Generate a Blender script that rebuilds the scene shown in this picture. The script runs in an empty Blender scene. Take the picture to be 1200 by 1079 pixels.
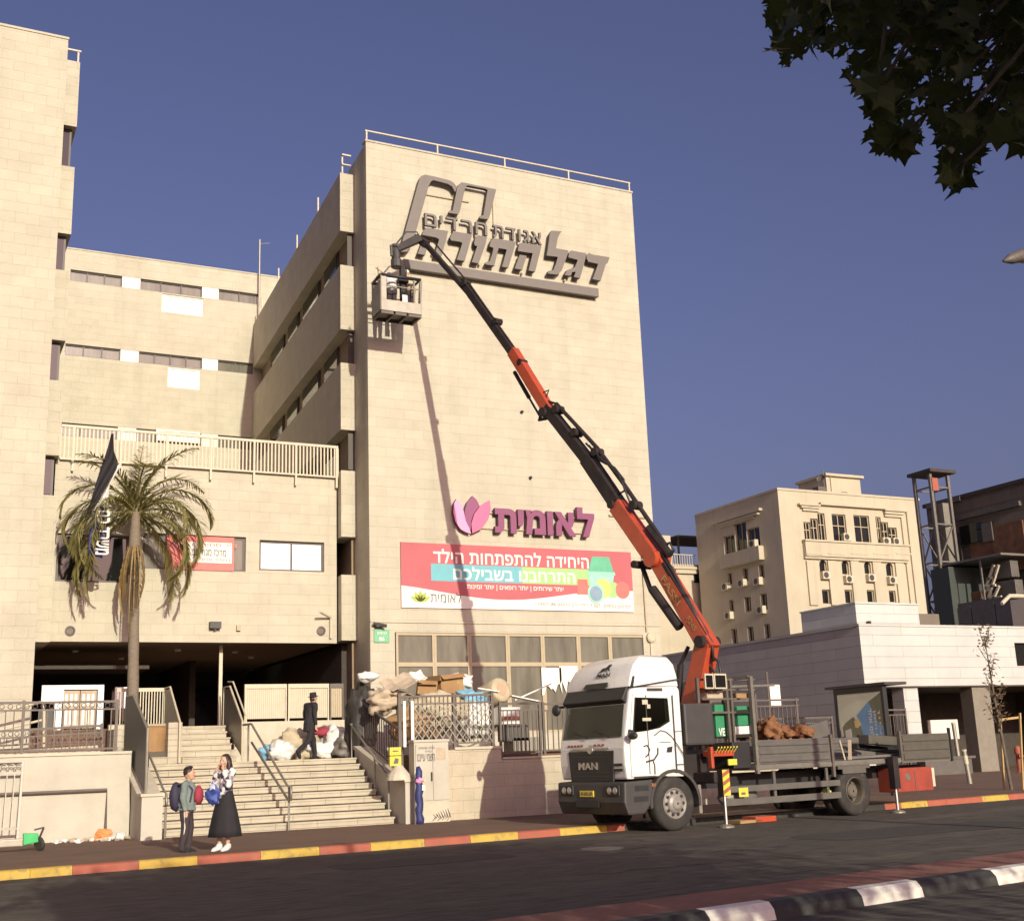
import bpy, bmesh, math, random
from mathutils import Vector as V, Matrix, noise as mnoise
from mathutils.geometry import interpolate_bezier, tessellate_polygon
R = math.radians
random.seed(11)
scene = bpy.context.scene
COL = scene.collection

# ------------------------------------------------------------------ camera
FPX, PITCH, ROLL, YAW = 1428.74, R(13.593), R(-2.147), R(63.437)
CAM = V((0, 0, 1.55))
fw = V((math.cos(PITCH)*math.cos(YAW), math.cos(PITCH)*math.sin(YAW), math.sin(PITCH)))
r0 = V((math.sin(YAW), -math.cos(YAW), 0)); u0 = r0.cross(fw)
rt = math.cos(ROLL)*r0 + math.sin(ROLL)*u0
up = -math.sin(ROLL)*r0 + math.cos(ROLL)*u0
cd = bpy.data.cameras.new('camera'); cam = bpy.data.objects.new('camera', cd); COL.objects.link(cam)
cd.sensor_width = 36; cd.sensor_fit = 'HORIZONTAL'; cd.lens = FPX/1200*36
cd.clip_start = 0.1; cd.clip_end = 6000
cam.matrix_world = Matrix(((rt.x, up.x, -fw.x, CAM.x), (rt.y, up.y, -fw.y, CAM.y), (rt.z, up.z, -fw.z, CAM.z), (0, 0, 0, 1)))
scene.camera = cam

# ------------------------------------------------------------------ sky, sun, exposure
SUN_EL = R(17.2); SUN_H = V((0.032, 1, 0)).normalized()          # horizontal travel of the light: straight at the facade
w = bpy.data.worlds.new('World'); scene.world = w; w.use_nodes = True
nt = w.node_tree; nt.nodes.clear()
wo = nt.nodes.new('ShaderNodeOutputWorld'); bg = nt.nodes.new('ShaderNodeBackground')
sk = nt.nodes.new('ShaderNodeTexSky'); sk.sky_type = 'NISHITA'; sk.sun_disc = False
sk.sun_elevation = SUN_EL; sk.sun_rotation = R(180.7); sk.air_density = 0.95; sk.dust_density = 6.0; sk.ozone_density = 1.6
tint = nt.nodes.new('ShaderNodeMix'); tint.data_type = 'RGBA'; tint.blend_type = 'MULTIPLY'; tint.inputs[0].default_value = 1
tint.inputs[7].default_value = (0.92, 0.74, 1.0, 1)
nt.links.new(sk.outputs[0], tint.inputs[6]); nt.links.new(tint.outputs[2], bg.inputs[0])
bg.inputs[1].default_value = 0.098
nt.links.new(bg.outputs[0], wo.inputs[0])
sl = bpy.data.lights.new('sun', 'SUN'); sun = bpy.data.objects.new('sun', sl); COL.objects.link(sun)
sl.energy = 3.75; sl.angle = R(0.5); sl.color = (1.0, 0.985, 0.79)
sd = V((SUN_H.x*math.cos(SUN_EL), SUN_H.y*math.cos(SUN_EL), -math.sin(SUN_EL)))
sun.rotation_euler = sd.to_track_quat('-Z', 'Y').to_euler()
vs = scene.view_settings
vs.view_transform = 'Standard'; vs.look = 'None'; vs.exposure = 0.20; vs.gamma = 1

# ------------------------------------------------------------------ helpers
def P(px, py, X=None, Y=None, Z=None):
    d = fw*FPX + rt*(px-600) + up*(539.5-py)
    if Y is not None: t = (Y-CAM.y)/d.y
    elif X is not None: t = (X-CAM.x)/d.x
    else: t = (Z-CAM.z)/d.z
    return CAM + d*t
def PX(q):
    v = V(q)-CAM; z = v.dot(fw)
    return 600+FPX*v.dot(rt)/z, 539.5-FPX*v.dot(up)/z

class MB:
    def __init__(s): s.v = []; s.f = []; s.m = []
    def face(s, pts, mi=0):
        b = len(s.v); s.v += [V(p) for p in pts]; s.f.append(list(range(b, b+len(pts)))); s.m.append(mi)
    def add(s, vs, fs, mi=0):
        b = len(s.v); s.v += [V(p) for p in vs]
        for f in fs: s.f.append([i+b for i in f]); s.m.append(mi)
    def obox(s, o, a, b, c, mi=0):
        o, a, b, c = V(o), V(a), V(b), V(c)
        p = [o, o+a, o+a+b, o+b, o+c, o+a+c, o+a+b+c, o+b+c]
        s.add(p, [(0,3,2,1),(4,5,6,7),(0,1,5,4),(1,2,6,5),(2,3,7,6),(3,0,4,7)], mi)
    def box(s, x0, x1, y0, y1, z0, z1, mi=0):
        s.obox((x0,y0,z0), (x1-x0,0,0), (0,y1-y0,0), (0,0,z1-z0), mi)
    def prism(s, pts, w, mi=0, mi_side=None):            # 3D outline extruded by vector w
        n = len(pts); w = V(w); a = [V(p) for p in pts]; b = [p+w for p in a]
        s.add(a+b, [list(range(n)), list(range(2*n-1, n-1, -1))], mi)
        s.add(a+b, [(i, (i+1) % n, n+(i+1) % n, n+i) for i in range(n)], mi if mi_side is None else mi_side)
    def bar(s, a, b, wd, ht=None, mi=0, upv=(0,0,1)):    # rectangular bar a -> b
        a, b = V(a), V(b); ht = ht or wd; d = (b-a).normalized(); sd_ = d.cross(V(upv))
        if sd_.length < 1e-4: sd_ = d.cross(V((0,1,0)))
        sd_.normalize(); h = sd_.cross(d).normalized()
        s.obox(a-sd_*wd/2-h*ht/2, sd_*wd, h*ht, b-a, mi)
    def taper(s, a, b, wa, ha, wb, hb, mi=0, upv=(0,0,1)):
        a, b = V(a), V(b); d = (b-a).normalized(); sd_ = d.cross(V(upv)).normalized(); h = sd_.cross(d).normalized()
        p = [a+sd_*x*wa/2+h*y*ha/2 for x, y in ((-1,-1),(1,-1),(1,1),(-1,1))]+[b+sd_*x*wb/2+h*y*hb/2 for x, y in ((-1,-1),(1,-1),(1,1),(-1,1))]
        s.add(p, [(0,3,2,1),(4,5,6,7),(0,1,5,4),(1,2,6,5),(2,3,7,6),(3,0,4,7)], mi)
    def tube(s, path, r, n=8, mi=0, caps=True):
        path = [V(p) for p in path]; k = len(path); rs = r if isinstance(r, (list, tuple)) else [r]*k
        ref = None; vs_ = []; fs = []
        for i, p in enumerate(path):
            d = (path[min(i+1, k-1)]-path[max(i-1, 0)]).normalized()
            if ref is None: ref = d.orthogonal().normalized()
            ref = (ref-d*ref.dot(d)).normalized(); q = d.cross(ref)
            for j in range(n):
                t = 2*math.pi*j/n; vs_.append(p+(ref*math.cos(t)+q*math.sin(t))*rs[i])
        for i in range(k-1):
            for j in range(n): fs.append((i*n+j, i*n+(j+1) % n, (i+1)*n+(j+1) % n, (i+1)*n+j))
        if caps: fs += [list(range(n))[::-1], list(range((k-1)*n, k*n))]
        s.add(vs_, fs, mi)
    def lathe(s, o, ax, prof, n=24, mi=0, caps=True):               # prof: (radius, height along ax)
        o, ax = V(o), V(ax).normalized(); a = ax.orthogonal().normalized(); b = ax.cross(a); vs_ = []; fs = []
        for r, h in prof:
            for j in range(n):
                t = 2*math.pi*j/n; vs_.append(o+ax*h+(a*math.cos(t)+b*math.sin(t))*max(r, 1e-4))
        k = len(prof)
        for i in range(k-1):
            for j in range(n): fs.append((i*n+j, i*n+(j+1) % n, (i+1)*n+(j+1) % n, (i+1)*n+j))
        if caps: fs += [list(range(n))[::-1], list(range((k-1)*n, k*n))]
        s.add(vs_, fs, mi)
    def ball(s, c, rad, n=12, m=8, mi=0, jit=0, seed=0, rot=None):
        c = V(c); rad = (rad,)*3 if not isinstance(rad, (tuple, list)) else rad; vs_ = []; fs = []
        for i in range(m+1):
            ph = math.pi*i/m
            for j in range(n):
                t = 2*math.pi*j/n; d = V((math.sin(ph)*math.cos(t), math.sin(ph)*math.sin(t), math.cos(ph)))
                k = 1+jit*(mnoise.noise(d*2.2+V((seed*7.1, seed*3.3, 0)))+.7*(abs(mnoise.noise(d*4.5+V((seed*2.1, 0, seed))))-.25)+.35*(abs(mnoise.noise(d*10+V((seed, seed*1.7, 0))))-.2)) if jit else 1
                q = V((d.x*rad[0]*k, d.y*rad[1]*k, d.z*rad[2]*k))
                if rot: q = rot @ q
                vs_.append(c+q)
        for i in range(m):
            for j in range(n): fs.append((i*n+j, i*n+(j+1) % n, (i+1)*n+(j+1) % n, (i+1)*n+j))
        s.add(vs_, fs, mi)
    def text(s, body, o, U, Vv, W, width, height, depth, bold=0.0, mi=0, mi_side=None):
        vs_, fs = text_geo(body, bold, depth > 0)
        xs = [p[0] for p in vs_]; ys = [p[1] for p in vs_]; x0, x1, y0, y1 = min(xs), max(xs), min(ys), max(ys)
        o, U, Vv, W = V(o), V(U), V(Vv), V(W)
        q = [o+U*((p[0]-x0)/(x1-x0)*width)+Vv*((p[1]-y0)/(y1-y0)*height)+W*(p[2]*depth) for p in vs_]
        b = len(s.v); s.v += q
        for f in fs:
            zs = {round(vs_[i][2]) for i in f}
            s.f.append([i+b for i in f]); s.m.append(mi if len(zs) == 1 or mi_side is None else mi_side)
    def wall(s, o, U, w_, h_, ops, D, mi=0, rim=True):   # wall with openings (u0,u1,v0,v1), reveals along D
        o, U, D = V(o), V(U), V(D); Z = V((0,0,1))
        us = sorted({0, w_} | {c for op in ops for c in op[:2]}); vs_ = sorted({0, h_} | {c for op in ops for c in op[2:4]})
        def q(u, v, d=0): return o+U*u+Z*v+D*d
        for i in range(len(us)-1):
            for j in range(len(vs_)-1):
                um, vm = (us[i]+us[i+1])/2, (vs_[j]+vs_[j+1])/2
                if any(a < um < b and c < vm < d for a, b, c, d in ops): continue
                s.face([q(us[i], vs_[j]), q(us[i+1], vs_[j]), q(us[i+1], vs_[j+1]), q(us[i], vs_[j+1])], mi)
        for a, b, c, d in ops+([(0, w_, 0, h_)] if rim else []):
            for (p0, p1) in (((a,c),(b,c)), ((b,c),(b,d)), ((b,d),(a,d)), ((a,d),(a,c))):
                s.face([q(*p0), q(*p1), q(*p1, 1), q(*p0, 1)], mi)
    def build(s, name, mats, parent=None, smooth=False, bevel=0, remesh=0, base=None, recalc=True):
        me = bpy.data.meshes.new(name)
        off = BASE.get(parent.name, V((0,0,0))) if parent else V(base if base is not None else (0,0,0))
        me.from_pydata([p-off for p in s.v], [], s.f)
        mats = mats if isinstance(mats, (list, tuple)) else [mats]
        for m in mats: me.materials.append(m)
        me.polygons.foreach_set('material_index', s.m)
        bm = bmesh.new(); bm.from_mesh(me)
        bmesh.ops.remove_doubles(bm, verts=bm.verts, dist=1e-5)
        if recalc: bmesh.ops.recalc_face_normals(bm, faces=bm.faces)
        if bevel:
            bmesh.ops.dissolve_degenerate(bm, dist=1e-5, edges=bm.edges)
            es = [e for e in bm.edges if len(e.link_faces) == 2 and e.calc_face_angle(0) > .5]
            bmesh.ops.bevel(bm, geom=es, offset=bevel, segments=2, profile=.6, affect='EDGES', clamp_overlap=True)
        uv = bm.loops.layers.uv.new('UVMap')
        for f in bm.faces:
            f.smooth = smooth; n = f.normal
            ax = 2 if abs(n.z) > .75 else (0 if abs(n.x) > abs(n.y) else 1)
            for l in f.loops:
                c = l.vert.co+off
                l[uv].uv = (c.x, c.y) if ax == 2 else ((c.y, c.z) if ax == 0 else (c.x, c.z))
        bm.to_mesh(me); bm.free()
        o = bpy.data.objects.new(name, me); COL.objects.link(o); o.location = off if not parent else (0,0,0)
        if parent: o.parent = parent; BASE[o.name] = off
        else: BASE[o.name] = off
        if remesh:
            md = o.modifiers.new('remesh', 'REMESH'); md.mode = 'VOXEL'; md.voxel_size = remesh; md.use_smooth_shade = True
            sm = o.modifiers.new('smooth', 'SMOOTH'); sm.iterations = 3
            dg = bpy.context.evaluated_depsgraph_get(); m2 = bpy.data.meshes.new_from_object(o.evaluated_get(dg))
            o.modifiers.clear(); o.data = m2; m2.name = name
            if not m2.materials: m2.materials.append(mats[0])
            if remesh > .0098:                              # cloth: soft folds along the limbs
                for v_ in m2.vertices:
                    c_ = v_.co; f_ = abs(mnoise.noise(V((c_.x*9+len(name)*1.3, c_.y*9, c_.z*5))))-.22+.5*mnoise.noise(V((c_.x*22, c_.y*22, c_.z*9)))
                    v_.co = c_+v_.normal*f_*.017
        return o
BASE = {}
_tc = {}
def text_geo(body, bold, ext):
    # glyph outlines filled contour by contour (some glyphs are built of overlapping strokes); every contour a hair deeper so that no faces are coplanar
    k = (body, bold, ext)
    if k in _tc: return _tc[k]
    c = bpy.data.curves.new('t', 'FONT'); c.body = body; c.space_character = 1.0+bold*2.5
    o = bpy.data.objects.new('t', c); COL.objects.link(o)
    cu = o.to_curve(bpy.context.evaluated_depsgraph_get()); cont = []
    for sp in cu.splines:
        pts = []; bp = sp.bezier_points; n = len(bp)
        for i in range(n):
            p, q = bp[i], bp[(i+1) % n]; line = abs((p.handle_right-p.co).cross(q.co-p.co).z) < 1e-5 and abs((q.handle_left-q.co).cross(q.co-p.co).z) < 1e-5
            seg = [p.co.copy(), q.co.copy()] if line else interpolate_bezier(p.co, p.handle_right, q.handle_left, q.co, 5)
            for t in seg[:-1]:
                if not pts or (t-pts[-1]).length > 1e-5: pts.append(V((t[0], t[1], 0)))
        if len(pts) > 2: cont.append(pts)
    o.to_curve_clear(); bpy.data.objects.remove(o); bpy.data.curves.remove(c)
    def area(p): return sum(p[i].x*p[(i+1) % len(p)].y-p[(i+1) % len(p)].x*p[i].y for i in range(len(p)))/2
    def inp(x, y, pg):
        r = False; j = len(pg)-1
        for i in range(len(pg)):
            if (pg[i].y > y) != (pg[j].y > y) and x < (pg[j].x-pg[i].x)*(y-pg[i].y)/(pg[j].y-pg[i].y)+pg[i].x: r = not r
            j = i
        return r
    def host(p):
        c_ = [q for q in cont if q is not p and area(q)*area(p) < 0 and abs(area(q)) > abs(area(p)) and inp(p[0].x, p[0].y, q)]
        return min(c_, key=lambda q: abs(area(q))) if c_ else None
    hosts = [host(p) for p in cont]; outer = [p for p, h in zip(cont, hosts) if h is None]; vs_, fs = [], []; lev = 0
    def grow(p, d, sg):                                       # bold: push the outline out along its corner normals
        n = len(p); r = []
        for i in range(n):
            a_, b_ = (p[i]-p[i-1]).normalized(), (p[(i+1) % n]-p[i]).normalized(); t = V((a_.y+b_.y, -a_.x-b_.x, 0)); t = t.normalized() if t.length > 1e-6 else V((a_.y,-a_.x,0))
            co = max(.5, t.dot(V((a_.y,-a_.x,0)))); r.append(p[i]+t*d*sg/co)
        return r
    for p in outer:
        hs = [q for q, h in zip(cont, hosts) if h is p]; sg = 1 if area(p) > 0 else -1
        rings = [grow(p, bold, sg)]+[grow(h, bold, sg) for h in hs]
        flat = [q for r in rings for q in r]; tri = tessellate_polygon(rings); b0 = len(vs_); nn_ = len(flat); zf = 1-.05*(lev % 7); lev += 1
        vs_ += [(q.x, q.y, zf) for q in flat]; fs += [[i+b0 for i in t] for t in tri]
        if ext:
            vs_ += [(q.x, q.y, 0.0) for q in flat]; st_ = 0
            for r in rings:
                m_ = len(r); fs += [[b0+st_+i, b0+st_+(i+1) % m_, b0+nn_+st_+(i+1) % m_, b0+nn_+st_+i] for i in range(m_)]; st_ += m_
    _tc[k] = (vs_, fs); return _tc[k]
def tag(o, label=None, cat=None, group=None, kind=None):
    if label: o['label'] = label
    if cat: o['category'] = cat
    if group: o['group'] = group
    if kind: o['kind'] = kind
    return o
def empty(name, loc, label, cat, group=None, rz=0):
    o = bpy.data.objects.new(name, None); COL.objects.link(o); o.empty_display_size = .2
    o.location = loc; o.rotation_euler = (0,0,rz); BASE[o.name] = V(loc) if not rz else V((0,0,0))
    return tag(o, label, cat, group)
def copy_tree(o, dx, parent=None):
    c = o.copy(); COL.objects.link(c)
    if parent: c.parent = parent
    else: c.location = V(o.location)+V(dx)
    for ch in o.children: copy_tree(ch, dx, c)
    return c

# ------------------------------------------------------------------ materials
def nn(nt, t, **kw):
    n = nt.nodes.new('ShaderNode'+t)
    for k, v in kw.items():
        if k.startswith('i_'): n.inputs[k[2:].replace('_', ' ')].default_value = v
        else: setattr(n, k, v)
    return n
def c4(c): return (c[0], c[1], c[2], 1)
def mat(name, col, rough=.75, metal=0, var=.10, scale=5, bump=0, bscale=60, dirt=0, dcol=(.08,.06,.045), dscale=2, brick=None, mortar=.75, coat=0, spec=.5, emit=0, trans=0, streak=0, stretch=None):
    m = bpy.data.materials.new(name); m.use_nodes = True; nt = m.node_tree; b = nt.nodes['Principled BSDF']; L = nt.links.new
    b.inputs['Roughness'].default_value = rough; b.inputs['Metallic'].default_value = metal; b.inputs['Specular IOR Level'].default_value = spec
    if coat: b.inputs['Coat Weight'].default_value = coat; b.inputs['Coat Roughness'].default_value = .08
    if trans: b.inputs['Transmission Weight'].default_value = trans
    tc = nn(nt, 'TexCoord'); cur = None; hgt = None
    if brick:
        bt = nn(nt, 'TexBrick', i_Scale=1.0, i_Mortar_Size=brick[2], i_Mortar_Smooth=.3, i_Brick_Width=brick[0], i_Row_Height=brick[1], i_Bias=0.0)
        bt.inputs['Color1'].default_value = c4([x*1.03 for x in col]); bt.inputs['Color2'].default_value = c4([x*.965 for x in col])
        bt.inputs['Mortar'].default_value = c4([x*mortar for x in col])
        L(tc.outputs['UV'], bt.inputs['Vector']); cur = bt.outputs['Color']; hgt = bt.outputs['Fac']
    src = tc.outputs['Object']
    if stretch:
        mp = nn(nt, 'Mapping'); mp.inputs['Scale'].default_value = stretch; L(src, mp.inputs['Vector']); src = mp.outputs[0]
    nz = nn(nt, 'TexNoise', i_Scale=scale, i_Detail=6.0, i_Roughness=.6); L(src, nz.inputs['Vector'])
    mr = nn(nt, 'MapRange'); mr.inputs[1].default_value = .3; mr.inputs[2].default_value = .7; mr.inputs[3].default_value = 1-var; mr.inputs[4].default_value = 1+var
    L(nz.outputs[0], mr.inputs[0])
    vm = nn(nt, 'VectorMath', operation='SCALE'); L(mr.outputs[0], vm.inputs['Scale'])
    if cur is not None: L(cur, vm.inputs[0])
    else: vm.inputs[0].default_value = col
    cur = vm.outputs[0]
    if dirt:
        dn = nn(nt, 'TexNoise', i_Scale=dscale, i_Detail=8.0, i_Roughness=.65); L(src, dn.inputs['Vector'])
        rp = nn(nt, 'MapRange'); rp.inputs[1].default_value = .52; rp.inputs[2].default_value = .72; rp.inputs[3].default_value = 0; rp.inputs[4].default_value = dirt
        L(dn.outputs[0], rp.inputs[0]); mx = nn(nt, 'Mix', data_type='RGBA'); L(rp.outputs[0], mx.inputs[0]); L(cur, mx.inputs[6]); mx.inputs[7].default_value = c4(dcol); cur = mx.outputs[2]
    if streak:                                            # weathering runs, vertical
        mp = nn(nt, 'Mapping'); mp.inputs['Scale'].default_value = (1.6, 1.6, .07); L(tc.outputs['Object'], mp.inputs['Vector'])
        sn = nn(nt, 'TexNoise', i_Scale=1.0, i_Detail=5.0); L(mp.outputs[0], sn.inputs['Vector'])
        rp = nn(nt, 'MapRange'); rp.inputs[1].default_value = .5; rp.inputs[2].default_value = .75; rp.inputs[3].default_value = 0; rp.inputs[4].default_value = streak
        L(sn.outputs[0], rp.inputs[0]); mx = nn(nt, 'Mix', data_type='RGBA'); L(rp.outputs[0], mx.inputs[0]); L(cur, mx.inputs[6]); mx.inputs[7].default_value = c4([x*.55 for x in col]); cur = mx.outputs[2]
    L(cur, b.inputs['Base Color'])
    if bump or brick:
        bp = nn(nt, 'Bump', i_Strength=max(bump, .15) if not brick else .5, i_Distance=.02); bn = nn(nt, 'TexNoise', i_Scale=bscale, i_Detail=4.0); L(tc.outputs['Object'], bn.inputs['Vector'])
        h = bn.outputs[0]
        if hgt is not None:
            ma = nn(nt, 'Math', operation='MULTIPLY_ADD'); L(hgt, ma.inputs[0]); ma.inputs[1].default_value = -.6; L(h, ma.inputs[2]); h = ma.outputs[0]
        L(h, bp.inputs['Height']); L(bp.outputs[0], b.inputs['Normal'])
    if emit: b.inputs['Emission Color'].default_value = c4(col); b.inputs['Emission Strength'].default_value = emit
    return m
M = {}
STONE = (.49, .445, .345)
M['stone'] = mat('jerusalem_stone', STONE, .85, var=.07, scale=1.3, brick=(.62,.31,.007), mortar=.87, streak=.2, bscale=25, dirt=.22, dcol=(.36,.29,.2), dscale=.55)
M['stone2'] = mat('rough_wall_stone', (.50,.42,.31), .88, var=.12, scale=1.6, brick=(.55,.28,.008), mortar=.82, dirt=.25, dcol=(.28,.21,.14), dscale=1.2, bscale=22)
M['coping'] = mat('coping_stone', (.55,.48,.37), .8, var=.1, scale=3, dirt=.2, dcol=(.25,.2,.15), bump=.2)
M['step'] = mat('step_stone', (.47,.41,.31), .8, var=.12, scale=2, brick=(.95,.152,.008), mortar=.55, dirt=.3, dcol=(.26,.2,.14), dscale=2.5)
M['render'] = mat('beige_render', (.45,.38,.28), .9, var=.08, scale=2, bump=.2)
M['white_stone'] = mat('white_cladding', (.52,.505,.475), .75, var=.07, scale=.8, brick=(3.2,.46,.012), mortar=.6, streak=.12)
M['cream'] = mat('cream_plaster', (.48,.415,.305), .9, var=.07, scale=.4, streak=.25)
M['brownish'] = mat('brown_cladding', (.16,.13,.10), .85, var=.15, scale=.6, brick=(2.0,.9,.03), mortar=.6)
M['rust'] = mat('rust_sheet', (.16,.075,.04), .85, var=.3, scale=1.5, dirt=.5, dcol=(.05,.03,.02))
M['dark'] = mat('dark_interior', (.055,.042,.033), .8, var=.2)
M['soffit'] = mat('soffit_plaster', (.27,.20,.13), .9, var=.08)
M['glass'] = mat('window_glass', (.012,.012,.012), .05, var=.3, scale=1.2, spec=.5)
M['glass_curtain'] = mat('curtained_glass', (.15,.14,.11), .12, var=.3, scale=1.1, spec=.6, stretch=(3,3,.5))
M['white_and_glare'] = mat('white_panel_and_glare', (.86,.85,.84), .35, var=.03)  # white panels; on window panes this white stands in for reflected sun
M['frame'] = mat('beige_frame', (.42,.34,.22), .55, var=.06)
M['dframe'] = mat('dark_frame', (.07,.05,.04), .5, var=.1)
M['asphalt'] = mat('asphalt', (.10,.086,.071), .95, var=.45, scale=14, bump=.6, bscale=110, dirt=.8, dcol=(.19,.16,.12), dscale=.9, spec=.2, stretch=(.16,.7,1))
M['paving'] = mat('paving_bricks', (.165,.092,.058), .9, var=.2, scale=.9, brick=(.2,.1,.006), mortar=.7, dirt=.35, dcol=(.15,.12,.09), dscale=.5)
M['redpave'] = mat('red_paving', (.24,.10,.07), .9, var=.18, scale=1.5, brick=(.2,.1,.006), mortar=.7)
M['soil'] = mat('ground_earth', (.12,.10,.075), .95, var=.2, scale=.3)
def paint(name, col, wear=.35, sc=7): return mat(name, col, .7, var=.1, scale=4, dirt=wear, dcol=(.16,.14,.11), dscale=sc, bump=.25, bscale=50)
M['kyel'] = paint('kerb_yellow', (.50,.33,.055), .8); M['kred'] = paint('kerb_red', (.36,.095,.055), .65)
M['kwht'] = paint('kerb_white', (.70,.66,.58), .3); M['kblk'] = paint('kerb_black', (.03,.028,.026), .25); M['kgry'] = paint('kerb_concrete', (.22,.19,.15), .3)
M['white'] = mat('white_paint', (.76,.735,.69), .35, var=.05, dirt=.28, dcol=(.45,.38,.28), coat=.4)
M['whitewall'] = mat('white_washed_wall', (.50,.455,.375), .9, var=.08, scale=1.5, dirt=.3, dcol=(.36,.31,.24), streak=.15)
M['black'] = mat('black_plastic', (.025,.023,.024), .5, var=.15)
M['tyre'] = mat('tyre_rubber', (.032,.028,.025), .85, var=.2, dirt=.5, dcol=(.09,.07,.05), dscale=5)
M['darkgrey'] = mat('dark_grey_plastic', (.052,.047,.045), .55, var=.12, dirt=.25, dcol=(.14,.11,.08))
M['steel'] = mat('worn_grey_steel', (.20,.18,.155), .5, .3, var=.15, dirt=.35, dcol=(.12,.085,.06), dscale=3)
M['bedgrey'] = mat('grey_bed_boards', (.125,.112,.10), .6, .2, var=.15, scale=3, dirt=.4, dcol=(.09,.07,.05), dscale=2.5)
M['chrome'] = mat('bright_steel', (.6,.58,.55), .3, .9, var=.05)
M['galv'] = mat('galvanised_rail', (.30,.27,.225), .5, .5, var=.12)
M['ironrail'] = mat('brown_iron_rail', (.13,.105,.09), .6, .2, var=.15)
M['crail'] = mat('cream_railing', (.53,.46,.34), .55, var=.06)
M['red'] = mat('crane_orange_red', (.44,.068,.028), .4, var=.12, dirt=.4, dcol=(.18,.04,.02), dscale=2, coat=.25)
M['boomblack'] = mat('boom_black', (.03,.023,.023), .6, spec=.25, var=.2, dirt=.25, dcol=(.09,.06,.05))
M['taupe'] = mat('taupe_letters', (.165,.14,.125), .6, var=.05)
M['taupe_shade'] = mat('letter_side_shade', (.045,.032,.032), .6, var=.05)  # sides coloured dark for the shade under the raised letters
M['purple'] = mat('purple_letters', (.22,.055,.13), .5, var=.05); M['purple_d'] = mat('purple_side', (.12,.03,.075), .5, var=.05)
M['pink'] = mat('light_pink', (.78,.30,.50), .5, var=.04); M['rose'] = mat('rose_pink', (.70,.13,.26), .5, var=.04); M['plum'] = mat('plum', (.24,.06,.15), .5, var=.04)
M['ban_red'] = mat('banner_red', (.46,.115,.13), .7, var=.07, scale=.9); M['ban_teal'] = mat('banner_teal', (.16,.42,.47), .7, var=.05); M['ban_green'] = mat('banner_green', (.34,.55,.22), .7, var=.05)
M['ban_white'] = mat('banner_white', (.78,.74,.66), .7, var=.03); M['ink'] = mat('dark_ink', (.12,.11,.11), .7, var=.05)
M['toy_green'] = mat('toy_green', (.12,.42,.26), .6, var=.1); M['toy_mint'] = mat('toy_mint', (.30,.62,.48), .6, var=.1); M['toy_yel'] = mat('toy_yellow', (.62,.66,.16), .6); M['toy_blue'] = mat('toy_blue', (.22,.31,.40), .6); M['toy_red'] = mat('toy_red', (.66,.16,.14), .6)
M['lime'] = mat('lime_green', (.36,.44,.07), .6)
M['sign_green'] = mat('street_sign_green', (.16,.42,.24), .5)
M['blue'] = mat('deep_blue', (.03,.033,.13), .6, var=.15); M['skyblue'] = mat('pale_blue', (.20,.42,.58), .7)
M['yellow'] = mat('yellow_box', (.72,.55,.06), .6, var=.1)
M['cardboard'] = mat('cardboard', (.34,.20,.09), .9, var=.15, scale=3, dirt=.2, dcol=(.2,.11,.05)); M['cardpale'] = mat('pale_cardboard', (.46,.37,.27), .9, var=.15, dirt=.25, dcol=(.3,.2,.12))
M['bagwhite'] = mat('white_sack', (.68,.66,.62), .7, var=.1, scale=6, bump=.4, bscale=14); M['bagblack'] = mat('black_bags', (.04,.035,.03), .5, var=.25, bump=.5, bscale=12); M['bagbeige'] = mat('beige_sack', (.48,.40,.27), .8, var=.12, bump=.4, bscale=14)
M['orange'] = mat('orange_sack', (.22,.095,.04), .9, var=.3, scale=8, dirt=.6, dcol=(.10,.035,.02), dscale=7, bump=.6, bscale=30)
M['crategreen'] = mat('green_sheet', (.03,.22,.10), .6, var=.12)
M['skin'] = mat('skin', (.55,.33,.22), .6, var=.05); M['hair'] = mat('dark_hair', (.035,.018,.014), .55, var=.2, stretch=(12,12,2))
M['suit'] = mat('black_cloth', (.018,.015,.018), .85, var=.2); M['trouser'] = mat('dark_trousers', (.045,.032,.035), .85, var=.2)
M['teal'] = mat('grey_teal_sweater', (.18,.215,.20), .9, var=.12, scale=12); M['crimson'] = mat('crimson_bag', (.30,.035,.06), .8, var=.1); M['navy'] = mat('navy_backpack', (.035,.03,.06), .75, var=.15)
M['shoe'] = mat('white_shoe', (.78,.75,.70), .6, var=.04)
M['trunk'] = mat('palm_trunk', (.19,.15,.11), .9, var=.2, scale=6, bump=.6, bscale=18, stretch=(1,1,6)); M['bark'] = mat('bark', (.12,.10,.075), .9, var=.25, scale=5, bump=.6, bscale=20)
def leafmat(name, col, tl=.3):
    m = mat(name, col, .6, var=.35, scale=2.5); nt = m.node_tree; b = nt.nodes['Principled BSDF']; out = nt.nodes['Material Output']
    t = nn(nt, 'BsdfTranslucent'); t.inputs[0].default_value = (col[0]*1.2, col[1]*1.3, col[2]*.6, 1); mx = nn(nt, 'MixShader'); mx.inputs[0].default_value = tl
    nt.links.new(b.outputs[0], mx.inputs[1]); nt.links.new(t.outputs[0], mx.inputs[2]); nt.links.new(mx.outputs[0], out.inputs[0]); return m
M['frond'] = leafmat('palm_leaf', (.26,.23,.09), .4); M['frond_d'] = leafmat('dry_palm_leaf', (.33,.22,.09)); M['leaf'] = leafmat('plane_leaf', (.042,.056,.016), .25)
M['youngleaf'] = leafmat('young_leaf', (.20,.12,.07))
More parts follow.
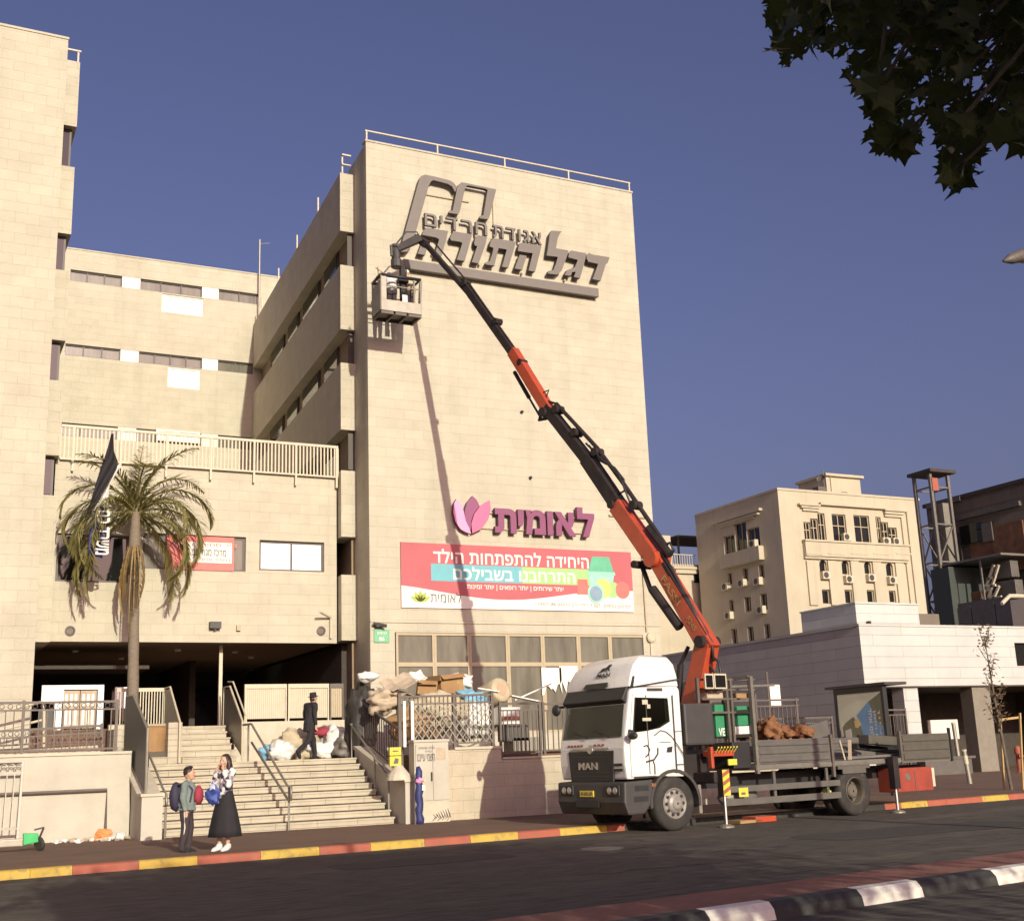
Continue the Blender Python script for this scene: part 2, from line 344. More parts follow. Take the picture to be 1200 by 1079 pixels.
# flowered blouse and ad poster carry their own print
def patterned(name, cols, scale, rough=.8):
    m = bpy.data.materials.new(name); m.use_nodes = True; nt = m.node_tree; b = nt.nodes['Principled BSDF']; b.inputs['Roughness'].default_value = rough
    tc = nn(nt, 'TexCoord'); vz = nn(nt, 'TexVoronoi', i_Scale=scale); nt.links.new(tc.outputs['Object'], vz.inputs['Vector'])
    cr = nn(nt, 'ValToRGB'); cr.color_ramp.interpolation = 'CONSTANT'; e = cr.color_ramp.elements
    e[0].position = 0; e[0].color = c4(cols[0]); e[1].position = .25; e[1].color = c4(cols[1])
    for i, c in enumerate(cols[2:]): q = e.new(.45+.2*i); q.color = c4(c)
    nt.links.new(vz.outputs['Color'], cr.inputs[0]); nt.links.new(cr.outputs[0], b.inputs['Base Color']); return m
M['blouse'] = patterned('printed_blouse', [(.05,.04,.07),(.68,.64,.6),(.25,.22,.28),(.72,.68,.62)], 16)
M['bluebag'] = patterned('blue_white_bag', [(.03,.05,.22),(.55,.6,.68),(.06,.1,.35),(.1,.14,.4)], 9)
# ------------------------------------------------------------------ ground, road, kerbs
def S(o): return tag(o, kind='structure')
m = MB(); m.face([(-2500,-2500,-.03),(2500,-2500,-.03),(2500,2500,-.03),(-2500,2500,-.03)]); S(m.build('ground', M['soil']))
m = MB(); m.face([(20,58,.134),(150,58,.134),(150,128,.134),(20,128,.134)]); S(m.build('plaza', M['coping']))  # unseen pale ground, added to bounce light onto the shaded flanks
KY = lambda x: 20.7+.105*x
m = MB(); m.face([(-120,-60,0),(160,-60,0),(160,KY(160),0),(-120,KY(-120),0)]); S(m.build('road', M['asphalt']))
m = MB(); m.face([(-120,KY(-120)+.18,.13),(160,KY(160)+.18,.13),(160,130,.13),(-120,130,.13)]); S(m.build('pavement', M['paving']))
m = MB(); cy = ['kyel','kred']
def kx(px):
    d = fw*FPX+rt*(px-600)+up*(539.5-(1033-.081*px)); t = 20.7/(d.y-.105*d.x); return (d*t).x
segs = [(85,0),(163,1),(232,0),(306,1),(375,0),(435,1),(498,0),(552,1),(608,0),(657,1),(712,0)]
xs = [(-120,2),(kx(-70),1)]+[(kx(a),b) for a, b in segs]
xs += [(kx(733),1),(kx(1038),3)]  # last stretch coloured dark for the shade under the truck
xs += [(kx(1057),1),(kx(1088),0),(kx(1152),1),(kx(1183),0),(kx(1240),1),(160,2)]
for (a, _), (b, c) in zip(xs[:-1], xs[1:]):
    n_ = max(1, int((b-a)/.62)) if b-a < 3 else 1
    for i in range(n_):
        p, q = a+(b-a)*i/n_, a+(b-a)*(i+1)/n_-.006
        m.prism([(p,KY(p),-.02),(q,KY(q),-.02),(q,KY(q)+.02,.115),(q,KY(q)+.045,.134),(q,KY(q)+.2,.134),(q,KY(q)+.2,-.02),(p,KY(p)+.2,-.02),(p,KY(p)+.2,.134),(p,KY(p)+.045,.134),(p,KY(p)+.02,.115)][:0] or
                [(p,KY(p),-.02),(p,KY(p)+.02,.115),(p,KY(p)+.045,.134),(p,KY(p)+.2,.134),(p,KY(p)+.2,-.02)], (q-p,KY(q)-KY(p),0), c)
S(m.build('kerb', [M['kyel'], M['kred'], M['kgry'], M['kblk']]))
random.seed(31); m = MB()
for cx, cy, lx, ly in ((16.5,17.2,2.6,.9),(7.5,18.6,1.5,.6),(23.5,18.0,3.4,.8)):
    n_ = 28; m.face([(cx+lx*(math.copysign(abs(math.cos(t*6.2832/n_))**.4, math.cos(t*6.2832/n_)))*random.uniform(.96,1.03), cy+.105*(cx)*0+ly*math.copysign(abs(math.sin(t*6.2832/n_))**.4, math.sin(t*6.2832/n_))*random.uniform(.95,1.04), .004) for t in range(n_)])
S(m.build('road_repair', mat('fresh_asphalt', (.045,.038,.031), .95, var=.3, scale=9, bump=.5, bscale=90)))
m = MB()
for k in range(9):
    x, y = random.uniform(2,24), random.uniform(13.5,20); p = [V((x,y,.003))]
    for j in range(14): p.append(p[-1]+V((random.uniform(.1,.4),random.uniform(-.16,.18),0)))
    for a, b in zip(p[:-1], p[1:]): m.obox(a+V((0,0,.0005)), b-a, (0,.016,0), (0,0,.003))
S(m.build('road_crack', M['kblk']))
m = MB(); m.lathe((10.6,18.4,-.01), (0,0,1), [(.36,0),(.36,.016),(.30,.017),(.29,.013),(.02,.014)], 28); tag(m.build('manhole_cover', M['steel']), 'round iron manhole cover in the asphalt before the stairs', 'manhole cover')
NY = lambda x: 8.42+.163*x
def nx(px, py): return P(px, py, Z=0).x
m = MB(); bx = [-2.0, nx(830,1088)-1.15, nx(830,1088), nx(923,1079), nx(1019,1062), nx(1090,1051), nx(1172,1037)]
while bx[-1] < 40: bx.append(bx[-1]+1.15)
for i in range(len(bx)-1):
    p, q = bx[i], bx[i+1]-.008
    m.prism([(p,NY(p),-.02),(p,NY(p)+.03,.09),(p,NY(p)+.10,.15),(p,NY(p)+.24,.155),(p,NY(p)+.24,-.02)], (q-p,NY(q)-NY(p),0), (i+1) % 2)
S(m.build('median_kerb', [M['kblk'], M['kwht']]))
m = MB(); a, b = -2, 40
m.obox((a,NY(a)+.24,-.02), (b-a,NY(b)-NY(a),0), (0,.95,0), (0,0,.165)); S(m.build('median_paving', M['redpave']))

# ------------------------------------------------------------------ the large stone building
XT, XTR, YT = 12.15, 22.2, 34.0
bld = empty('office_building', (12,42,.13), 'large pale stone office building round a courtyard with a blank sunlit tower wall', 'building')
m = MB()
wx0, wx1, wz0, wz1 = P(463,770,Y=YT).x, P(755,770,Y=YT).x, 2.2, 5.22
m.wall((XT,YT,.1), (1,0,0), XTR-XT, 20.9, [(wx0-XT, wx1-XT, wz0-.1, wz1-.1)], (0,.22,0))
m.prism([(XT+.02,YT+.2205,.1),(XTR-.001,YT+.23,.1),(XTR-.001,50.4,.1),(14.2,50.4,.1),(14.2,36.2,.1),(XT+.14,36.2,.1)], (0,0,20.87))
m.box(XT-.03,XTR+.03,YT-.03,YT+.30,21.0,21.06)
m.box(XT+.0,XTR,YT-.035,YT-.002,5.50,5.55)                     # string course
bl = m.build('tower_wall', M['stone'], bld)
# ground floor glazing, seven bays
bay = [463,508,549,594,635,677,714,755]
for i in range(7):
    a, b = P(bay[i],770,Y=YT+.12).x, P(bay[i+1],770,Y=YT+.12).x
    m = MB(); zt, zm = wz1, 4.28
    for x0, x1, z0, z1 in ((a+.002,a+.07,wz0,zt),(b-.07,b-.002,wz0,zt),(a+.07,b-.07,zt-.08,zt),(a+.07,b-.07,zm-.06,zm+.06),(a+.07,b-.07,wz0,wz0+.08)):
        m.box(x0,x1,YT+.03,YT+.13,z0,z1)
    wo_ = m.build('window', M['frame'], bld)
    for z0, z1 in ((zm+.06,zt-.08),(wz0+.08,zm-.06)):
        m = MB(); m.box(a+.07,b-.07,YT+.08,YT+.10,z0,z1); m.build('pane', M['glass_curtain'], wo_)
# roof rail of the tower
m = MB(); zr = 21.06
for i in range(5): x = XT+.05+(XTR-XT-.1)*i/4; m.box(x-.025,x+.025,YT+.05,YT+.10,zr,zr+.36)
m.bar((XT,YT+.075,zr+.36),(XTR,YT+.075,zr+.36),.045); m.build('roof_railing', M['crail'], bld)
# the wing along the courtyard: five spandrel bands, windows recessed between
YL = 35.4; BX = lambda y: 11.74+(y-YL)*.066
bands = [(18.41,20.48),(15.02,17.22),(11.69,13.89),(8.28,10.37),(5.11,7.10)]
for z0, z1 in bands:
    m = MB(); ye = 50.45 if z0 > 10.5 else 36.6
    pl = [(BX(YL),YL,z0),(XT+.3,YL,z0),(XT+1.6,ye,z0),(BX(ye),ye,z0)]
    m.prism(pl, (0,0,z1-z0)); m.build('spandrel_band', M['stone'], bld)
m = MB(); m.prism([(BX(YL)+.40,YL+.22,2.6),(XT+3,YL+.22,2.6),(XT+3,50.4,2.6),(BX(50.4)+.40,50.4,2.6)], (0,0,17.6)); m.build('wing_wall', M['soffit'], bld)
for k, (za, zb) in enumerate(((17.22,18.41),(13.89,15.02),(10.45,11.69))):
    y = YL+1.6
    while y < 48.5:
        L_ = 1.9 if int(y*3) % 2 else 2.6
        X0 = lambda yy: BX(yy)+.40
        m = MB(); m.prism([(X0(y)-.07,y,za+.02),(X0(y)+.02,y,za+.02),(X0(y+L_)+.02,y+L_,za+.02),(X0(y+L_)-.07,y+L_,za+.02)], (0,0,zb-za-.06)); fr = m.build('window', M['dframe'], bld)
        m = MB(); m.prism([(X0(y)-.085,y+.08,za+.1),(X0(y)-.075,y+.08,za+.1),(X0(y+L_)-.075,y+L_-.08,za+.1),(X0(y+L_)-.085,y+L_-.08,za+.1)], (0,0,zb-za-.22)); m.build('pane', M['glass'], fr)
        y += L_+.75
for za, zb in ((17.22,18.41),(13.89,15.02),(10.45,11.69)):
    m = MB(); m.box(BX(YL)+.30,XT+.10,YL+.18,YL+.205,za+.01,zb-.01); m.build('window', M['dframe'], bld)
m = MB()
for i in range(5): y = YL+.15+i*3.4; m.box(BX(y)+.1,BX(y)+.15,y,y+.05,20.48,21.25)
m.bar((BX(YL)+.1,YL+.1,21.2),(XT,YL+.1,21.2),.05); m.bar((BX(YL)+.1,YL+.1,20.85),(XT,YL+.1,20.85),.04)
m.build('roof_railing', M['crail'], bld)
# back wing
YB = 50.5; bx0 = 2.0; m = MB(); rows = []
def PB(px, py): q = P(px, py, Y=YB); return q.x, q.z
def opn(px0, px1, pyT, pyB): a, zt = PB(px0, pyT); b, zb = PB(px1, pyB); return (a, b, zb, zt)
# rows: (z top, z bottom, bays px)
strips = []
for zt, zb, pxs, fills in ((21.92,21.42,(82,143,165,237,257,305),'gwgwg'),(18.66,18.16,(76,141,163,237,256,297),'gwgwg'),(15.30,14.75,(72,138,160,236,256,296),'gwgwg')):
    py = 330 if zt > 20 else (415 if zt > 17 else 505)
    X = [PB(a, py)[0] for a in pxs]; strips.append((zt, zb, X, fills))
sq = [opn(190,238,344,371), opn(197,234,429,457), opn(183,234,503,520)]
ops = [(X[0]-bx0, X[-1]-bx0, zb-.1, zt-.1) for zt, zb, X, f in strips]+[(a-bx0, b-bx0, zb-.1, zt-.1-.002) for a, b, zb, zt in sq[:2]]
m.wall((bx0,YB,.1), (1,0,0), 13, 22.72, ops, (0,.2,0)); m.box(bx0+.01,14.99,YB+.21,58,.1,22.8)
m.box(bx0,15.0,YB-.03,YB+.25,22.82,22.88)
m.build('back_wing_wall', M['stone'], bld)
for zt, zb, X, f in strips:
    for i, c in enumerate(f):
        m = MB(); a, b = X[i], X[i+1]
        if c == 'w': m.box(a+.01,b-.01,YB+.02,YB+.14,zb+.004,zt-.004); m.build('panel', M['ban_white'], bld); continue
        m.box(a,b,YB+.1,YB+.15,zb,zb+.05); m.box(a,b,YB+.1,YB+.15,zt-.05,zt); k = max(2, round((b-a)/.75))
        for j in range(k+1): x = a+(b-a)*j/k; m.box(max(a,x-.025),min(b,x+.025),YB+.1,YB+.15,zb+.05,zt-.05)
        fr = m.build('window', M['dframe'], bld); m = MB(); m.box(a,b,YB+.16,YB+.17,zb+.01,zt-.01); m.build('pane', M['glass_curtain'], fr)
for k, (a, b, zb, zt) in enumerate(sq):
    m = MB(); y = YB+.05 if k < 2 else YB-.06
    for x0, x1, z0, z1 in ((a,a+.08,zb,zt),(b-.08,b,zb,zt),(a+.08,b-.08,zb,zb+.07),(a+.08,b-.08,zt-.07,zt)): m.box(x0,x1,y,y+.09,z0,z1)
    n_ = (1,3,2)[k]
    for j in range(1, n_): x = a+(b-a)*j/n_; m.box(x-.03,x+.03,y,y+.09,zb+.07,zt-.07)
    fr = m.build('window', M['ban_white'], bld); m = MB(); m.box(a+.05,b-.05,y+.05,y+.07,zb+.04,zt-.04); m.build('pane', M['white_and_glare'], fr)  # panes coloured white for the sun's reflection in the glass
m = MB(); q = P(304,330,Y=YB-.3); m.tube([(q.x,YB-.3,19.5),(q.x,YB-.3,24.4)], .035, 6); m.bar((q.x,YB-.3,24.2),(q.x+.5,YB-.2,24.35),.02); m.build('mast', M['galv'], bld)
# left wing end wall with its own bands
m = MB(); m.wall((-16,34,.1), (1,0,0), 18.98, 22.3, [], (0,.3,0)); m.box(-15.99,2.97,34.31,58,.1,22.38); m.box(-16,3.0,33.97,34.3,22.4,22.47); m.build('left_wing_wall', M['stone'], bld)
lb = [(20.38,22.55),(16.9,19.05),(13.6,15.75),(10.2,12.4),(5.0,9.05)]
for z0, z1 in lb:
    m = MB(); m.prism([(2.9,35.35,z0),(3.47,35.35,z0),(3.47,50.4,z0),(2.9,50.4,z0)], (0,0,z1-z0)); m.build('spandrel_band', M['stone'], bld)
for (za, zb) in ((19.05,20.38),(15.75,16.9),(12.4,13.6),(9.05,10.2)):
    m = MB(); m.box(2.98,3.36,35.6,35.66,za,zb); fr = m.build('window', M['dframe'], bld); m = MB(); m.box(3.02,3.30,35.58,35.595,za+.08,zb-.08); m.build('pane', M['glass'], fr)
m = MB(); m.bar((3.0,35.5,23.0),(3.5,35.5,23.0),.05); m.box(3.40,3.45,35.5,35.55,22.55,23.0); m.build('roof_railing', M['crail'], bld)
# middle wing over the passage
YM = 35.8; mx0, mx1 = 3.42, 11.72
def PM(px, py, dy=0): return P(px, py, Y=YM+dy)
mw = [(PM(66,650).x, PM(151,650).x, 6.72, 8.08), (PM(167,650).x, PM(288,650).x, 7.16, 8.2), (PM(304,650).x, PM(380,650).x, 7.22, 8.14)]
m = MB(); m.wall((mx0,YM,5.06), (1,0,0), mx1-mx0, 5.2, [(a-mx0,b-mx0,c-5.06,d-5.06) for a, b, c, d in mw], (0,.18,0))
m.box(mx0+.01,XT+.4,YM+.19,YB-.05,9.6,10.2); m.box(mx0+.01,mx1,YM+.19,YM+.5,5.4,10.15)
m.build('middle_wing_wall', M['stone'], bld)
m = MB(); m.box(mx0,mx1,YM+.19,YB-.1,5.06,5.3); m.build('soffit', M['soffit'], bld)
for k, (a, b, c, d) in enumerate(mw):
    m = MB(); y = YM+.1
    for x0, x1, z0, z1 in ((a,a+.07,c,d),(b-.07,b,c,d),(a+.07,b-.07,c,c+.06),(a+.07,b-.07,d-.07,d)): m.box(x0,x1,y,y+.06,z0,z1)
    if k != 1: x = (a+b)/2; m.box(x-.03,x+.03,y,y+.06,c+.06,d-.07)
    fr = m.build('window', M['dframe'], bld); m = MB(); m.box(a+.04,b-.04,y+.02,y+.04,c+.03,d-.03); m.build('pane', M[('glass','glass_curtain','white_and_glare')[k]], fr)  # last window's white pane stands in for sun mirrored in the glass
# balcony railing of flat cream slats
ra, rb, rz = PM(72,500,-.12).x, PM(396,500,-.12).x, 10.18
m = MB(); y = YM-.12
m.box(ra,rb,y-.02,y+.04,rz+.95,rz+1.03); m.box(ra,rb,y-.01,y+.03,rz,rz+.05)
n_ = 74
for i in range(n_+1): x = ra+(rb-ra)*i/n_; m.box(x-.022,x+.022,y,y+.018,rz+.05,rz+.95)
for i in range(7): x = ra+.35+(rb-ra-.4)*i/6; m.box(x-.03,x+.03,y-.03,y+.03,rz-.32,rz+.95); m.box(x-.02,x+.02,y+.03,y+.12,rz-.3,rz-.26)
m.build('balcony_railing', M['crail'], bld)
# dark passage under the middle wing
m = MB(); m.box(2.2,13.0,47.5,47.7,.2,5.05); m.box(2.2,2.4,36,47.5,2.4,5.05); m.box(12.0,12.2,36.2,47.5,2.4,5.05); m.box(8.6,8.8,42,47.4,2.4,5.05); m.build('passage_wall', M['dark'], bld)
for x in (4.6,6.9,9.6):
    m = MB(); m.box(x,x+1.6,47.42,47.47,2.5,4.5); m.build('shop_window', M['glass'], bld)
for x, y in ((4.5,38.5),(6.2,41),(7.4,38.0),(9.3,38.6),(10.3,40.5),(5.6,44)):
    m = MB(); m.lathe((x,y,5.0), (0,0,1), [(.09,0),(.1,.03),(.1,.06)], 10); m.build('ceiling_light', M['white_and_glare'], bld)
m = MB(); q = P(258,800,Y=36.6); m.box(q.x-.05,q.x+.05,36.55,36.65,2.65,5.06); m.build('column', M['crail'], bld)
# little fixtures on the building
for px, py in ((82,739),(376,739)):
    m = MB(); q = PM(px,py); m.lathe((q.x,YM,q.z), (0,-1,0), [(.13,0),(.14,.04),(.10,.05),(.09,.02)], 16); m.build('vent_pipe', M['ironrail'], bld)
m = MB(); q = PM(251,733); m.box(q.x-.16,q.x+.16,YM-.22,YM-.002,q.z-.09,q.z+.1); m.box(q.x-.03,q.x+.03,YM-.16,YM-.1,q.z-.14,q.z-.09); m.build('floodlight', M['darkgrey'], bld)
m = MB(); q = PM(279,735); m.box(q.x-.06,q.x+.06,YM-.1,YM-.002,q.z-.1,q.z+.06); m.build('camera_box', M['frame'], bld)
m = MB(); a, b = PM(369,719), PM(387,724); m.tube([(a.x,YM-.5,a.z),(b.x,YM-.06,b.z),(b.x,YM-.06,5.2)], .04, 8); m.build('rain_pipe', M['crail'], bld)
m = MB(); q = P(762,747,Y=YT); m.lathe((q.x,YT-.002,q.z), (0,-1,0), [(.17,0),(.17,.1),(.12,.13)], 14); m.box(q.x-.04,q.x+.04,YT-.06,YT-.002,q.z-1.2,q.z-.17); m.build('alarm_box', M['crail'], bld)
m = MB(); a = P(713,604,Y=YT); b = P(766,607,Y=YT); c = P(757,740,Y=YT); m.bar((a.x,YT-.04,a.z),(b.x-.2,YT-.04,a.z),.06); m.bar((c.x,YT-.04,a.z-.8),(c.x,YT-.04,c.z),.05); m.build('cable_conduit', M['frame'], bld)
for px, py in ((611,483),(621,560)):
    m = MB(); q = P(px,py,Y=YT); m.lathe((q.x,YT-.001,q.z), (0,-1,0), [(.05,0),(.05,.08),(.03,.1)], 10); m.build('wall_fixing', M['black'], bld)
m = MB(); q = P(443,735,Y=YT); m.box(q.x-.12,q.x+.12,YT-.22,YT-.002,q.z,q.z+.08); m.tube([(q.x-.2,YT-.15,q.z+.1),(q.x+.18,YT-.25,q.z+.02)], .05, 8); m.build('security_camera', M['darkgrey'], bld)
# ------------------------------------------------------------------ signs on the tower
UX, UZ, WY = (1,0,0), (0,0,1), (0,-1,0)
def zp(lst, ox, oy, s, Y): return [P(ox+x/s, oy+y/s, Y=Y) for x, y in lst]
DS = YT-.27
sg = empty('roof_sign', (17,33.8,16.5), 'large raised grey Hebrew lettering under an angular emblem high on the blank tower wall', 'sign')
def Z7(x, y): return P(470+x/4.615, 195+y/4.615, Y=DS)
def poly7(lst): return [Z7(x, y) for x, y in lst]
e1 = [(-8,462),(14,380),(100,66),(110,52),(130,45),(180,55),(262,76),(285,90),(303,112),(293,140),(275,108),(250,94),(175,75),(162,82),(150,105),(62,420),(50,440),(32,462)]
e2 = [(258,252),(263,241),(280,238),(303,118),(312,98),(328,87),(350,90),(515,125),(480,268),(472,287),(424,281),(429,268),(446,264),(468,128),(455,121),(360,103),(348,112),(318,245),(310,259)]
for e in (e1, e2):
    m = MB(); m.prism(poly7(e), (0,.15,0), 0, 1); m.build('emblem', [M['taupe'], M['taupe_shade']], sg)
def word(body, xa, xb, zb, zt, Y, depth, bold, mats, parent, name='letter', gap=.10, asc='ל', desc='קםןךףץ'):
    # one mesh per letter, laid out right to left between xa and xb
    wd = []
    for ch in body:
        if ch == ' ': wd.append(None); continue
        vs_, fs = text_geo(ch, bold, True); X = [p[0] for p in vs_]; Yy = [p[1] for p in vs_]; wd.append((max(X)-min(X), min(Yy), max(Yy)))
    hh = [t[2]-max(0, t[1]) for ch, t in zip(body, wd) if t and ch not in asc]; H = max(hh); s = (zt-zb)/H
    tot = sum((t[0] if t else .3) for t in wd)+gap*(len(wd)-1); k = (xb-xa)/(tot)
    x = xb
    for ch, t in zip(body, wd):
        wch = (t[0] if t else .3)*k; x -= wch
        if t:
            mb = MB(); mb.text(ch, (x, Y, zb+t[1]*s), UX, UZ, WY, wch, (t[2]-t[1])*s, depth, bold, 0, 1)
            mb.build(name, mats, parent)
        x -= gap*k
TM = [M['taupe'], M['taupe_shade']]
zb_ = (Z7(1055,618).z+Z7(325,508).z)/2; zt_ = (Z7(1015,472).z+Z7(330,352).z)/2
YW = DS+.14
for lt_ in ([(1003,478),(1018,468),(1030,476),(1128,492),(1118,522),(1108,528),(1080,618),(1036,610),(1066,528),(1012,515),(1003,497)],
    [(905,492),(908,468),(920,455),(1002,470),(996,505),(985,545),(968,605),(935,598),(945,570),(925,572),(918,592),(885,588),(897,562),(940,545),(956,506),(915,495)],
    [(805,362),(815,347),(870,352),(862,360),(848,385),(838,443),(906,455),(898,485),(868,565),(845,585),(793,580),(797,566),(825,560),(840,520),(848,490),(788,482)],
    [(632,448),(640,418),(652,412),(760,428),(752,465),(725,570),(690,563),(712,470),(632,458)],[(642,478),(680,484),(655,560),(615,552)],
    [(478,432),(487,400),(500,388),(620,408),(612,445),(580,548),(546,543),(572,450),(528,442),(518,480),(505,537),(455,530),(460,518),(480,512),(492,480),(500,442)],
    [(395,415),(402,385),(415,372),(465,382),(458,420),(420,525),(383,518),(412,430),(400,430)],
    [(265,388),(275,365),(290,352),(385,368),(375,405),(345,512),(302,505),(332,415),(320,408),(270,400)],
    [(113,370),(125,345),(138,332),(255,350),(246,390),(218,490),(180,484),(206,395),(190,385)],[(118,400),(152,406),(130,480),(90,472)]):
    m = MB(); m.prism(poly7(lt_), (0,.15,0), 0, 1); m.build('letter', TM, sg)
zs0, zs1 = (Z7(300,350).z+Z7(620,392).z)/2, (Z7(300,285).z+Z7(620,328).z)/2
word('אגודת', Z7(500,350).x, Z7(762,390).x, zs0, zs1, YW-.02, .10, .008, TM, sg, gap=.16)
word('חרדים', Z7(130,300).x, Z7(468,340).x, zs0, zs1, YW-.02, .10, .008, TM, sg, gap=.16)
m = MB(); a, b = Z7(15,522), Z7(1070,676); z = (a.z+b.z)/2; m.box(a.x,b.x,DS+.02,YT-.08,z-.17,z+.13); m.build('underline_bar', M['taupe'], sg)
m = MB()
for px, py in ((505,300),(560,312),(610,322),(660,330)):
    q = P(px,py,Y=YT); m.box(q.x-.03,q.x+.03,YT-.14,YT-.002,q.z-.03,q.z+.03)
a, b = Z7(140,135), Z7(500,160); m.bar((a.x,YT-.04,a.z),(a.x+1.6,YT-.04,a.z),.03); m.bar((Z7(510,130).x,YT-.04,Z7(510,130).z),(Z7(510,130).x,YT-.04,Z7(515,300).z),.03); m.build('mounting_bar', M['frame'], sg)

# purple health service sign with tulip
DP = YT-.20
ps = empty('tulip_sign', (15.5,33.9,7.9), 'purple Hebrew lettering with a pink tulip emblem above the long banner', 'sign')
def Z3(x, y, Y=DP): return P(460+x/4, 570+y/4, Y=Y)
for lst, mm in (([(300,58),(288,80),(285,120),(295,165),(320,200),(345,214),(368,221),(362,198),(343,160),(335,120),(322,82)],'pink'),
               ([(375,44),(350,75),(338,112),(341,150),(352,180),(368,205),(368,165),(380,128),(408,90),(395,62)],'plum'),
               ([(456,64),(412,90),(384,128),(370,172),(374,219),(418,198),(448,155),(461,105)],'rose')):
    mb = MB(); mb.prism([Z3(*p) for p in lst], (0,.12,0), 0, 1); mb.build('petal', [M[mm], M['purple_d']], ps)
a, b = Z3(478,160), Z3(944,160)
word('לאומית', a.x, b.x, (Z3(500,213).z+Z3(900,226).z)/2, (Z3(500,102).z+Z3(880,122).z)/2, DP+.10, .14, .045, [M['purple'], M['purple_d']], ps, gap=.05)
mb = MB(); z0, z1 = Z3(500,195).z, Z3(500,122).z
for z in (z0, z1): mb.bar((Z3(300,150).x,YT-.045,z),(b.x-.2,YT-.045,z),.035)
mb.build('mounting_rail', M['frame'], ps)

# long printed banner
yb = YT-.05
ba, bb = P(470,675,Y=yb).x, P(741,680,Y=yb).x; bz0, bz1 = (P(471,713,Y=yb).z+P(744,716,Y=yb).z)/2, (P(470,637,Y=yb).z+P(738,645,Y=yb).z)/2
def Z2(x, y): q = P(460+x/4, 570+y/4, Y=yb); return q.x, q.z
mb = MB(); mb.box(ba,bb,yb,yb+.03,bz0,bz1,0)
def lay(pts, mi, k): mb.prism([(x, yb-.004*k, z) for x, z in pts], (0,.0035,0), mi)
cv = [(ba+.004,bz0+.004)]+[(bb-.004,bz0+.004)]+[(ba+(bb-ba)*(1-t/16)*.999+.004, bz0+.50+.20*math.sin((1-t/16)*2*math.pi*.95+2.2)) for t in range(17)]
lay(cv, 1, 1)
tz = (bz1-bz0)
def bx_(u): return ba+(bb-ba)*u
def bzz(v): return bz0+tz*v
lay([(bx_(.12),bzz(.42)),(bx_(.5),bzz(.42)),(bx_(.5),bzz(.685)),(bx_(.12),bzz(.685))], 2, 1)
lay([(bx_(.5),bzz(.42)),(bx_(.815),bzz(.42)),(bx_(.815),bzz(.685)),(bx_(.5),bzz(.685))], 3, 1)
def t_(s, u0, u1, v0, v1, mi, bold=.015, k=2): mb.text(s, (bx_(u0), yb-.004*k, bzz(v0)), UX, UZ, WY, bx_(u1)-bx_(u0), bzz(v1)-bzz(v0), .003, bold, mi)
t_('דליה תוחתפתהל הדיחיה', .13, .80, .70, .92, 1, .02); t_('םכליבשב ונבחרתה', .21, .735, .45, .66, 1, .02)
t_('תונימז רתוי | םיאפור רתוי | םיתוריש רתוי', .265, .68, .29, .385, 1, .012)
t_('תימואל', .115, .24, .09, .25, 4, .0); t_(' * 507  :םיפסונ םיטרפל', .80, .985, .06, .13, 4, 0); t_('1 המוק ,86 ןמנהכ ברה \'חר', .55, .785, .06, .13, 4, 0)
def leafshape(cx, cz, ang, L_, w_): return [(cx+math.sin(ang)*L_*t+math.cos(ang)*s_*w_*math.sin(math.pi*t), cz+math.cos(ang)*L_*t-math.sin(ang)*s_*w_*math.sin(math.pi*t)) for s_, ts in ((1,(0,.25,.5,.75,1)),(-1,(.75,.5,.25))) for t in ts]
for a_ in (-1.1,-.55,0,.55,1.1): lay(leafshape(bx_(.075),bzz(.09),a_,.36,.07), 9, 2)
# toy buckets printed on the right of the banner
def ell(u, v, ru, rv, n=20): return [(bx_(u)+ru*math.cos(2*math.pi*i/n), bzz(v)+rv*math.sin(2*math.pi*i/n)) for i in range(n)]
lay([(bx_(.805),bzz(.34)),(bx_(.90),bzz(.34)),(bx_(.915),bzz(.62)),(bx_(.795),bzz(.62))], 6, 3)
lay([(bx_(.795),bzz(.62)),(bx_(.915),bzz(.62)),(bx_(.895),bzz(.90)),(bx_(.815),bzz(.90))], 5, 4); lay([(bx_(.79),bzz(.60)),(bx_(.92),bzz(.60)),(bx_(.918),bzz(.65)),(bx_(.792),bzz(.65))], 6, 5)
lay([(bx_(.74),bzz(.27)),(bx_(.795),bzz(.27)),(bx_(.79),bzz(.52)),(bx_(.745),bzz(.52))], 8, 3)
lay(ell(.86,.38,.30,.32), 7, 5); lay(ell(.905,.36,.26,.26), 3, 4); lay(ell(.95,.36,.27,.28), 8, 5); lay(ell(.825,.30,.30,.33), 6, 6); lay(ell(.825,.29,.23,.25), 10, 7)
bn = mb.build('advertising_banner', [M[k] for k in ('ban_red','ban_white','ban_teal','ban_green','ink','toy_green','toy_mint','toy_yel','toy_red','lime','toy_blue')])
tag(bn, 'long pink and white printed banner with Hebrew slogan and toy buckets, below the purple lettering', 'banner')

# small green street sign by the tower corner
q = P(447,745,Y=YT); mb = MB(); mb.box(q.x-.24,q.x+.24,YT-.04,YT-.003,q.z-.19,q.z+.19,0)
mb.text('ןמנהכ', (q.x-.15,YT-.041,q.z+.03), UX, UZ, WY, .3, .09, .003, .01, 1); mb.text('86', (q.x-.08,YT-.041,q.z-.14), UX, UZ, WY, .16, .11, .003, .01, 1)
tag(mb.build('street_sign', [M['sign_green'], M['ban_white']]), 'small green street name plate on the tower corner above the rubbish', 'sign')
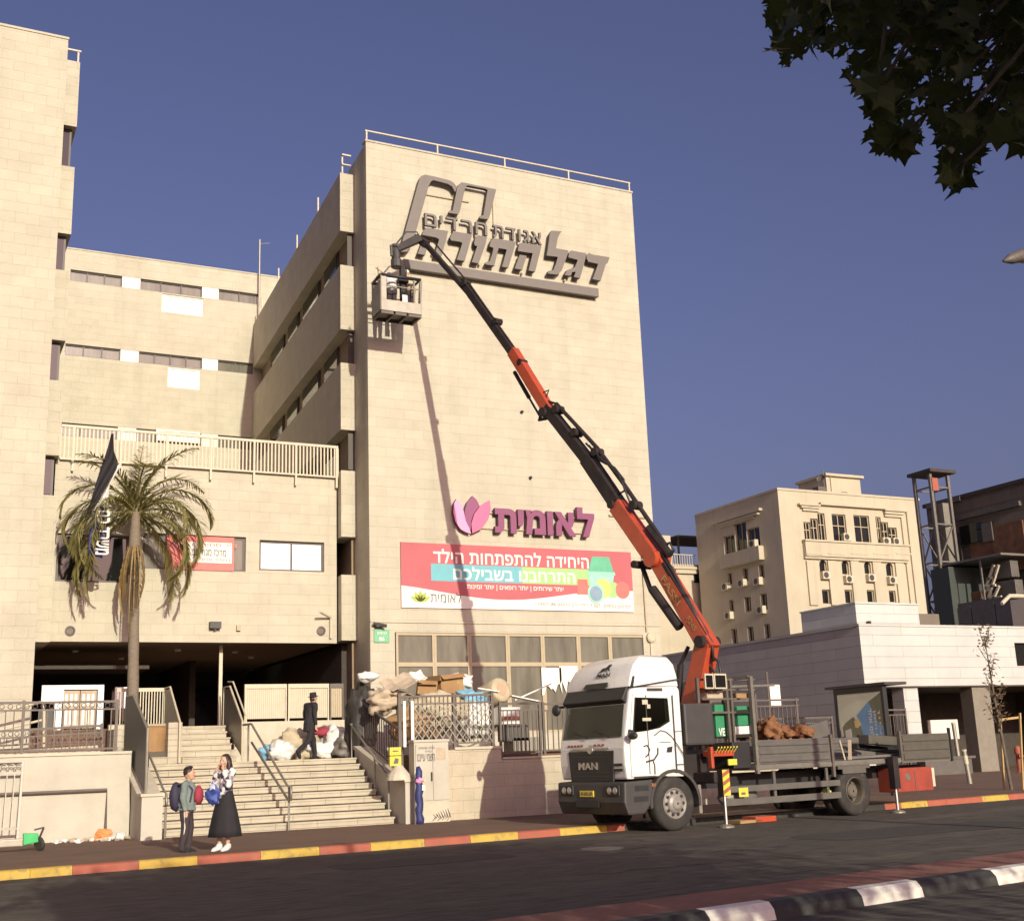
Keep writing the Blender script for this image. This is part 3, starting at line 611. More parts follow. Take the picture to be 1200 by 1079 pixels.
# banner in the middle wing's window
y = YM-.03; xa, xb = P(195,650,Y=y).x, P(274,650,Y=y).x; mb = MB(); z0, z1 = 7.16, 8.16
mb.box(xa,xb,y-.01,y+.02,z0,z1,0); mb.box(xa+.62,xb-.06,y-.014,y-.0102,z0+.22,z1-.17,1)
mb.text('םיבלוגמ זכרמ', (xa+.72,y-.015,z0+.42), UX, UZ, WY, xb-xa-.95, .24, .003, .015, 2); mb.text('הרוחס ריס', (xa+.85,y-.015,z0+.70), UX, UZ, WY, 1.2, .1, .003, .01, 0); mb.text('רחא לופיט', (xa+.95,y-.015,z0+.27), UX, UZ, WY, .9, .1, .003, 0, 2)
mb.text('ת.מ.', (xa+.12,y-.015,z1-.36), UX, UZ, WY, .38, .16, .003, .01, 3)
tag(mb.build('window_banner', [M['toy_red'], M['ban_white'], M['ink'], M['pink']]), 'small red and white window banner with black Hebrew lettering behind the palm', 'banner')

# flag on a slanting pole
fy = 33.8
def F(x, y, d=0): return P(60+x/6.74, 500+y/6.74, Y=fy+d)
fl = empty('wall_flag', F(240,820), 'dark flag on a slanting white pole with a blue lettered pennant, beside the palm', 'flag')
mb = MB(); mb.tube([F(205,905,.75),F(245,830,.4),F(540,300)], .035, 8); mb.build('flag_pole', M['ban_white'], fl)
def cloth(name, rows, mt, parent, dep=.10, seed=0, nx_=10):
    mb = MB(); g = []
    for i, (l, r_) in enumerate(rows):
        a, b = F(*l), F(*r_); g.append([a.lerp(b, j/nx_)+V((0, dep*math.sin(j/nx_*7+i*.9+seed), 0)) for j in range(nx_+1)])
    for i in range(len(g)-1):
        for j in range(nx_): mb.face([g[i][j], g[i][j+1], g[i+1][j+1], g[i+1][j]])
    o = mb.build(name, mt, parent, smooth=True); sm = o.modifiers.new('thick', 'SOLIDIFY'); sm.thickness = .012; return o
cloth('dark_cloth', [((478,50),(494,60)),((455,150),(500,185)),((425,235),(528,270)),((390,330),(515,330)),((350,450),(450,445)),((310,590),(365,580)),((275,700),(300,710)),((245,805),(258,815))], M['suit'], fl)
cloth('white_cloth', [((455,470),(460,480)),((420,530),(452,540)),((385,590),(446,600)),((362,632),(440,636))], M['bagwhite'], fl, .05, 2)
bc = cloth('blue_pennant', [((360,630),(440,634)),((325,740),(432,742)),((300,850),(426,860)),((292,950),(415,960)),((288,1010),(400,1040))], M['blue'], fl, .05, 2)
mb = MB(); a = F(395,660,-.12); b = F(395,1010,-.12)
mb.text('םכ דרשמ', (a.x-.10,a.y,a.z), (0,0,-1), (1,0,0), WY, abs(a.z-b.z), .34, .006, .02); mb.build('lettering', M['ban_white'], bc)
# ------------------------------------------------------------------ terrace, stairs, low walls
SX0, SX1, SY0 = 5.05, 10.38, 27.55
st = empty('stone_stairs', (7.7,27.5,.13), 'wide pale stone stairs rising from the pavement between two sloping side walls', 'stairs')
for i in range(10):
    m = MB(); z = .13+.152*(i+1); y = SY0+.30*i; xe = SX1+.02*(i % 2)
    m.box(SX0,xe,y,y+.36 if i < 9 else y+.4,z-.135 if i else .1,z-.002); m.box(SX0-.01,xe+.02,y-.025,y+.36,z-.04,z); m.build('step', M['step'], st)
for i in range(6):
    m = MB(); z = 1.65+.17*(i+1); y = 33.5+.30*i; m.box(6.72,8.15+.03*(i % 2),y,y+.34,z-.16,z-.002); m.box(6.72,8.17+.03*(i % 2),y-.02,y+.33,z-.04,z); m.build('step', M['step'], st)
m = MB(); m.box(4.75,10.5,30.6,35.4,.05,1.648); S(m.build('landing', M['paving']))
m = MB(); m.box(10.9,24,27.82,33.97,.05,1.66); S(m.build('terrace', M['paving']))
m = MB(); m.box(-16,4.3,28.8,47,.05,1.72); S(m.build('left_terrace', M['paving'])); m = MB(); m.box(2.4,12.0,35.3,47.5,1.72,2.66); S(m.build('passage_floor', M['paving']))
# side walls of the stairs (pier at the foot, sloping coping)
def flank(name, x0, x1, y0, y1, zf, zb, label):
    e = empty(name, ((x0+x1)/2,y0,.13), label, 'wall'); m = MB()
    m.box(x0,x1,y0,y0+.42,.1,zf); m.prism([(x0+.02,y0+.42,.1),(x0+.02,y1,.1),(x0+.02,y1,zb),(x0+.02,y0+.42,zf-.02)], (x1-x0-.04,0,0)); m.build('wall', M['whitewall'], e)
    m = MB(); m.box(x0-.03,x1+.03,y0-.04,y0+.44,zf+.002,zf+.06); m.prism([(x0-.03,y0+.44,zf),(x0-.03,y1,zb+.02),(x0-.03,y1,zb+.09),(x0-.03,y0+.44,zf+.06)], (x1-x0+.06,0,0)); m.build('coping', M['coping'], e); return e
flank('stair_wall', 4.60, 5.03, 26.95, 30.2, 1.0, 1.95, 'sloping stone side wall at the foot of the stairs, left of the standing boy')
flank('stair_wall', 10.46, 10.92, 27.0, 30.6, 1.05, 1.85, 'sloping stone side wall at the right of the stairs, beside the blue post')
# planter walls along the pavement
e = empty('planter_wall', (2.0,28.4,.13), 'long white washed low wall at the left, carrying the ornamental fence', 'wall')
m = MB(); m.box(-16,4.60,28.42,28.78,.1,1.90); m.build('wall', M['whitewall'], e); m = MB(); m.box(-16,4.60,28.38,28.84,1.902,1.96); m.build('coping', M['coping'], e)
m = MB(); z = P(60,928,Y=28.3).z; m.tube([(-16,28.34,z-.02),(4.1,28.34,z),(4.1,28.34,.15)], .035, 8); m.build('pipe', M['ironrail'], e)
e = empty('planter_wall', (13,27.45,.13), 'rough stone low wall between the electrical cabinet and the truck', 'wall')
xs_ = P(588,900,Y=27.45).x; m = MB(); m.box(10.93,xs_,27.45,27.8,.1,1.735); m.box(xs_+.001,24,27.47,27.8,.1,1.475); m.build('wall', M['stone2'], e)
m = MB(); m.box(11.9,xs_+.03,27.41,27.82,1.737,1.795); m.box(xs_+.03,24,27.43,27.82,1.477,1.525); m.build('coping', M['coping'], e)
# planter with brown pot beside the upper steps, palm stands in it
e = empty('stone_planter', (6.0,33.6,1.65), 'square pale stone planter beside the upper steps, below the palm', 'planter')
m = MB(); m.box(6.34,6.7,33.5,33.9,1.65,2.73); m.box(5.0,6.34,33.55,33.75,1.65,1.85); m.box(5.0,6.7,34.7,34.9,1.65,2.75); m.box(5.0,5.2,33.75,34.7,1.65,2.6); m.build('wall', M['step'], e)
m = MB(); m.box(5.2,6.34,33.76,34.7,1.65,2.0); m.build('soil', M['soil'], e)
m = MB(); q = P(205,868,Y=33.9); m.lathe((6.05,34.1,1.85), (0,0,1), [(.22,0),(.34,.1),(.40,.75),(.42,.8),(.36,.82),(.34,.7)], 20); tag(m.build('plant_pot', M['cardboard']), 'brown clay plant pot standing in the stone planter by the steps', 'pot')
# wall with corrugated screen right of the upper steps
e = empty('screen_wall', (10,34.6,1.65), 'low pale wall topped with a cream corrugated metal screen, behind the walking man', 'wall')
m = MB(); m.box(8.35,11.55,34.6,34.85,1.65,2.74); m.build('wall', M['coping'], e)
a, b, c = P(287,820,Y=34.6).x, P(386,820,Y=34.6).x, P(403,820,Y=34.6).x
def corr(x0, x1, z0, z1, y): 
    m = MB(); n_ = int((x1-x0)/.055)
    for i in range(n_): x = x0+(x1-x0)*i/n_; m.box(x,x+(x1-x0)/n_*.6,y,y+.02,z0,z1)
    m.box(x0,x1,y+.02,y+.03,z0,z1); return m
for x0, x1, mm in ((a,(a+b)/2-.02,'crail'),((a+b)/2+.02,b,'crail'),(b+.03,c,'frame')):
    m = corr(x0+.04,x1-.04,2.82,3.66,34.66); pn = m.build('screen_panel', M[mm], e)
    m = MB(); m.box(x0,x1,34.63,34.72,3.66,3.78); m.box(x0,x0+.04,34.63,34.72,2.74,3.66); m.box(x1-.04,x1,34.63,34.72,2.74,3.66); m.build('frame', M['crail' if mm == 'crail' else 'ironrail'], pn)

# ------------------------------------------------------------------ handrails and fences
def rail(name, pts, posts, label, mt='galv', r=.028):
    e = empty(name, (posts[0][0],posts[0][1],posts[0][2]), label, 'handrail')
    for path in pts: m = MB(); m.tube(path, r, 8); m.build('rail', M[mt], e, smooth=True)
    for (x, y, z0, z1) in posts: m = MB(); m.tube([(x,y,z0),(x,y,z1)], r*.9, 8); m.build('post', M[mt], e)
    return e
rail('stair_handrail', [[(7.75,31.2,2.55),(7.78,30.5,2.55),(7.86,27.55,1.08),(7.86,27.25,1.06),(7.86,27.25,.78),(7.86,27.5,.78),(7.78,30.45,2.1)]],
     [(7.77,30.75,1.65,2.56),(7.86,27.42,.1,1.06)], 'bent double pipe handrail standing in the middle of the stairs')
q0 = P(193,922,Y=27.5); rail('stair_handrail', [[(5.1,30.4,2.35),(5.12,28.4,1.55),(5.14,27.6,1.15),(5.16,27.3,1.02),(5.16,27.2,.8)]], [(5.16,27.3,.1,1.0),(5.11,29.3,.9,1.92)], 'thin pipe handrail down the left side wall of the stairs behind the boy')
rail('stair_handrail', [[(10.41,30.7,2.5),(10.41,27.9,1.15)]], [(10.41,30.6,1.6,2.5),(10.41,28.9,.6,1.63),(10.41,27.95,.2,1.17)], 'thin pipe handrail down the right edge of the stairs')
# opaque grey panel rail on the left side wall
e = empty('panel_railing', (4.75,28.6,1.6), 'dark grey solid panel railing stepping down the left stair wall', 'railing')
m = MB(); m.prism([(4.66,27.0,1.08),(4.66,29.9,2.0),(4.66,29.9,3.2),(4.66,28.9,3.16),(4.66,27.0,2.36)], (.05,0,0)); m.build('panel', M['darkgrey'], e)
m = MB(); m.tube([(4.685,29.9,2.0),(4.685,29.9,3.22),(4.685,28.9,3.18),(4.685,27.0,2.38),(4.685,27.0,1.06)], .03, 8); m.build('frame', M['galv'], e)
# railings beside the upper steps
for (x, lab) in ((6.62,'slatted railing with a sloping end left of the upper steps'),(8.28,'solid grey sloping railing right of the upper steps')):
    e = empty('step_railing', (x,34,1.65), lab, 'railing')
    m = MB(); m.tube([(x,35.6,2.7),(x,35.6,3.76),(x,34.9,3.74),(x,33.4,2.72),(x,33.4,1.68)], .03, 8); m.build('frame', M['crail'], e)
    m = MB(); m.prism([(x-.01,35.55,2.7),(x-.01,35.55,3.7),(x-.01,34.9,3.68),(x-.01,33.45,2.68),(x-.01,33.45,1.8)], (.02,0,0)); m.build('panel', M['galv'], e)
    if x < 7:
        m = MB(); m.box(5.3,x-.04,35.55,35.6,3.66,3.76); m.box(5.3,x-.04,35.55,35.6,2.72,2.78)
        for i in range(17): xx = 5.32+i*(x-5.4)/16; m.box(xx,xx+.03,35.56,35.59,2.78,3.66)
        m.build('slats', M['crail'], e)
    else:
        m = MB(); m.tube([(x+.06,35.4,3.9),(x+.06,34.8,3.86),(x+.06,33.3,2.85),(x+.06,33.2,2.5)], .025, 8); m.build('rail', M['crail'], e)
# ornamental fence on the left wall
def fence(name, x0, x1, y, z0, z1, label, mt='ironrail', step=.165, rings=True, posts=None, slope=0):
    e = empty(name, ((x0+x1)/2,y,z0), label, 'fence'); zz = lambda x: slope*(x-x0)
    m = MB(); m.bar((x0,y,z1),(x1,y,z1+zz(x1)),.05,.05); m.bar((x0,y,z1-.16),(x1,y,z1-.16+zz(x1)),.03,.035); m.bar((x0,y,z0+.07),(x1,y,z0+.07+zz(x1)),.03,.04); m.build('rail', M[mt], e)
    n_ = int((x1-x0)/step); m = MB()
    for i in range(1, n_): x = x0+(x1-x0)*i/n_; m.box(x-.011,x+.011,y-.011,y+.011,z0+.09+zz(x),z1-.16+zz(x))
    m.build('pickets', M[mt], e)
    if rings:
        m = MB()
        for i in range(n_):
            x = x0+(x1-x0)*(i+.5)/n_; m.tube([(x+.05*math.cos(t*.7854),y,z1-.08+zz(x)+.05*math.sin(t*.7854)) for t in range(9)], .009, 4)
        m.build('ring_frieze', M[mt], e)
    for x in (posts or [x0+.03, x1-.03]): m = MB(); m.box(x-.03,x+.03,y-.03,y+.03,z0-.02+zz(x),z1+.05+zz(x)); m.build('post', M[mt], e)
    return e
x1 = P(139,850,Y=28.6).x; fence('ornamental_fence', -6, x1, 28.6, 1.96, 3.04, 'brown ornamental iron fence with ring frieze along the top of the white low wall', posts=[-5.9,-3,-.2,2.35,x1-.05])
m = fence('ramp_fence', -3, P(120,870,Y=31).x, 31.0, 1.95, 2.35, 'low dark iron fence along the ramp behind the ornamental fence', step=.14, slope=.035)
e = empty('ramp_handrail', (2,33,1.7), 'cream pipe handrail rising along the ramp at the far left', 'handrail')
m = MB(); a, b = P(-60,848,Y=33), P(50,822,Y=33); m.tube([a,b,(b.x+.05,33,b.z-.25),(b.x+.1,33,1.75)], .035, 8); m.tube([(a.x,33,a.z-.45),(b.x,33,b.z-.45)], .03, 8); m.build('rail', M['crail'], e); m = MB(); m.tube([(a.x+.6,33,1.7),(a.x+.6,33,a.z+.05)], .03, 8); m.build('post', M['crail'], e)
m = MB(); m.prism([(-16,31.3,1.7),(4.4,31.3,1.7),(4.4,31.3,2.18),(-16,31.3,1.75)], (0,.3,0)); tag(m.build('ramp_wall', M['coping']), 'low stone edging of the ramp behind the ornamental fence', 'wall')
# lattice fence in front of the rubbish
fx0, fx1 = P(468,850,Y=27.6).x, P(577,850,Y=27.6).x
e = empty('lattice_fence', ((fx0+fx1)/2,27.6,1.8), 'iron fence filled with pale woven lattice in front of the rubbish heap', 'fence')
m = MB(); m.bar((fx0,27.6,3.0),(fx1,27.6,3.03),.05); m.bar((fx0,27.6,2.82),(fx1,27.6,2.85),.035); m.bar((fx0,27.6,1.88),(fx1,27.6,1.9),.04); m.build('rail', M['ironrail'], e)
for x in (fx0,(fx0*.42+fx1*.58),fx1): m = MB(); m.box(x-.035,x+.035,27.56,27.64,1.78,3.08); m.build('post', M['ironrail'], e)
m = MB(); n_ = 12; lx0, lx1 = fx0+.3, fx1-.02
for i in range(-6, n_):
    xa = lx0+(lx1-lx0)*i/n_; dx = .93*.75
    for sgn in (1,-1):
        x_a, x_b, z_a, z_b = xa, xa+dx, 1.9, 2.82
        if x_a < lx0: z_a += (lx0-x_a)/dx*.92; x_a = lx0
        if x_b > lx1: z_b -= (x_b-lx1)/dx*.92; x_b = lx1
        if x_b-x_a < .05: continue
        if sgn < 0: z_a, z_b = 1.9+2.82-z_a, 1.9+2.82-z_b
        m.bar((x_a,27.57+.012*sgn,z_a),(x_b,27.57+.012*sgn,z_b),.022,.008,upv=(0,1,0))
m.build('lattice', M['galv'], e)
m = MB()
for i in range(22): x = fx0+(fx1-fx0)*(i+.5)/22; m.box(x-.012,x+.012,27.62,27.64,1.9,3.0)
m.build('pickets', M['ironrail'], e)
for x in (fx0+.1,fx0+.3): m = MB(); m.box(x-.035,x+.035,27.51,27.55,1.84,2.9); m.build('batten', M['ban_white'], e)
gx0, gx1 = P(585,850,Y=27.6).x, P(634,850,Y=27.6).x
fence('iron_gate', gx0, gx1, 27.6, 1.55, 2.80, 'dense dark iron fence panel where the low wall steps down', step=.11, rings=False)
fence('iron_fence', gx1+.06, 22.5, 27.65, 1.58, 2.78, 'plain brown picket fence behind the truck cab', step=.15, rings=False, posts=[gx1+.1,17,19.5,22.4])
# railing beside the stairs on the right, with pickets
e = empty('stair_fence', (10.75,29.5,1.5), 'picket railing sloping down the right stair wall to the yellow boxes', 'railing')
sl_ = lambda y: 1.12+(y-27.8)*.30
m = MB(); m.bar((10.72,27.85,sl_(27.85)+1.05),(10.72,30.6,sl_(30.6)+1.05),.05); m.bar((10.72,27.85,sl_(27.85)+.12),(10.72,30.6,sl_(30.6)+.12),.035); m.build('rail', M['ironrail'], e)
m = MB()
for i in range(17): y = 27.9+i*.165; m.box(10.71,10.73,y,y+.02,sl_(y)+.12,sl_(y)+1.05)
m.build('pickets', M['ironrail'], e)
for y in (27.85,30.55): m = MB(); m.box(10.69,10.75,y-.03,y+.03,1.0,sl_(y)+1.1); m.build('post', M['ironrail'], e)
# leaning gate at far left
e = empty('leaning_gate', (2.1,27.9,.13), 'ornamental iron gate leaf leaning against the white low wall', 'gate')
g0 = V((1.0,27.75,.14)); U_ = V((1,0,0)); W_ = V((.06,.42,1.5)).normalized(); gw = P(22,940,Y=27.9).x-1.0
def gp(u, v): return g0+U_*u+W_*v
m = MB()
for a, b in (((0,0),(gw,0)),((0,1.75),(gw,1.75)),((0,1.5),(gw,1.5)),((0,.35),(gw,.35)),((0,0),(0,1.75)),((gw,0),(gw,1.75))): m.bar(gp(*a),gp(*b),.045)
m.build('frame', M['galv'], e); m = MB()
for i in range(1,9): m.bar(gp(gw*i/9,.35),gp(gw*i/9,1.5),.02)
for i in range(9): m.tube([gp(gw*(i+.5)/9+.06*math.cos(t*.785),1.625+.06*math.sin(t*.785)) for t in range(9)], .012, 4)
m.build('bars', M['galv'], e)

# ------------------------------------------------------------------ kiosk in the passage
e = empty('market_stall', (5,37,2.66), 'white framed stall with wooden slotted panels standing in the sun under the building', 'stall')
def PK(px, py): return P(px, py, Y=37)
zk, zt = 2.66, 3.95
def kb(pxa, pxb, z0, z1, y0=37, d=.12): m = MB(); m.box(PK(pxa,830).x,PK(pxb,830).x,y0,y0+d,z0,z1); return m
kb(48,114,zt-.12,zt).build('header', M['white_and_glare'], e); kb(48,74,3.45,zt-.122,37.01).build('panel', M['white_and_glare'], e); kb(64,72.5,zk,3.45,37.0).build('column', M['white_and_glare'], e); kb(114,121,zk,zt,37.0).build('column', M['white_and_glare'], e); kb(136,157,3.3,3.9,37.3).build('panel', M['white_and_glare'], e)
for a, b in ((74,93),(94,113)):
    pn = kb(a,b,2.75,3.8,37.05,.05).build('wooden_panel', M['cardpale'], e); m = MB()
    for k in range(3):
        for z0, z1 in ((2.85,3.25),(3.38,3.7)): x = PK(a+(b-a)*(k+.7)/3.5,830).x; m.box(x-.03,x+.03,37.04,37.048,z0,z1)
    m.build('slots', M['white_and_glare'], pn)
kb(48,64,zk,3.3,37.2,.5).build('counter', M['darkgrey'], e)
m = MB(); m.box(3.2,6.4,37.0,39,4.4,4.5); m.build('awning', M['dark'], e)
# ------------------------------------------------------------------ things along the pavement
ca, cb = P(486,920,Y=27.1).x, P(526.5,920,Y=27.1).x
e = empty('utility_cabinet', ((ca+cb)/2,27.3,.13), 'white concrete utility cabinet with Hebrew lettering and graffiti, beside the blue post', 'cabinet')
cm_ = P(506.5,900,Y=27.1).x
m = MB(); m.box(ca,cb,27.1,27.44,.1,1.93); m.box(ca-.02,cb+.02,27.07,27.445,1.93,1.99); m.build('body', M['whitewall'], e, bevel=.008)
for a, b in ((ca+.03,cm_-.012),(cm_+.012,cb-.03)):
    m = MB(); m.box(a,b,27.075,27.102,.62,1.88); d_ = m.build('door', M['whitewall'], e, bevel=.005)
    if a > cm_: m = MB(); m.box(cm_-.05,cm_-.02,27.04,27.072,1.05,1.25); m.build('handle', M['black'], d_)
m = MB(); m.box(ca+.2,cb-.01,27.08,27.1,.12,.56); m.build('plinth', M['coping'], e)
m = MB(); m.text('וננייע ימשה', (ca+.06,27.07,1.50), UX, UZ, WY, (cm_-ca)*1.0, .17, .003, .015); m.text('תילארשי הילודג', (ca+.10,27.07,1.77), UX, UZ, WY, (cm_-ca)*.9, .06, .003, .01); m.text('הלגנ', (ca+.26,27.07,1.70), UX, UZ, WY, .16, .05, .003, .01); m.build('lettering', M['ink'], e)
m = MB(); m.box(cm_+.1,cm_+.33,27.065,27.074,1.53,1.8); m.build('notice', M['cardpale'], e)
m = MB()
for k in range(7): x = ca+.42+k*.06; m.tube([(x,27.075,.16+.03*(k % 2)),(x+.07,27.07,.25+.04*math.sin(k*2)),(x+.02,27.075,.3+.02*k),(x+.1,27.075,.22)], .008, 5)
m.build('graffiti', M['ink'], e)
q = P(491,960,Y=26.7); e = empty('marker_post', (q.x,26.7,.13), 'slim post wrapped in torn dark blue sheeting in front of the white cabinet', 'post')
m = MB(); m.tube([(q.x-.06,26.7,.1),(q.x-.05,26.7,1.2)], .05, 10); m.build('pole', M['galv'], e)
m = MB(); m.tube([(q.x+.015*math.sin(i*1.9),26.68,.13+i*.105) for i in range(13)], [.10,.105,.085,.10,.09,.10,.092,.104,.088,.09,.085,.075,.04], 9); m.build('blue_wrap', M['blue'], e, smooth=True)
m = MB(); m.ball((q.x,26.63,1.08), (.10,.08,.07), jit=.4); m.build('tape', M['pink'], e); m = MB(); m.box(q.x+.04,q.x+.11,26.57,26.59,.86,.98); m.build('label_plate', M['ban_white'], e)
q = P(468,887,Y=27.2)
for k, (z0, z1) in enumerate(((1.66,1.84),(1.42,1.64))):
    m = MB(); m.box(q.x-.15,q.x+.13,27.42,27.50,z0,z1,0)
    if k: m.prism([(q.x-.07,27.415,z0+.05),(q.x+.05,27.415,z0+.05),(q.x+.07,27.415,z0+.16),(q.x-.02,27.415,z0+.18)], (0,.003,0), 1)
    else: m.box(q.x-.08,q.x+.06,27.415,27.418,z0+.08,z0+.11,1)
    tag(m.build('yellow_sign', [M['yellow'], M['ink']]), 'lower yellow warning plate with a dark pictogram, on the railing above the stair pier' if k else 'upper yellow plate with a dark stripe, fixed to the railing above the stair pier', 'sign')
m = MB(); m.lathe((q.x,27.25,1.1), (0,0,1), [(.3,0),(.26,.12),(.14,.26),(.09,.33)], 12); tag(m.build('concrete_cone', M['coping']), 'small concrete cone foot standing on the stair pier under the yellow plates', 'post foot')
# e-scooter lying on its side
e = empty('kick_scooter', (2.0,25.9,.13), 'kick scooter lying on the pavement at the far left with a bright green front part', 'scooter')
def SC(px, py, z=.0): q = P(px, py, Y=25.7); return (q.x, 25.7, q.z+z)
m = MB(); m.bar((.6,25.7,.30),(SC(27,985)[0],25.7,.30),.16,.14); m.bar(SC(24,986),SC(40,986),.1,.1); m.build('deck', M['galv'], e, bevel=.02)
m = MB(); m.taper(SC(27,983),SC(45,981),.16,.22,.12,.16); m.build('green_cowl', mat('bright_green', (.04,.42,.12), .5), e, bevel=.02)
m = MB(); c = V(SC(46,988)); ax = V((.75,.5,.25)); m.lathe(c-ax.normalized()*.035, ax, [(.05,0),(.115,0),(.135,.015),(.135,.055),(.115,.07),(.05,.07)], 18); m.build('wheel', M['tyre'], e)
m = MB(); m.tube([SC(45,984),SC(51,970)], .02, 7); m.tube([SC(40,972),SC(52,969)], .016, 7); m.build('handlebar', M['black'], e)
# litter along the wall foot
m = MB(); random.seed(3)
for i in range(42):
    x = random.uniform(3.0,4.5); y = random.uniform(27.5,28.3); s = random.uniform(.03,.10); m.ball((x,y,.14+s*.3), (s,s*.8,s*.45), 6, 4, 0 if i % 3 else 1, .7, i)
tag(m.build('litter', [M['bagwhite'], M['cardpale']]), 'small scraps of white paper strewn along the foot of the white low wall', 'litter', kind='stuff')
m = MB(); m.ball((4.0,27.9,.24), (.18,.13,.13), 10, 7, 0, .5, 5); tag(m.build('orange_bag', mat('orange_bag', (.72,.27,.09), .6)), 'crumpled orange bag lying at the foot of the white low wall', 'bag')
m = MB(); m.ball((4.32,27.7,.2), (.12,.12,.1), 10, 7, 0, .5, 8); tag(m.build('white_bag', M['bagwhite']), 'crumpled white bag in the corner of the white wall beside the orange one', 'bag')

# ------------------------------------------------------------------ rubbish heap and sacks
random.seed(8)
def tp(px, py, Y): return P(px, py, Y=Y)
def cbox(px, py, Y, w_, d_, h_, rz, label, mt='cardboard', tilt=0, flaps=True):
    q = tp(px, py, Y); m = MB(); rm = Matrix.Rotation(rz,3,'Z') @ Matrix.Rotation(tilt,3,'Y'); c = V((q.x,Y,q.z))
    def lv(x, y, z): return c+rm @ V((x,y,z))
    def pb(x0,x1,y0,y1,z0,z1,mi=0): m.obox(lv(x0,y0,z0), rm @ V((x1-x0,0,0)), rm @ V((0,y1-y0,0)), rm @ V((0,0,z1-z0)), mi)
    t = .012; pb(-w_/2,w_/2,-d_/2,d_/2,-h_/2,-h_/2+t)
    pb(-w_/2,w_/2,-d_/2,-d_/2+t,-h_/2+t,h_/2); pb(-w_/2,w_/2,d_/2-t,d_/2,-h_/2+t,h_/2); pb(-w_/2,-w_/2+t,-d_/2+t,d_/2-t,-h_/2+t,h_/2); pb(w_/2-t,w_/2,-d_/2+t,d_/2-t,-h_/2+t,h_/2)
    if flaps:
        m.face([lv(-w_/2,-d_/2,h_/2),lv(w_/2,-d_/2,h_/2),lv(w_/2,-d_/2-.14,h_/2-.10),lv(-w_/2,-d_/2-.14,h_/2-.12)]); m.face([lv(w_/2,-d_/2,h_/2),lv(w_/2,d_/2,h_/2),lv(w_/2+.12,d_/2,h_/2+.05),lv(w_/2+.14,-d_/2,h_/2+.03)])
    tag(m.build('cardboard_box', M[mt]), label, 'box')
cbox(522,803,30.2,.75,.6,.55,.25,'big open brown cardboard box on top of the rubbish heap behind the lattice fence',tilt=-.08)
cbox(500,806,30.0,.5,.5,.36,-.3,'smaller brown box tucked left of the big open box on the heap',tilt=.1)
cbox(531,824,30.1,.8,.5,.35,.1,'brown box lying under the white sheets on the heap','cardboard',flaps=False)
for k, (px, py, w_, d_, rx, ry, rz, lab, mt) in enumerate((
    (470,800,.95,.6,.5,-.28,.2,'pale flattened cardboard sheet sticking up at the top left of the rubbish heap','cardpale'),
    (463,812,.9,.6,.35,-.05,.5,'beige flattened carton lying low at the left of the rubbish heap','cardpale'),
    (483,796,.7,.45,.6,-.35,-.1,'narrow whitish cardboard flap, uppermost at the left of the heap','ban_white'),
    (478,815,1.0,.55,.2,.1,.1,'grey brown board across the front of the heap behind the lattice','bedgrey'))):
    q = tp(px,py,29.8+.12*k); m = MB(); rm = Matrix.Rotation(rz,3,'Z') @ Matrix.Rotation(ry,3,'Y') @ Matrix.Rotation(rx,3,'X'); c = V((q.x,29.8+.12*k,q.z)); g = 5
    for i in range(g):
        for j in range(3):
            def cc(a, b): return c+rm @ V((w_*(a/g-.5), d_*(b/3-.5), .05*math.sin(a*2.1+k)+.04*math.cos(b*2)))
            m.face([cc(i,j),cc(i+1,j),cc(i+1,j+1),cc(i,j+1)])
    o = m.build('cardboard_sheet', M[mt]); md = o.modifiers.new('t','SOLIDIFY'); md.thickness = .015; tag(o, lab, 'cardboard')
for (px, py, Y, rd, mt, nm, lab, cat, sd_) in (
    (538,800,30.3,(.36,.3,.24),'bagwhite','white_sheet','crumpled white plastic sheeting heaped right of the big cardboard box','sheet',2),
    (549,818,30.0,(.42,.3,.20),'skyblue','blue_bag','pale blue bag behind the right end of the lattice fence','bag',6),
    (450,822,29.9,(.42,.4,.30),'cardpale','beige_bag','beige rubbish bag at the left edge of the heap','bag',9),
    (515,835,29.5,(.8,.4,.45),'bagbeige','beige_bag','large beige bag filling the heap behind the lattice','bag',4),
    (555,845,29.6,(.6,.4,.45),'bagwhite','white_bag','white bag low behind the right half of the lattice','bag',14),
    (487,848,29.6,(.7,.4,.4),'cardboard','brown_bag','brown paper bag low behind the left half of the lattice','bag',24)):
    q = tp(px,py,Y); m = MB(); m.ball((q.x,Y,q.z), rd, 28, 18, 0, .55, sd_); tag(m.build(nm, M[mt], smooth=True), lab, cat)
q = tp(582,812,30.2); e = empty('carpet_roll', (q.x,30.2,q.z), 'rolled cream carpet standing at the right end of the rubbish heap', 'roll')
m = MB(); ax = V((.25,-.85,.25)); m.lathe(V((q.x,30.4,q.z)), ax, [(.30,-.4),(.34,-.3),(.34,.3),(.31,.36),(.2,.37)], 20); m.build('roll', M['bagbeige'], e, smooth=True)
m = MB(); m.lathe(V((q.x,30.4,q.z))+ax.normalized()*.372, ax, [(.17,0),(.17,.01)], 18); m.build('core', M['skin'], e)
for (p, q_, w_, lab) in (((603,820),(648,800),.07,'long white lath poking up to the right behind the truck mirror'),((598,815),(632,822),.28,'white board lying flat right of the carpet roll'),((560,806),(585,810),.07,'short white lath between blue bag and carpet roll')):
    a, b = tp(*p,30.0), tp(*q_,29.9); m = MB(); m.bar(a,b,w_,.03); tag(m.build('white_board', M['ban_white']), lab, 'board')
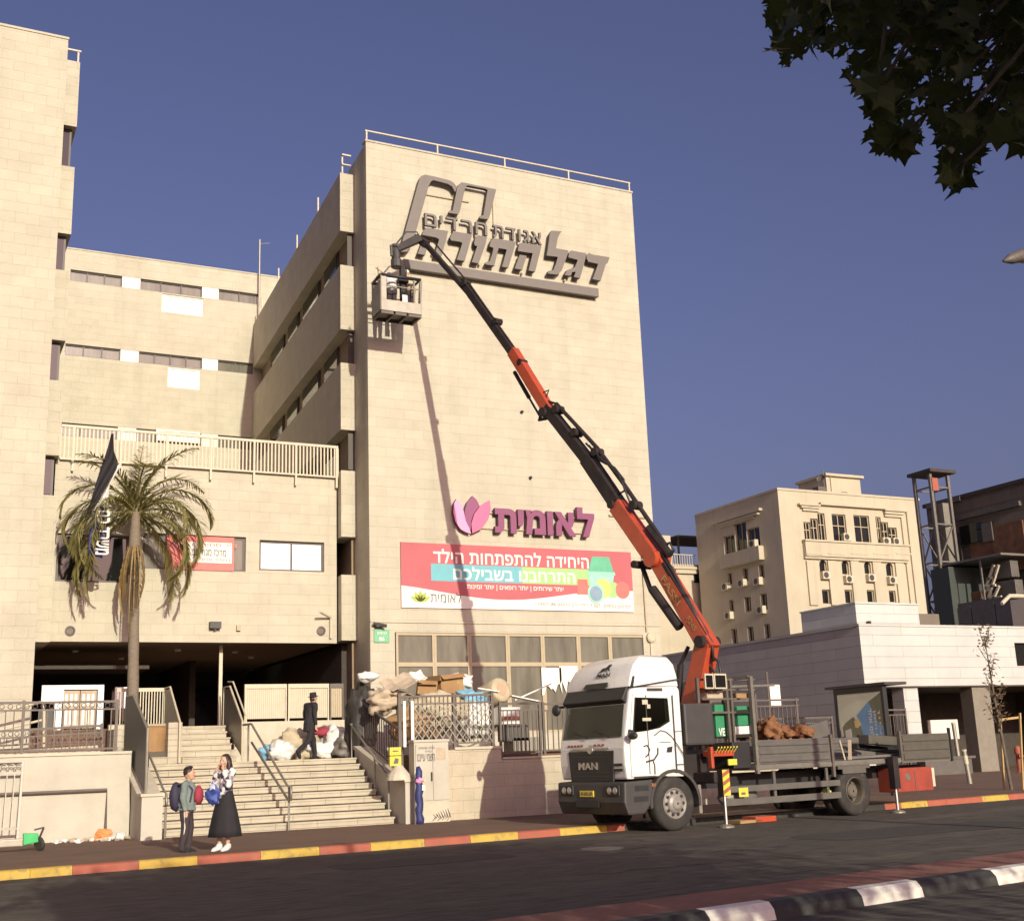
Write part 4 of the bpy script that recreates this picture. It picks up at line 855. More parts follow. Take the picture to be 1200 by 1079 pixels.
# stacked cartons and wares behind the iron gate
for k, (px, py, lab, mt) in enumerate(((598,838,'pale carton with a red stripe behind the dark fence panel','ban_white'),(604,858,'lower grey carton behind the dark fence panel','bedgrey'),(612,873,'bottom crate of bottles behind the dark fence panel','galv'))):
    q = tp(px,py,28.9); m = MB(); m.box(q.x-.32,q.x+.22+.1*k,28.75,29.3,q.z-.22,q.z+.2); 
    if k == 0: m.box(q.x-.32,q.x+.22,28.744,28.749,q.z-.12,q.z-.02,1)
    tag(m.build('carton', [M[mt], M['kred']], bevel=.01), lab, 'box')
# torn white paper on the glazing
for px0, px1, py0, py1, lab, sd_ in ((636,658,782,815,'torn white paper sheet stuck on the glazing, left of two',1),(657,677,780,812,'torn white paper sheet stuck on the glazing nearest the truck',5)):
    a, b = P(px0,py1,Y=YT), P(px1,py0,Y=YT); random.seed(sd_); n_ = 9; y = YT+.02
    pts = [(a.x,y,b.z)]+[(a.x+(b.x-a.x)*i/n_,y,b.z) for i in range(1,n_+1)]+[(b.x-(b.x-a.x)*i/n_,y,a.z+(b.z-a.z)*(random.uniform(0,.5))) for i in range(n_+1)]
    m = MB(); m.prism(pts,(0,.004,0)); tag(m.build('torn_paper', M['ban_white']), lab, 'paper')
# black netting heap by the tower corner
q = tp(433,845,30.4); m = MB(); m.ball((q.x-.02,30.9,q.z), (.42,.4,.95), 26, 18, 0, .35, 3); tag(m.build('black_bag_heap', M['bagblack'], smooth=True), 'tall dark heap of black refuse bags at the top right of the stairs', 'bags')
q = tp(434,792,30.4); m = MB(); m.ball((q.x,30.6,q.z), (.28,.2,.13), 14, 10, 0, .5, 13); tag(m.build('white_bag', M['bagwhite'], smooth=True), 'torn white bag lying on top of the black refuse bags', 'bag')
q = tp(418,832,31.4); m = MB(); m.ball((q.x+.1,31.6,2.3), (.35,.3,.75), 18, 14, 0, .4, 33); tag(m.build('brown_bag', M['bagbeige'], smooth=True), 'brown burlap heap between the black bags and the screen wall', 'bag')
# builders' sacks on the landing
for (px, py, Y, rd, mt, lab, sd_) in (
    (347,876,32.0,(.62,.4,.40),'bagbeige','beige builder sack left behind the walking man',41),
    (330,884,31.6,(.36,.3,.26),'bagwhite','low white sack at the left end of the row on the landing',42),
    (378,884,31.7,(.42,.35,.24),'bagwhite','white sack lying just right of the walking man',43),
    (400,872,31.9,(.55,.4,.45),'bagwhite','tall white sack at the right end of the row on the landing',44),
    (411,880,31.2,(.42,.35,.34),'galv','grey sack in front of the tall white sack by the black bags',45),
    (318,886,31.9,(.3,.3,.22),'skyblue','small bluish bag at the far left of the sacks',46)):
    q = tp(px,py,Y); m = MB(); m.ball((q.x,Y,1.66+rd[2]*.82), rd, 30, 20, 0, .42, sd_); tag(m.build('builder_sack', M[mt], smooth=True), lab, 'sack', 'sacks on the landing')
q = tp(374,858,32.0); m = MB(); m.ball((q.x+.1,32.05,q.z), (.24,.2,.13), 12, 8, 0, .4, 51); tag(m.build('crimson_cloth', M['crimson'], smooth=True), 'crimson cloth thrown over the sacks in front of the walking man', 'cloth')

# ------------------------------------------------------------------ people
def limb(m, pts, rs, n=10):
    m.tube(pts, rs, n); [m.ball(p, r, 10, 7) for p, r in zip(pts, rs)]
def hand(m, wr, d, side, curl=.5, k=1.0):
    d = V(d).normalized(); sd_ = V(side).normalized(); pn = d.cross(sd_)
    for t in range(5): m.ball(V(wr)+d*(.02+.014*t)*k, (.018*k,)*3, 8, 6); m.ball(V(wr)+d*(.03+.014*t)*k+sd_*.018*k, .014*k, 8, 6); m.ball(V(wr)+d*(.03+.014*t)*k-sd_*.018*k, .014*k, 8, 6)
    for j, L_ in enumerate((.062,.072,.068,.052)):
        a = V(wr)+d*.088*k+sd_*(.027-.018*j)*k; b = a+(d+pn*curl*.5).normalized()*L_*.55*k; c = b+(d*.6+pn*curl*1.3).normalized()*L_*.5*k; m.tube([a-d*.02*k,a,b,c], [.0098*k,.0095*k,.009*k,.0075*k], 6); m.ball(c,.0078*k,6,5)
    a = V(wr)+d*.03*k+sd_*.03*k; b = a+(d*.6+sd_*.8).normalized()*.035*k; m.tube([a-sd_*.02*k,a,b,b+(d*.95+sd_*.3+pn*.3).normalized()*.03*k], [.012*k,.012*k,.0105*k,.008*k], 6)
def head_(m, c, f, k=1.0):
    c = V(c); f = V(f).normalized(); s = f.cross(V((0,0,1))).normalized(); rot = Matrix((s, f, V((0,0,1)))).transposed()
    m.ball(c, (.073*k,.092*k,.108*k), 16, 12, rot=rot); m.ball(c+f*.028*k-V((0,0,.062*k)), (.052*k,.058*k,.05*k), 12, 9, rot=rot)
    m.tube([c+f*.088*k+V((0,0,.015*k)),c+f*.112*k-V((0,0,.028*k))], [.010*k,.017*k], 7); m.ball(c+f*.108*k-V((0,0,.028*k)), .016*k, 8, 6)
    m.ball(c+f*.082*k-V((0,0,.062*k)), (.024*k,.012*k,.009*k), 8, 6, rot=rot)
    for q in (-1,1): m.ball(c+s*q*.074*k-V((0,0,.008*k)), (.012*k,.02*k,.03*k), 8, 6, rot=rot)
def eyes_(e, c, f, k=1.0):
    c = V(c); f = V(f).normalized(); s = f.cross(V((0,0,1))).normalized()
    for q in (-1,1):
        m = MB(); m.ball(c+f*.083*k+s*q*.03*k+V((0,0,.012*k)), .010*k, 8, 6); m.build('eye', M['hair'], e, smooth=True)
def person(loc, hd, label, k, J, hf, hands, bodymat='skin', hk=1.06):
    e = empty('person', loc, label, 'person', rz=hd-math.pi/2)
    sc = lambda p: V(p)*k
    m = MB()
    for nm, rs in (('legL',(.082,.056,.036)),('legR',(.082,.056,.036))):
        p = J[nm]; limb(m, [sc(q) for q in p[:3]], [r*k for r in rs]); limb(m, [sc(p[2])-V((0,0,.02)), sc(p[3])], [.026*k,.02*k])
    for nm in ('armL','armR'):
        p = J[nm]; limb(m, [sc(q) for q in p], [.046*k,.037*k,.026*k])
    t = J['spine']; limb(m, [sc(q) for q in t], [.135*k,.12*k,.13*k,.06*k]); m.tube([sc(t[-1]), sc(J['head'])-V((0,0,.03))], [.052*k,.05*k], 10)
    m.tube([sc(J['armL'][0]),sc(J['armR'][0])], .055*k, 10)
    head_(m, sc(J['head']), hf, k*hk)
    for nm, (d, s) in hands.items(): hand(m, sc(J[nm][2]), d, s, .6, k)
    m.build('body', M[bodymat], e, remesh=.0095*k)
    eyes_(e, sc(J['head']), hf, k*hk)
    return e, sc
def shoe(e, sc, a, t, mt, k):
    m = MB(); a, t = sc(a), sc(t); d = (t-a).normalized(); m.taper(a-d*.06*k-V((0,0,.025)), t+d*.03*k-V((0,0,.01)), .09*k,.10*k,.085*k,.06*k); m.ball(t+d*.02*k-V((0,0,.018)), (.045*k,.05*k,.03*k), 10, 8); m.ball(a-V((0,0,.005)), (.046*k,.055*k,.06*k), 10, 8); m.build('shoe', M[mt], e, remesh=.016)
# walking man in black suit and hat (seen half from behind, striding right)
k = .97
J = dict(spine=[(0,0,.95),(0,.03,1.12),(0,.06,1.30),(0,.07,1.42)], head=(0,.12,1.59),
         legL=[(-.09,0,.90),(-.09,.20,.50),(-.09,.26,.085),(-.09,.40,.03)], legR=[(.09,0,.90),(.09,-.10,.49),(.09,-.48,.22),(.09,-.42,.08)],
         armL=[(-.19,.02,1.40),(-.23,.03,1.12),(-.21,.16,.90)], armR=[(.19,.02,1.40),(.23,-.03,1.13),(.22,.02,.88)])
e, sc = person((P(363,891,Y=31.25).x,31.25,1.65), R(24), 'man in a black suit and black hat striding across the landing past the white sacks', k, J, (.15,1,-.05), dict(armL=((0,.3,-1),(0,1,.2)), armR=((0,.1,-1),(0,1,.1))))
def jacket(e, sc, J, k, mt, low, rad=(.165,.155,.165,.085), ar=(.068,.056,.043), name='jacket', flare=None, arms=('armL','armR')):
    m = MB(); t = J['spine']; limb(m, [sc(q) for q in t], [r*k for r in rad])
    m.tube([sc(J['armL'][0]),sc(J['armR'][0])], .082*k, 10)
    m.tube([sc(low),sc(t[0]),sc(t[1])], [(flare or rad[0]*1.1)*k,rad[0]*1.02*k,rad[1]*k], 14)
    for nm in arms: p = [sc(q) for q in J[nm]]; p[2] = p[1].lerp(p[2],.9); limb(m, p, [r*k for r in ar])
    m.build(name, M[mt], e, remesh=.016*k)
def trousers(e, sc, J, k, mt, rs=(.105,.078,.058), name='trousers'):
    m = MB(); limb(m, [sc(J['spine'][0])], [.13*k])
    for nm in ('legL','legR'): p = J[nm]; limb(m, [sc(q) for q in p[:3]], [r*k for r in rs])
    m.build(name, M[mt], e, remesh=.016*k)
jacket(e, sc, J, k, 'suit', (0,.0,.72)); trousers(e, sc, J, k, 'suit')
for nm in ('legL','legR'): shoe(e, sc, J[nm][2], J[nm][3], 'suit', k)
c = sc(J['head']); m = MB(); m.lathe(c+V((0,-.005,.035)), (0,-.12,1), [(.02,0),(.135,.002),(.142,.012),(.135,.02),(.092,.022),(.088,.10),(.07,.118),(.02,.112)], 20); m.build('hat', M['suit'], e, smooth=True)
m = MB(); m.ball(c+V((0,-.03,-.01)), (.08*k,.078*k,.095*k), 14, 10); m.build('hair', M['hair'], e, smooth=True)
m = MB(); m.tube([c+V((0,-.025,-.145)),c+V((0,-.02,-.11))], [.07,.062], 14); m.build('collar', M['ban_white'], e, smooth=True)
# woman in patterned blouse and long black skirt, hands raised to her face
k = .965
J = dict(spine=[(0,0,.95),(0,0,1.10),(0,.01,1.28),(0,.0,1.41)], head=(0,.03,1.575),
         legL=[(-.08,0,.92),(-.08,.02,.50),(-.075,0,.085),(-.085,.14,.03)], legR=[(.08,0,.92),(.085,.02,.50),(.085,.04,.085),(.10,.18,.03)],
         armL=[(-.165,.0,1.37),(-.17,.13,1.14),(-.07,.15,1.40)], armR=[(.165,0,1.37),(.18,.14,1.14),(.08,.16,1.38)])
wq = P(263,996,Z=.13); e, sc = person((wq.x,wq.y,.13), R(218), 'woman with long dark hair, patterned blouse and long black skirt, hands raised to her face', k, J, (0,1,-.12), dict(armL=((.25,-.15,1),(0,1,0)), armR=((-.2,-.15,1),(0,1,0))))
jacket(e, sc, J, k, 'blouse', (0,0,.90), (.135,.125,.135,.07), (.062,.056,.045), 'blouse')
m = MB(); m.lathe(sc((0,0,.24)), (0,0,1), [(.315*k,0),(.30*k,.12*k),(.245*k,.38*k),(.185*k,.62*k),(.15*k,.76*k),(.135*k,.80*k)], 28)
m.v = [V((p.x*(1+.05*math.sin(9*math.atan2(p.y,p.x))*max(0,1-(p.z-.2)/.7)), p.y*.82*(1+.05*math.sin(9*math.atan2(p.y,p.x))*max(0,1-(p.z-.2)/.7)), p.z)) for p in m.v]; m.build('skirt', M['suit'], e, smooth=True)
for nm in ('legL','legR'): shoe(e, sc, J[nm][2], J[nm][3], 'shoe', k)
c = sc(J['head']); m = MB(); m.ball(c+V((0,-.022,.018)), (.09,.095,.108), 14, 10); m.tube([c+V((0,-.05,.02)),c+V((0,-.085,-.12)),c+V((0,-.10,-.28)),c+V((0,-.10,-.36))], [.085,.088,.075,.03], 12); m.tube([c+V((.06,-.03,.0)),c+V((.085,.0,-.13)),c+V((.09,-.0,-.27))], [.05,.045,.02], 10); m.tube([c+V((-.06,-.03,.0)),c+V((-.085,-.01,-.13)),c+V((-.09,-.02,-.25))], [.05,.045,.02], 10); m.build('hair', M['hair'], e, remesh=.016)
m = MB(); z = V((.10,.24,1.0)); m.ball(z+V((-.02,0,-.06)), (.15,.07,.17), 16, 12, 0, .25, 4); m.tube([z+V((-.08,0,.1)),z+V((0,0,.2)),z+V((.06,0,.1))], .01, 6); tag(m.build('carrier_bag', M['bluebag'], base=None), 'blue and white carrier bag held in front of the woman', 'bag')
o = bpy.data.objects['carrier_bag']; o.matrix_world = Matrix.Translation((wq.x,wq.y,.13)) @ Matrix.Rotation(R(218)-math.pi/2,4,'Z')
# boy with backpack
k = .815
J = dict(spine=[(0,0,.95),(0,.01,1.12),(0,.02,1.30),(0,.02,1.42)], head=(0,.05,1.62),
         legL=[(-.09,0,.92),(-.10,.06,.50),(-.11,.02,.085),(-.11,.16,.03)], legR=[(.09,0,.92),(.10,.02,.50),(.11,-.05,.085),(.11,.09,.03)],
         armL=[(-.185,.01,1.39),(-.20,.10,1.13),(-.08,.22,1.30)], armR=[(.185,.01,1.39),(.22,-.02,1.10),(.20,.05,.86)])
bq = P(217,998,Z=.13); e, sc = person((bq.x,bq.y,.13), R(-28), 'boy in a grey sweater and dark striped trousers wearing a dark backpack', k, J, (-.1,1,0), dict(armR=((0,.15,-1),(0,1,.2)), armL=((.3,.4,.7),(0,.5,1))), hk=1.24)
jacket(e, sc, J, k, 'teal', (0,0,.86), (.185,.18,.18,.09), (.078,.07,.055), 'sweater'); trousers(e, sc, J, k, 'trouser', (.115,.09,.072))
m = MB(); p = [sc(q) for q in J['legR'][:3]]; m.tube([q+V((.085-.02*i,.01,0)) for i, q in enumerate(p)], .009, 5); m.build('side_stripe', M['ban_white'], e)
for nm in ('legL','legR'): shoe(e, sc, J[nm][2], J[nm][3], 'suit', k)
c = sc(J['head']); m = MB(); m.ball(c+V((0,-.018,.026)), (.079,.094,.095), 14, 10); m.build('hair', M['hair'], e, smooth=True)
m = MB(); m.lathe(c+V((0,-.02,.092)), (0,-.25,1), [(.084,-.006),(.078,.016),(.05,.034),(.01,.04)], 16); m.build('skullcap', M['suit'], e, smooth=True)
m = MB(); m.tube([sc((0,.03,1.41)),sc((0,.035,1.45))], [.068*k,.06*k], 12); m.build('collar', M['ban_white'], e, smooth=True)
RM = Matrix.Translation((bq.x,bq.y,.13)) @ Matrix.Rotation(R(-28)-math.pi/2,4,'Z')
m = MB(); m.ball((0,-.19,.93), (.16,.11,.25), 14, 12, 0, .12, 3); m.tube([(.1,-.13,1.12),(.125,.02,1.17),(.12,.14,1.05),(.12,.10,.85),(.11,-.12,.75)], .016, 6); m.tube([(-.1,-.13,1.12),(-.125,.02,1.17),(-.12,.14,1.05),(-.12,.1,.85),(-.11,-.12,.75)], .016, 6)
o = tag(m.build('backpack', M['navy'], smooth=True), 'dark navy backpack on the back of the boy', 'backpack'); o.matrix_world = RM
m = MB(); m.ball((-.04,.20,.95), (.12,.085,.16), 14, 12, 0, .15, 6); o = tag(m.build('crimson_bag', M['crimson'], smooth=True), 'crimson bag the boy clasps to his chest', 'bag'); o.matrix_world = RM
# ------------------------------------------------------------------ crane truck (local frame: x back along the truck, y across, z up)
TA = R(7.5); TO = V((13.83,21.0,0)); TMX = Matrix.Translation(TO) @ Matrix.Rotation(TA,4,'Z'); TIN = TMX.inverted()
tk = empty('crane_truck', TO, 'white flatbed truck with a long orange and black folding crane behind its cab', 'truck', rz=TA)
TD, TN = V((math.cos(TA),math.sin(TA),0)), V((-math.sin(TA),math.cos(TA),0))
def TS(px, py, v=0.0):
    d = fw*FPX+rt*(px-600)+up*(539.5-py); o = TO+TN*v; t = (o-CAM).dot(TN)/d.dot(TN); q = CAM+d*t; return (q-TO).dot(TD), q.z
def TL(q): return TIN @ V(q)
W_ = 2.2
M['rim'] = mat('rim_grey', (.30,.27,.24), .5, .3, var=.15, dirt=.5, dcol=(.14,.11,.08), dscale=8); M['rimtan'] = mat('rim_dusty', (.12,.10,.075), .7, var=.2, dirt=.4, dcol=(.1,.08,.06))
def glassmat(name, tr):
    g = bpy.data.materials.new(name); g.use_nodes = True; t = g.node_tree; t.nodes.clear(); out = nn(t, 'OutputMaterial'); mx = nn(t, 'MixShader'); fr = nn(t, 'Fresnel', i_IOR=1.5); tp = nn(t, 'BsdfTransparent'); tp.inputs[0].default_value = (*tr, 1); gl = nn(t, 'BsdfGlossy', i_Roughness=.03)
    t.links.new(fr.outputs[0], mx.inputs[0]); t.links.new(tp.outputs[0], mx.inputs[1]); t.links.new(gl.outputs[0], mx.inputs[2]); t.links.new(mx.outputs[0], out.inputs[0]); return g
M['cabglass'] = glassmat('cab_glass', (.50,.58,.50))
M['dullred'] = mat('dull_red', (.30,.05,.03), .6, var=.15, dirt=.45, dcol=(.14,.05,.035), dscale=3)
# cab shell
def cutter(mb): o = mb.build('cutter', M['white']); return o
def cut(o, cs):
    for c_ in cs: c_.matrix_world = TMX; md = o.modifiers.new('b','BOOLEAN'); md.object = c_; md.operation = 'DIFFERENCE'; md.solver = 'EXACT'
    dg = bpy.context.evaluated_depsgraph_get(); dg.update(); m2 = bpy.data.meshes.new_from_object(o.evaluated_get(dg)); o.modifiers.clear(); o.data = m2
    for c_ in cs: bpy.data.objects.remove(c_)
m = MB(); prof = [(-1.16,1.02),(-1.20,1.30),(-1.20,1.62),(-1.16,1.86),(-.98,2.72),(-.90,2.78),(.26,2.80),(.31,2.72),(.31,1.02),(-.2,1.04)]
m.prism([(a,.03,b) for a, b in prof], (0,W_-.06,0)); cab_ = m.build('cab', M['white'], tk, bevel=.045)
wnd = [(-1.0,1.90),(-.90,2.58),(-.05,2.56),(-.03,2.10),(-.30,1.98),(-.62,1.93)]
c1 = MB(); c1.prism([(-1.10,.10,1.30),(-1.08,.10,1.86),(-.92,.10,2.70),(.24,.10,2.72),(.24,.10,1.30)], (0,W_-.20,0))
c2 = MB(); c2.prism([(-1.4,.15,1.845),(-1.4,W_-.15,1.845),(-1.3,W_-.19,2.45),(-1.3,.19,2.45)], (.45,0,0))
c3 = MB(); c3.prism([(a*.97-.01,-.3,b*.985+.035) for a, b in wnd], (0,W_+.6,0))
cut(cab_, [cutter(c1), cutter(c2), cutter(c3)])
m = MB(); m.prism([(-1.07,.13,1.80),(-.78,.13,1.86),(-.70,.13,1.70),(-.70,.13,1.32),(-1.07,.13,1.32)], (0,W_-.26,0)); m.build('dashboard', M['darkgrey'], tk)
for v0 in (.32,1.30):
    m = MB(); m.box(-.45,.05,v0,v0+.52,1.35,1.62); m.prism([(.0,v0,1.6),(.12,v0,2.38),(.20,v0,2.36),(.12,v0,1.6)], (0,.52,0)); m.box(.10,.19,v0+.12,v0+.40,2.38,2.58); m.build('seat', M['darkgrey'], tk, bevel=.03)
m = MB(); m.tube([(-.62+.08*math.cos(t*.5236),.58+.21*math.sin(t*.5236),1.93+.20*math.cos(t*.5236)) for t in range(13)], .018, 6); m.tube([(-.62,.58,1.93),(-.85,.58,1.75)], .03, 6); m.build('steering_wheel', M['black'], tk)
m = MB(); m.box(.215,.235,.2,W_-.2,1.35,2.65); m.build('cab_lining', M['darkgrey'], tk)
m = MB(); m.prism([(-1.07,-.004,1.07),(-1.07,-.004,1.80),(-.93,-.004,2.66),(.05,-.004,2.66),(.05,-.004,1.30),(-.45,-.004,1.07)], (0,.03,0)); dr = m.build('door', M['white'], tk, bevel=.01)
cut(dr, [cutter(c3)])
m = MB(); m.prism([(a,.004,b) for a, b in wnd], (0,.008,0)); m.build('side_window', M['cabglass'], dr)
m = MB(); o_ = [(a,-.010,b) for a, b in wnd]; i_ = [(a*.95-.02,-.010,b*.975+.056) for a, b in wnd]
for q in range(6): m.prism([o_[q],o_[(q+1) % 6],i_[(q+1) % 6],i_[q]], (0,.013,0))
m.build('window_seal', M['black'], dr)
m = MB(); m.prism([(a,W_-.012,b) for a, b in wnd], (0,.008,0)); m.build('far_window', M['cabglass'], tk)
m = MB(); m.box(-.72,-.58,-.0155,-.0125,2.44,2.53); m.box(-.60,-.52,-.0155,-.0125,2.36,2.44); m.build('upper_sticker', M['crail'], dr); m = MB(); m.box(-.74,-.52,-.0155,-.0125,2.12,2.18); m.build('lower_sticker', M['crail'], dr)  # small pale marks on the side window
m = MB(); m.prism([(-.03,-.014,1.50),(.0,-.014,1.62),(-.14,-.014,1.60),(-.17,-.014,1.50)], (0,.02,0)); m.build('door_handle', M['black'], dr, bevel=.01)
m = MB()
def dl(pts, r=.012): m.tube([(TS(650+x/4.69,755+y/4.69)[0],-.012,TS(650+x/4.69,755+y/4.69)[1]) for x, y in pts], r, 6)
dl([(545,500),(580,472),(610,480),(640,505),(680,560),(712,612)], .011); dl([(487,560),(505,553),(520,575),(512,605),(497,618)], .014); dl([(565,568),(565,600),(545,632),(500,645)], .017); dl([(540,640),(548,665),(550,712)], .014); dl([(575,535),(636,536)], .006)
m.build('door_emblem', M['black'], dr)
m = MB()
for u in (-.62,.08): m.box(u-.012,u+.012,-.006,.0,1.1,2.62)
m.build('panel_gap', M['darkgrey'], tk)
for q in ((-1.0,-.2,1.045,1.062),(.10,.28,1.25,1.27),(.10,.28,1.9,1.91)): m = MB(); m.box(q[0],q[1],.004 if q[0] > 0 else -.004,.028,q[2],q[3]); m.build('seam', M['darkgrey'], tk)
for z in (1.18,1.28): m = MB(); m.box(-1.208,-1.196,.12,.38,z,z+.05); m.build('air_slot', M['black'], tk)
m = MB(); m.box(-.60,-.50,-.012,.0,.86,.93); m.build('side_reflector', M['orange'], tk)
m = MB(); m.box(-1.05,-.70,-.01,.02,.60,.70); m.box(-1.02,-.68,-.008,.02,.80,.90); m.build('step_recess', M['black'], tk)
m = MB(); uu = lambda w_: -1.165+(w_-1.88)*.209
m.prism([(uu(1.83)-.004,.13,1.83),(uu(1.83)-.004,W_-.13,1.83),(uu(2.46)-.012,W_-.17,2.46),(uu(2.46)-.012,.17,2.46)], (.02,0,0)); ws = m.build('windscreen', M['cabglass'], tk)
m = MB(); m.prism([(-1.02,.10,2.46),(-.90,.10,2.80),(-1.0,.10,2.80),(-1.14,.10,2.55)], (0,W_-.2,0)); m.build('sun_visor', M['black'], tk, bevel=.02)
m = MB()
for v0 in (.5,1.2): m.tube([(-1.20,v0,1.83),(-1.165,v0+.55,1.97)], .012, 5)
m.build('wiper', M['black'], tk)
m = MB(); m.prism([(-1.215,.36,1.58),(-1.215,W_-.34,1.58),(-1.215,W_-.40,.98),(-1.215,.42,.98)], (.05,0,0)); gr = m.build('grille', M['black'], tk, bevel=.015)
m = MB()
for w_ in (1.08,1.16,1.46,1.53): m.box(-1.222,-1.216,.5,W_-.5,w_,w_+.02)
m.build('grille_bars', M['darkgrey'], gr)
m = MB(); m.text('MAN', (-1.217,1.50,1.22), (0,-1,0), (0,0,1), (-1,0,0), .62, .14, .02, .03); m.build('badge_lettering', M['chrome'], gr)
m = MB(); m.prism([(-1.222,.5,1.62),(-1.222,.9,1.60),(-1.222,1.1,1.55),(-1.222,1.3,1.60),(-1.222,1.7,1.62),(-1.222,1.7,1.645),(-1.222,.5,1.645)], (.03,0,0)); m.lathe((-1.215,1.1,1.61), (-1,0,0), [(.09,0),(.085,.02),(.03,.025)], 12); m.build('chrome_strip', M['chrome'], gr)
m = MB(); m.text('mobile crane service', (-1.208,1.85,1.70), (0,-1,0), (0,0,1), (-1,0,0), .6, .07, .004, .005) if False else None
for a in range(5): m.box(-1.207,-1.203,1.80-a*.11,1.88-a*.11,1.67,1.71)
for a in range(3): m.box(-1.207,-1.203,.62-a*.13+.3,.70-a*.13+.3,1.67,1.71)
m.build('red_marking', M['kred'], tk)
m = MB(); m.prism([(-1.27,-.0,.98),(-1.29,-.0,.60),(-1.20,-.0,.36),(-.80,.0,.36),(-.62,0,.55),(-.62,0,1.0)], (0,W_,0)); bp = m.build('bumper', M['darkgrey'], tk, bevel=.04)
for v0 in (.14,W_-.56): 
    m = MB(); m.box(-1.305,-1.262,v0,v0+.42,.72,.92); hl = m.build('headlight', M['black'], tk, bevel=.015)
    for dv in (.12,.3): m = MB(); m.lathe((-1.306,v0+dv,.82), (-1,0,0), [(.07,0),(.06,.012),(.02,.016)], 12); m.build('lamp', M['chrome'], hl)
m = MB(); m.box(-1.31,-1.292,.95,1.40,.70,.82); m.text('45·682·69', (-1.311,1.37,.725), (0,-1,0), (0,0,1), (-1,0,0), .38, .07, .003, .01, 1); m.build('number_plate', [M['yellow'], M['ink']], bp)
m = MB(); m.box(-1.306,-1.29,.8,1.55,.50,.64); m.build('lower_grille', M['black'], bp)
# roof fairing
m = MB(); sp = [[(-.98,2.80),(.30,2.80)],[(-.93,2.98),(.30,3.0)],[(-.78,3.22),(.28,3.24)],[(-.52,3.40),(.24,3.40)],[(-.30,3.45),(.20,3.44)]]
prev = None; ins = (0.05,.07,.13,.26,.42)
for k in range(len(sp)-1):
    a, b = sp[k], sp[k+1]; i, j = ins[k], ins[k+1]
    q = [(a[0][0],i,a[0][1]),(a[1][0],i,a[1][1]),(a[1][0],W_-i,a[1][1]),(a[0][0],W_-i,a[0][1])]; r_ = [(b[0][0],j,b[0][1]),(b[1][0],j,b[1][1]),(b[1][0],W_-j,b[1][1]),(b[0][0],W_-j,b[0][1])]
    for n_ in range(4): m.face([q[n_],q[(n_+1) % 4],r_[(n_+1) % 4],r_[n_]])
m.face([(sp[-1][0][0],.42,sp[-1][0][1]),(sp[-1][1][0],.42,sp[-1][1][1]),(sp[-1][1][0],W_-.42,sp[-1][1][1]),(sp[-1][0][0],W_-.42,sp[-1][0][1])])
sf = m.build('roof_fairing', M['white'], tk, smooth=False, bevel=.05)
for f in sf.data.polygons: f.use_smooth = True
m = MB(); m.prism([(-1.0,.7,2.82),(-1.0,1.5,2.82),(-.95,1.45,2.92),(-.95,.75,2.92)], (-.03,0,0)); m.build('roof_vent', M['black'], sf); m = MB(); m.prism([(-.95,.06,2.80),(-.88,.06,2.80),(-.80,.10,3.0),(-.86,.10,3.0)], (0,-.03,0)); m.build('edge_fin', M['black'], sf)
fr_o = V((-.925,0,3.01)); fr_v = V((.15,0,.24)).normalized(); fr_w = V((-.24,0,.15)).normalized()
m = MB(); m.text('MAN', V((-.905,1.15,3.02))+fr_w*.03, (0,-1,0), fr_v, fr_w, .42, .09, .008, .02)
lion = [(0,0),(.05,.03),(.06,.10),(.10,.13),(.20,.14),(.25,.22),(.33,.24),(.36,.19),(.33,.16),(.32,.10),(.37,.02),(.33,.02),(.28,.08),(.17,.07),(.10,.01)]
m.prism([V((-.905,1.15,3.02))+fr_w*.03+fr_v*(.12+b*.75)+V((0,-a,0)) for a, b in lion], fr_w*.008); m.build('fairing_logo', M['black'], sf)
m = MB(); m.tube([(-.95,-.02,2.78),(.2,-.0,2.93),(.31,.02,2.92)], .012, 5); m.box(-.55,-.15,.02,.028,2.70,2.76); m.build('roof_trim', M['darkgrey'], tk)
# mirrors
for v0, sgn in ((-.18,1),(W_+.12,-1)):
    m = MB(); m.tube([(-1.05,.05 if sgn > 0 else W_-.05,1.95 if sgn > 0 else 2.5),(-1.12,v0,1.92 if sgn > 0 else 2.5)], .025, 6); z0 = 1.82 if sgn > 0 else 2.42
    m.ball((-1.14,v0,z0+.02), (.07,.13,.12 if sgn < 0 else .075), 12, 9); m.build('mirror', M['black'], tk, smooth=True)
# wheels
def wheel(u, v, twin, far):
    s = -1 if not far else 1; o = (u,v,.52)
    m = MB(); wd_ = .58 if twin else .30; m.lathe((u,v,.52), (0,-s if far else 1,0) if False else (0,1 if not far else -1,0), [(.30,.02),(.46,.0),(.505,.03),(.525,.07)]+([(.525,.25),(.44,.28),(.44,.31),(.525,.34)] if twin else [])+[(.525,wd_-.07),(.505,wd_-.02),(.46,wd_),(.3,wd_)], 40, caps=False)
    w = m.build('wheel', M['tyre'], tk, smooth=True)
    ax = (0,1 if not far else -1,0); m = MB()
    if not twin: m.lathe((u,v,.52), ax, [(.30,.015),(.285,.0),(.25,.03),(.2,.02),(.17,-.02),(.12,-.05),(.10,-.07),(.02,-.075)], 30, caps=False)
    else: m.lathe((u,v,.52), ax, [(.30,.015),(.285,.0),(.265,.06),(.255,.20),(.16,.21),(.15,.10),(.12,.07),(.02,.065)], 30, caps=False)
    rm_ = m.build('rim', M['rimtan'] if twin else M['rim'], w)
    m = MB()
    for k in range(10):
        t = 2*math.pi*k/10; r_ = .215 if not twin else .20; dd = .025 if not twin else .205
        m.lathe((u+r_*math.cos(t),v+(dd-.02)*ax[1],.52+r_*math.sin(t)), ax, [(.034,0),(.034,.012)], 8)
    m.build('wheel_holes', M['black'], rm_)
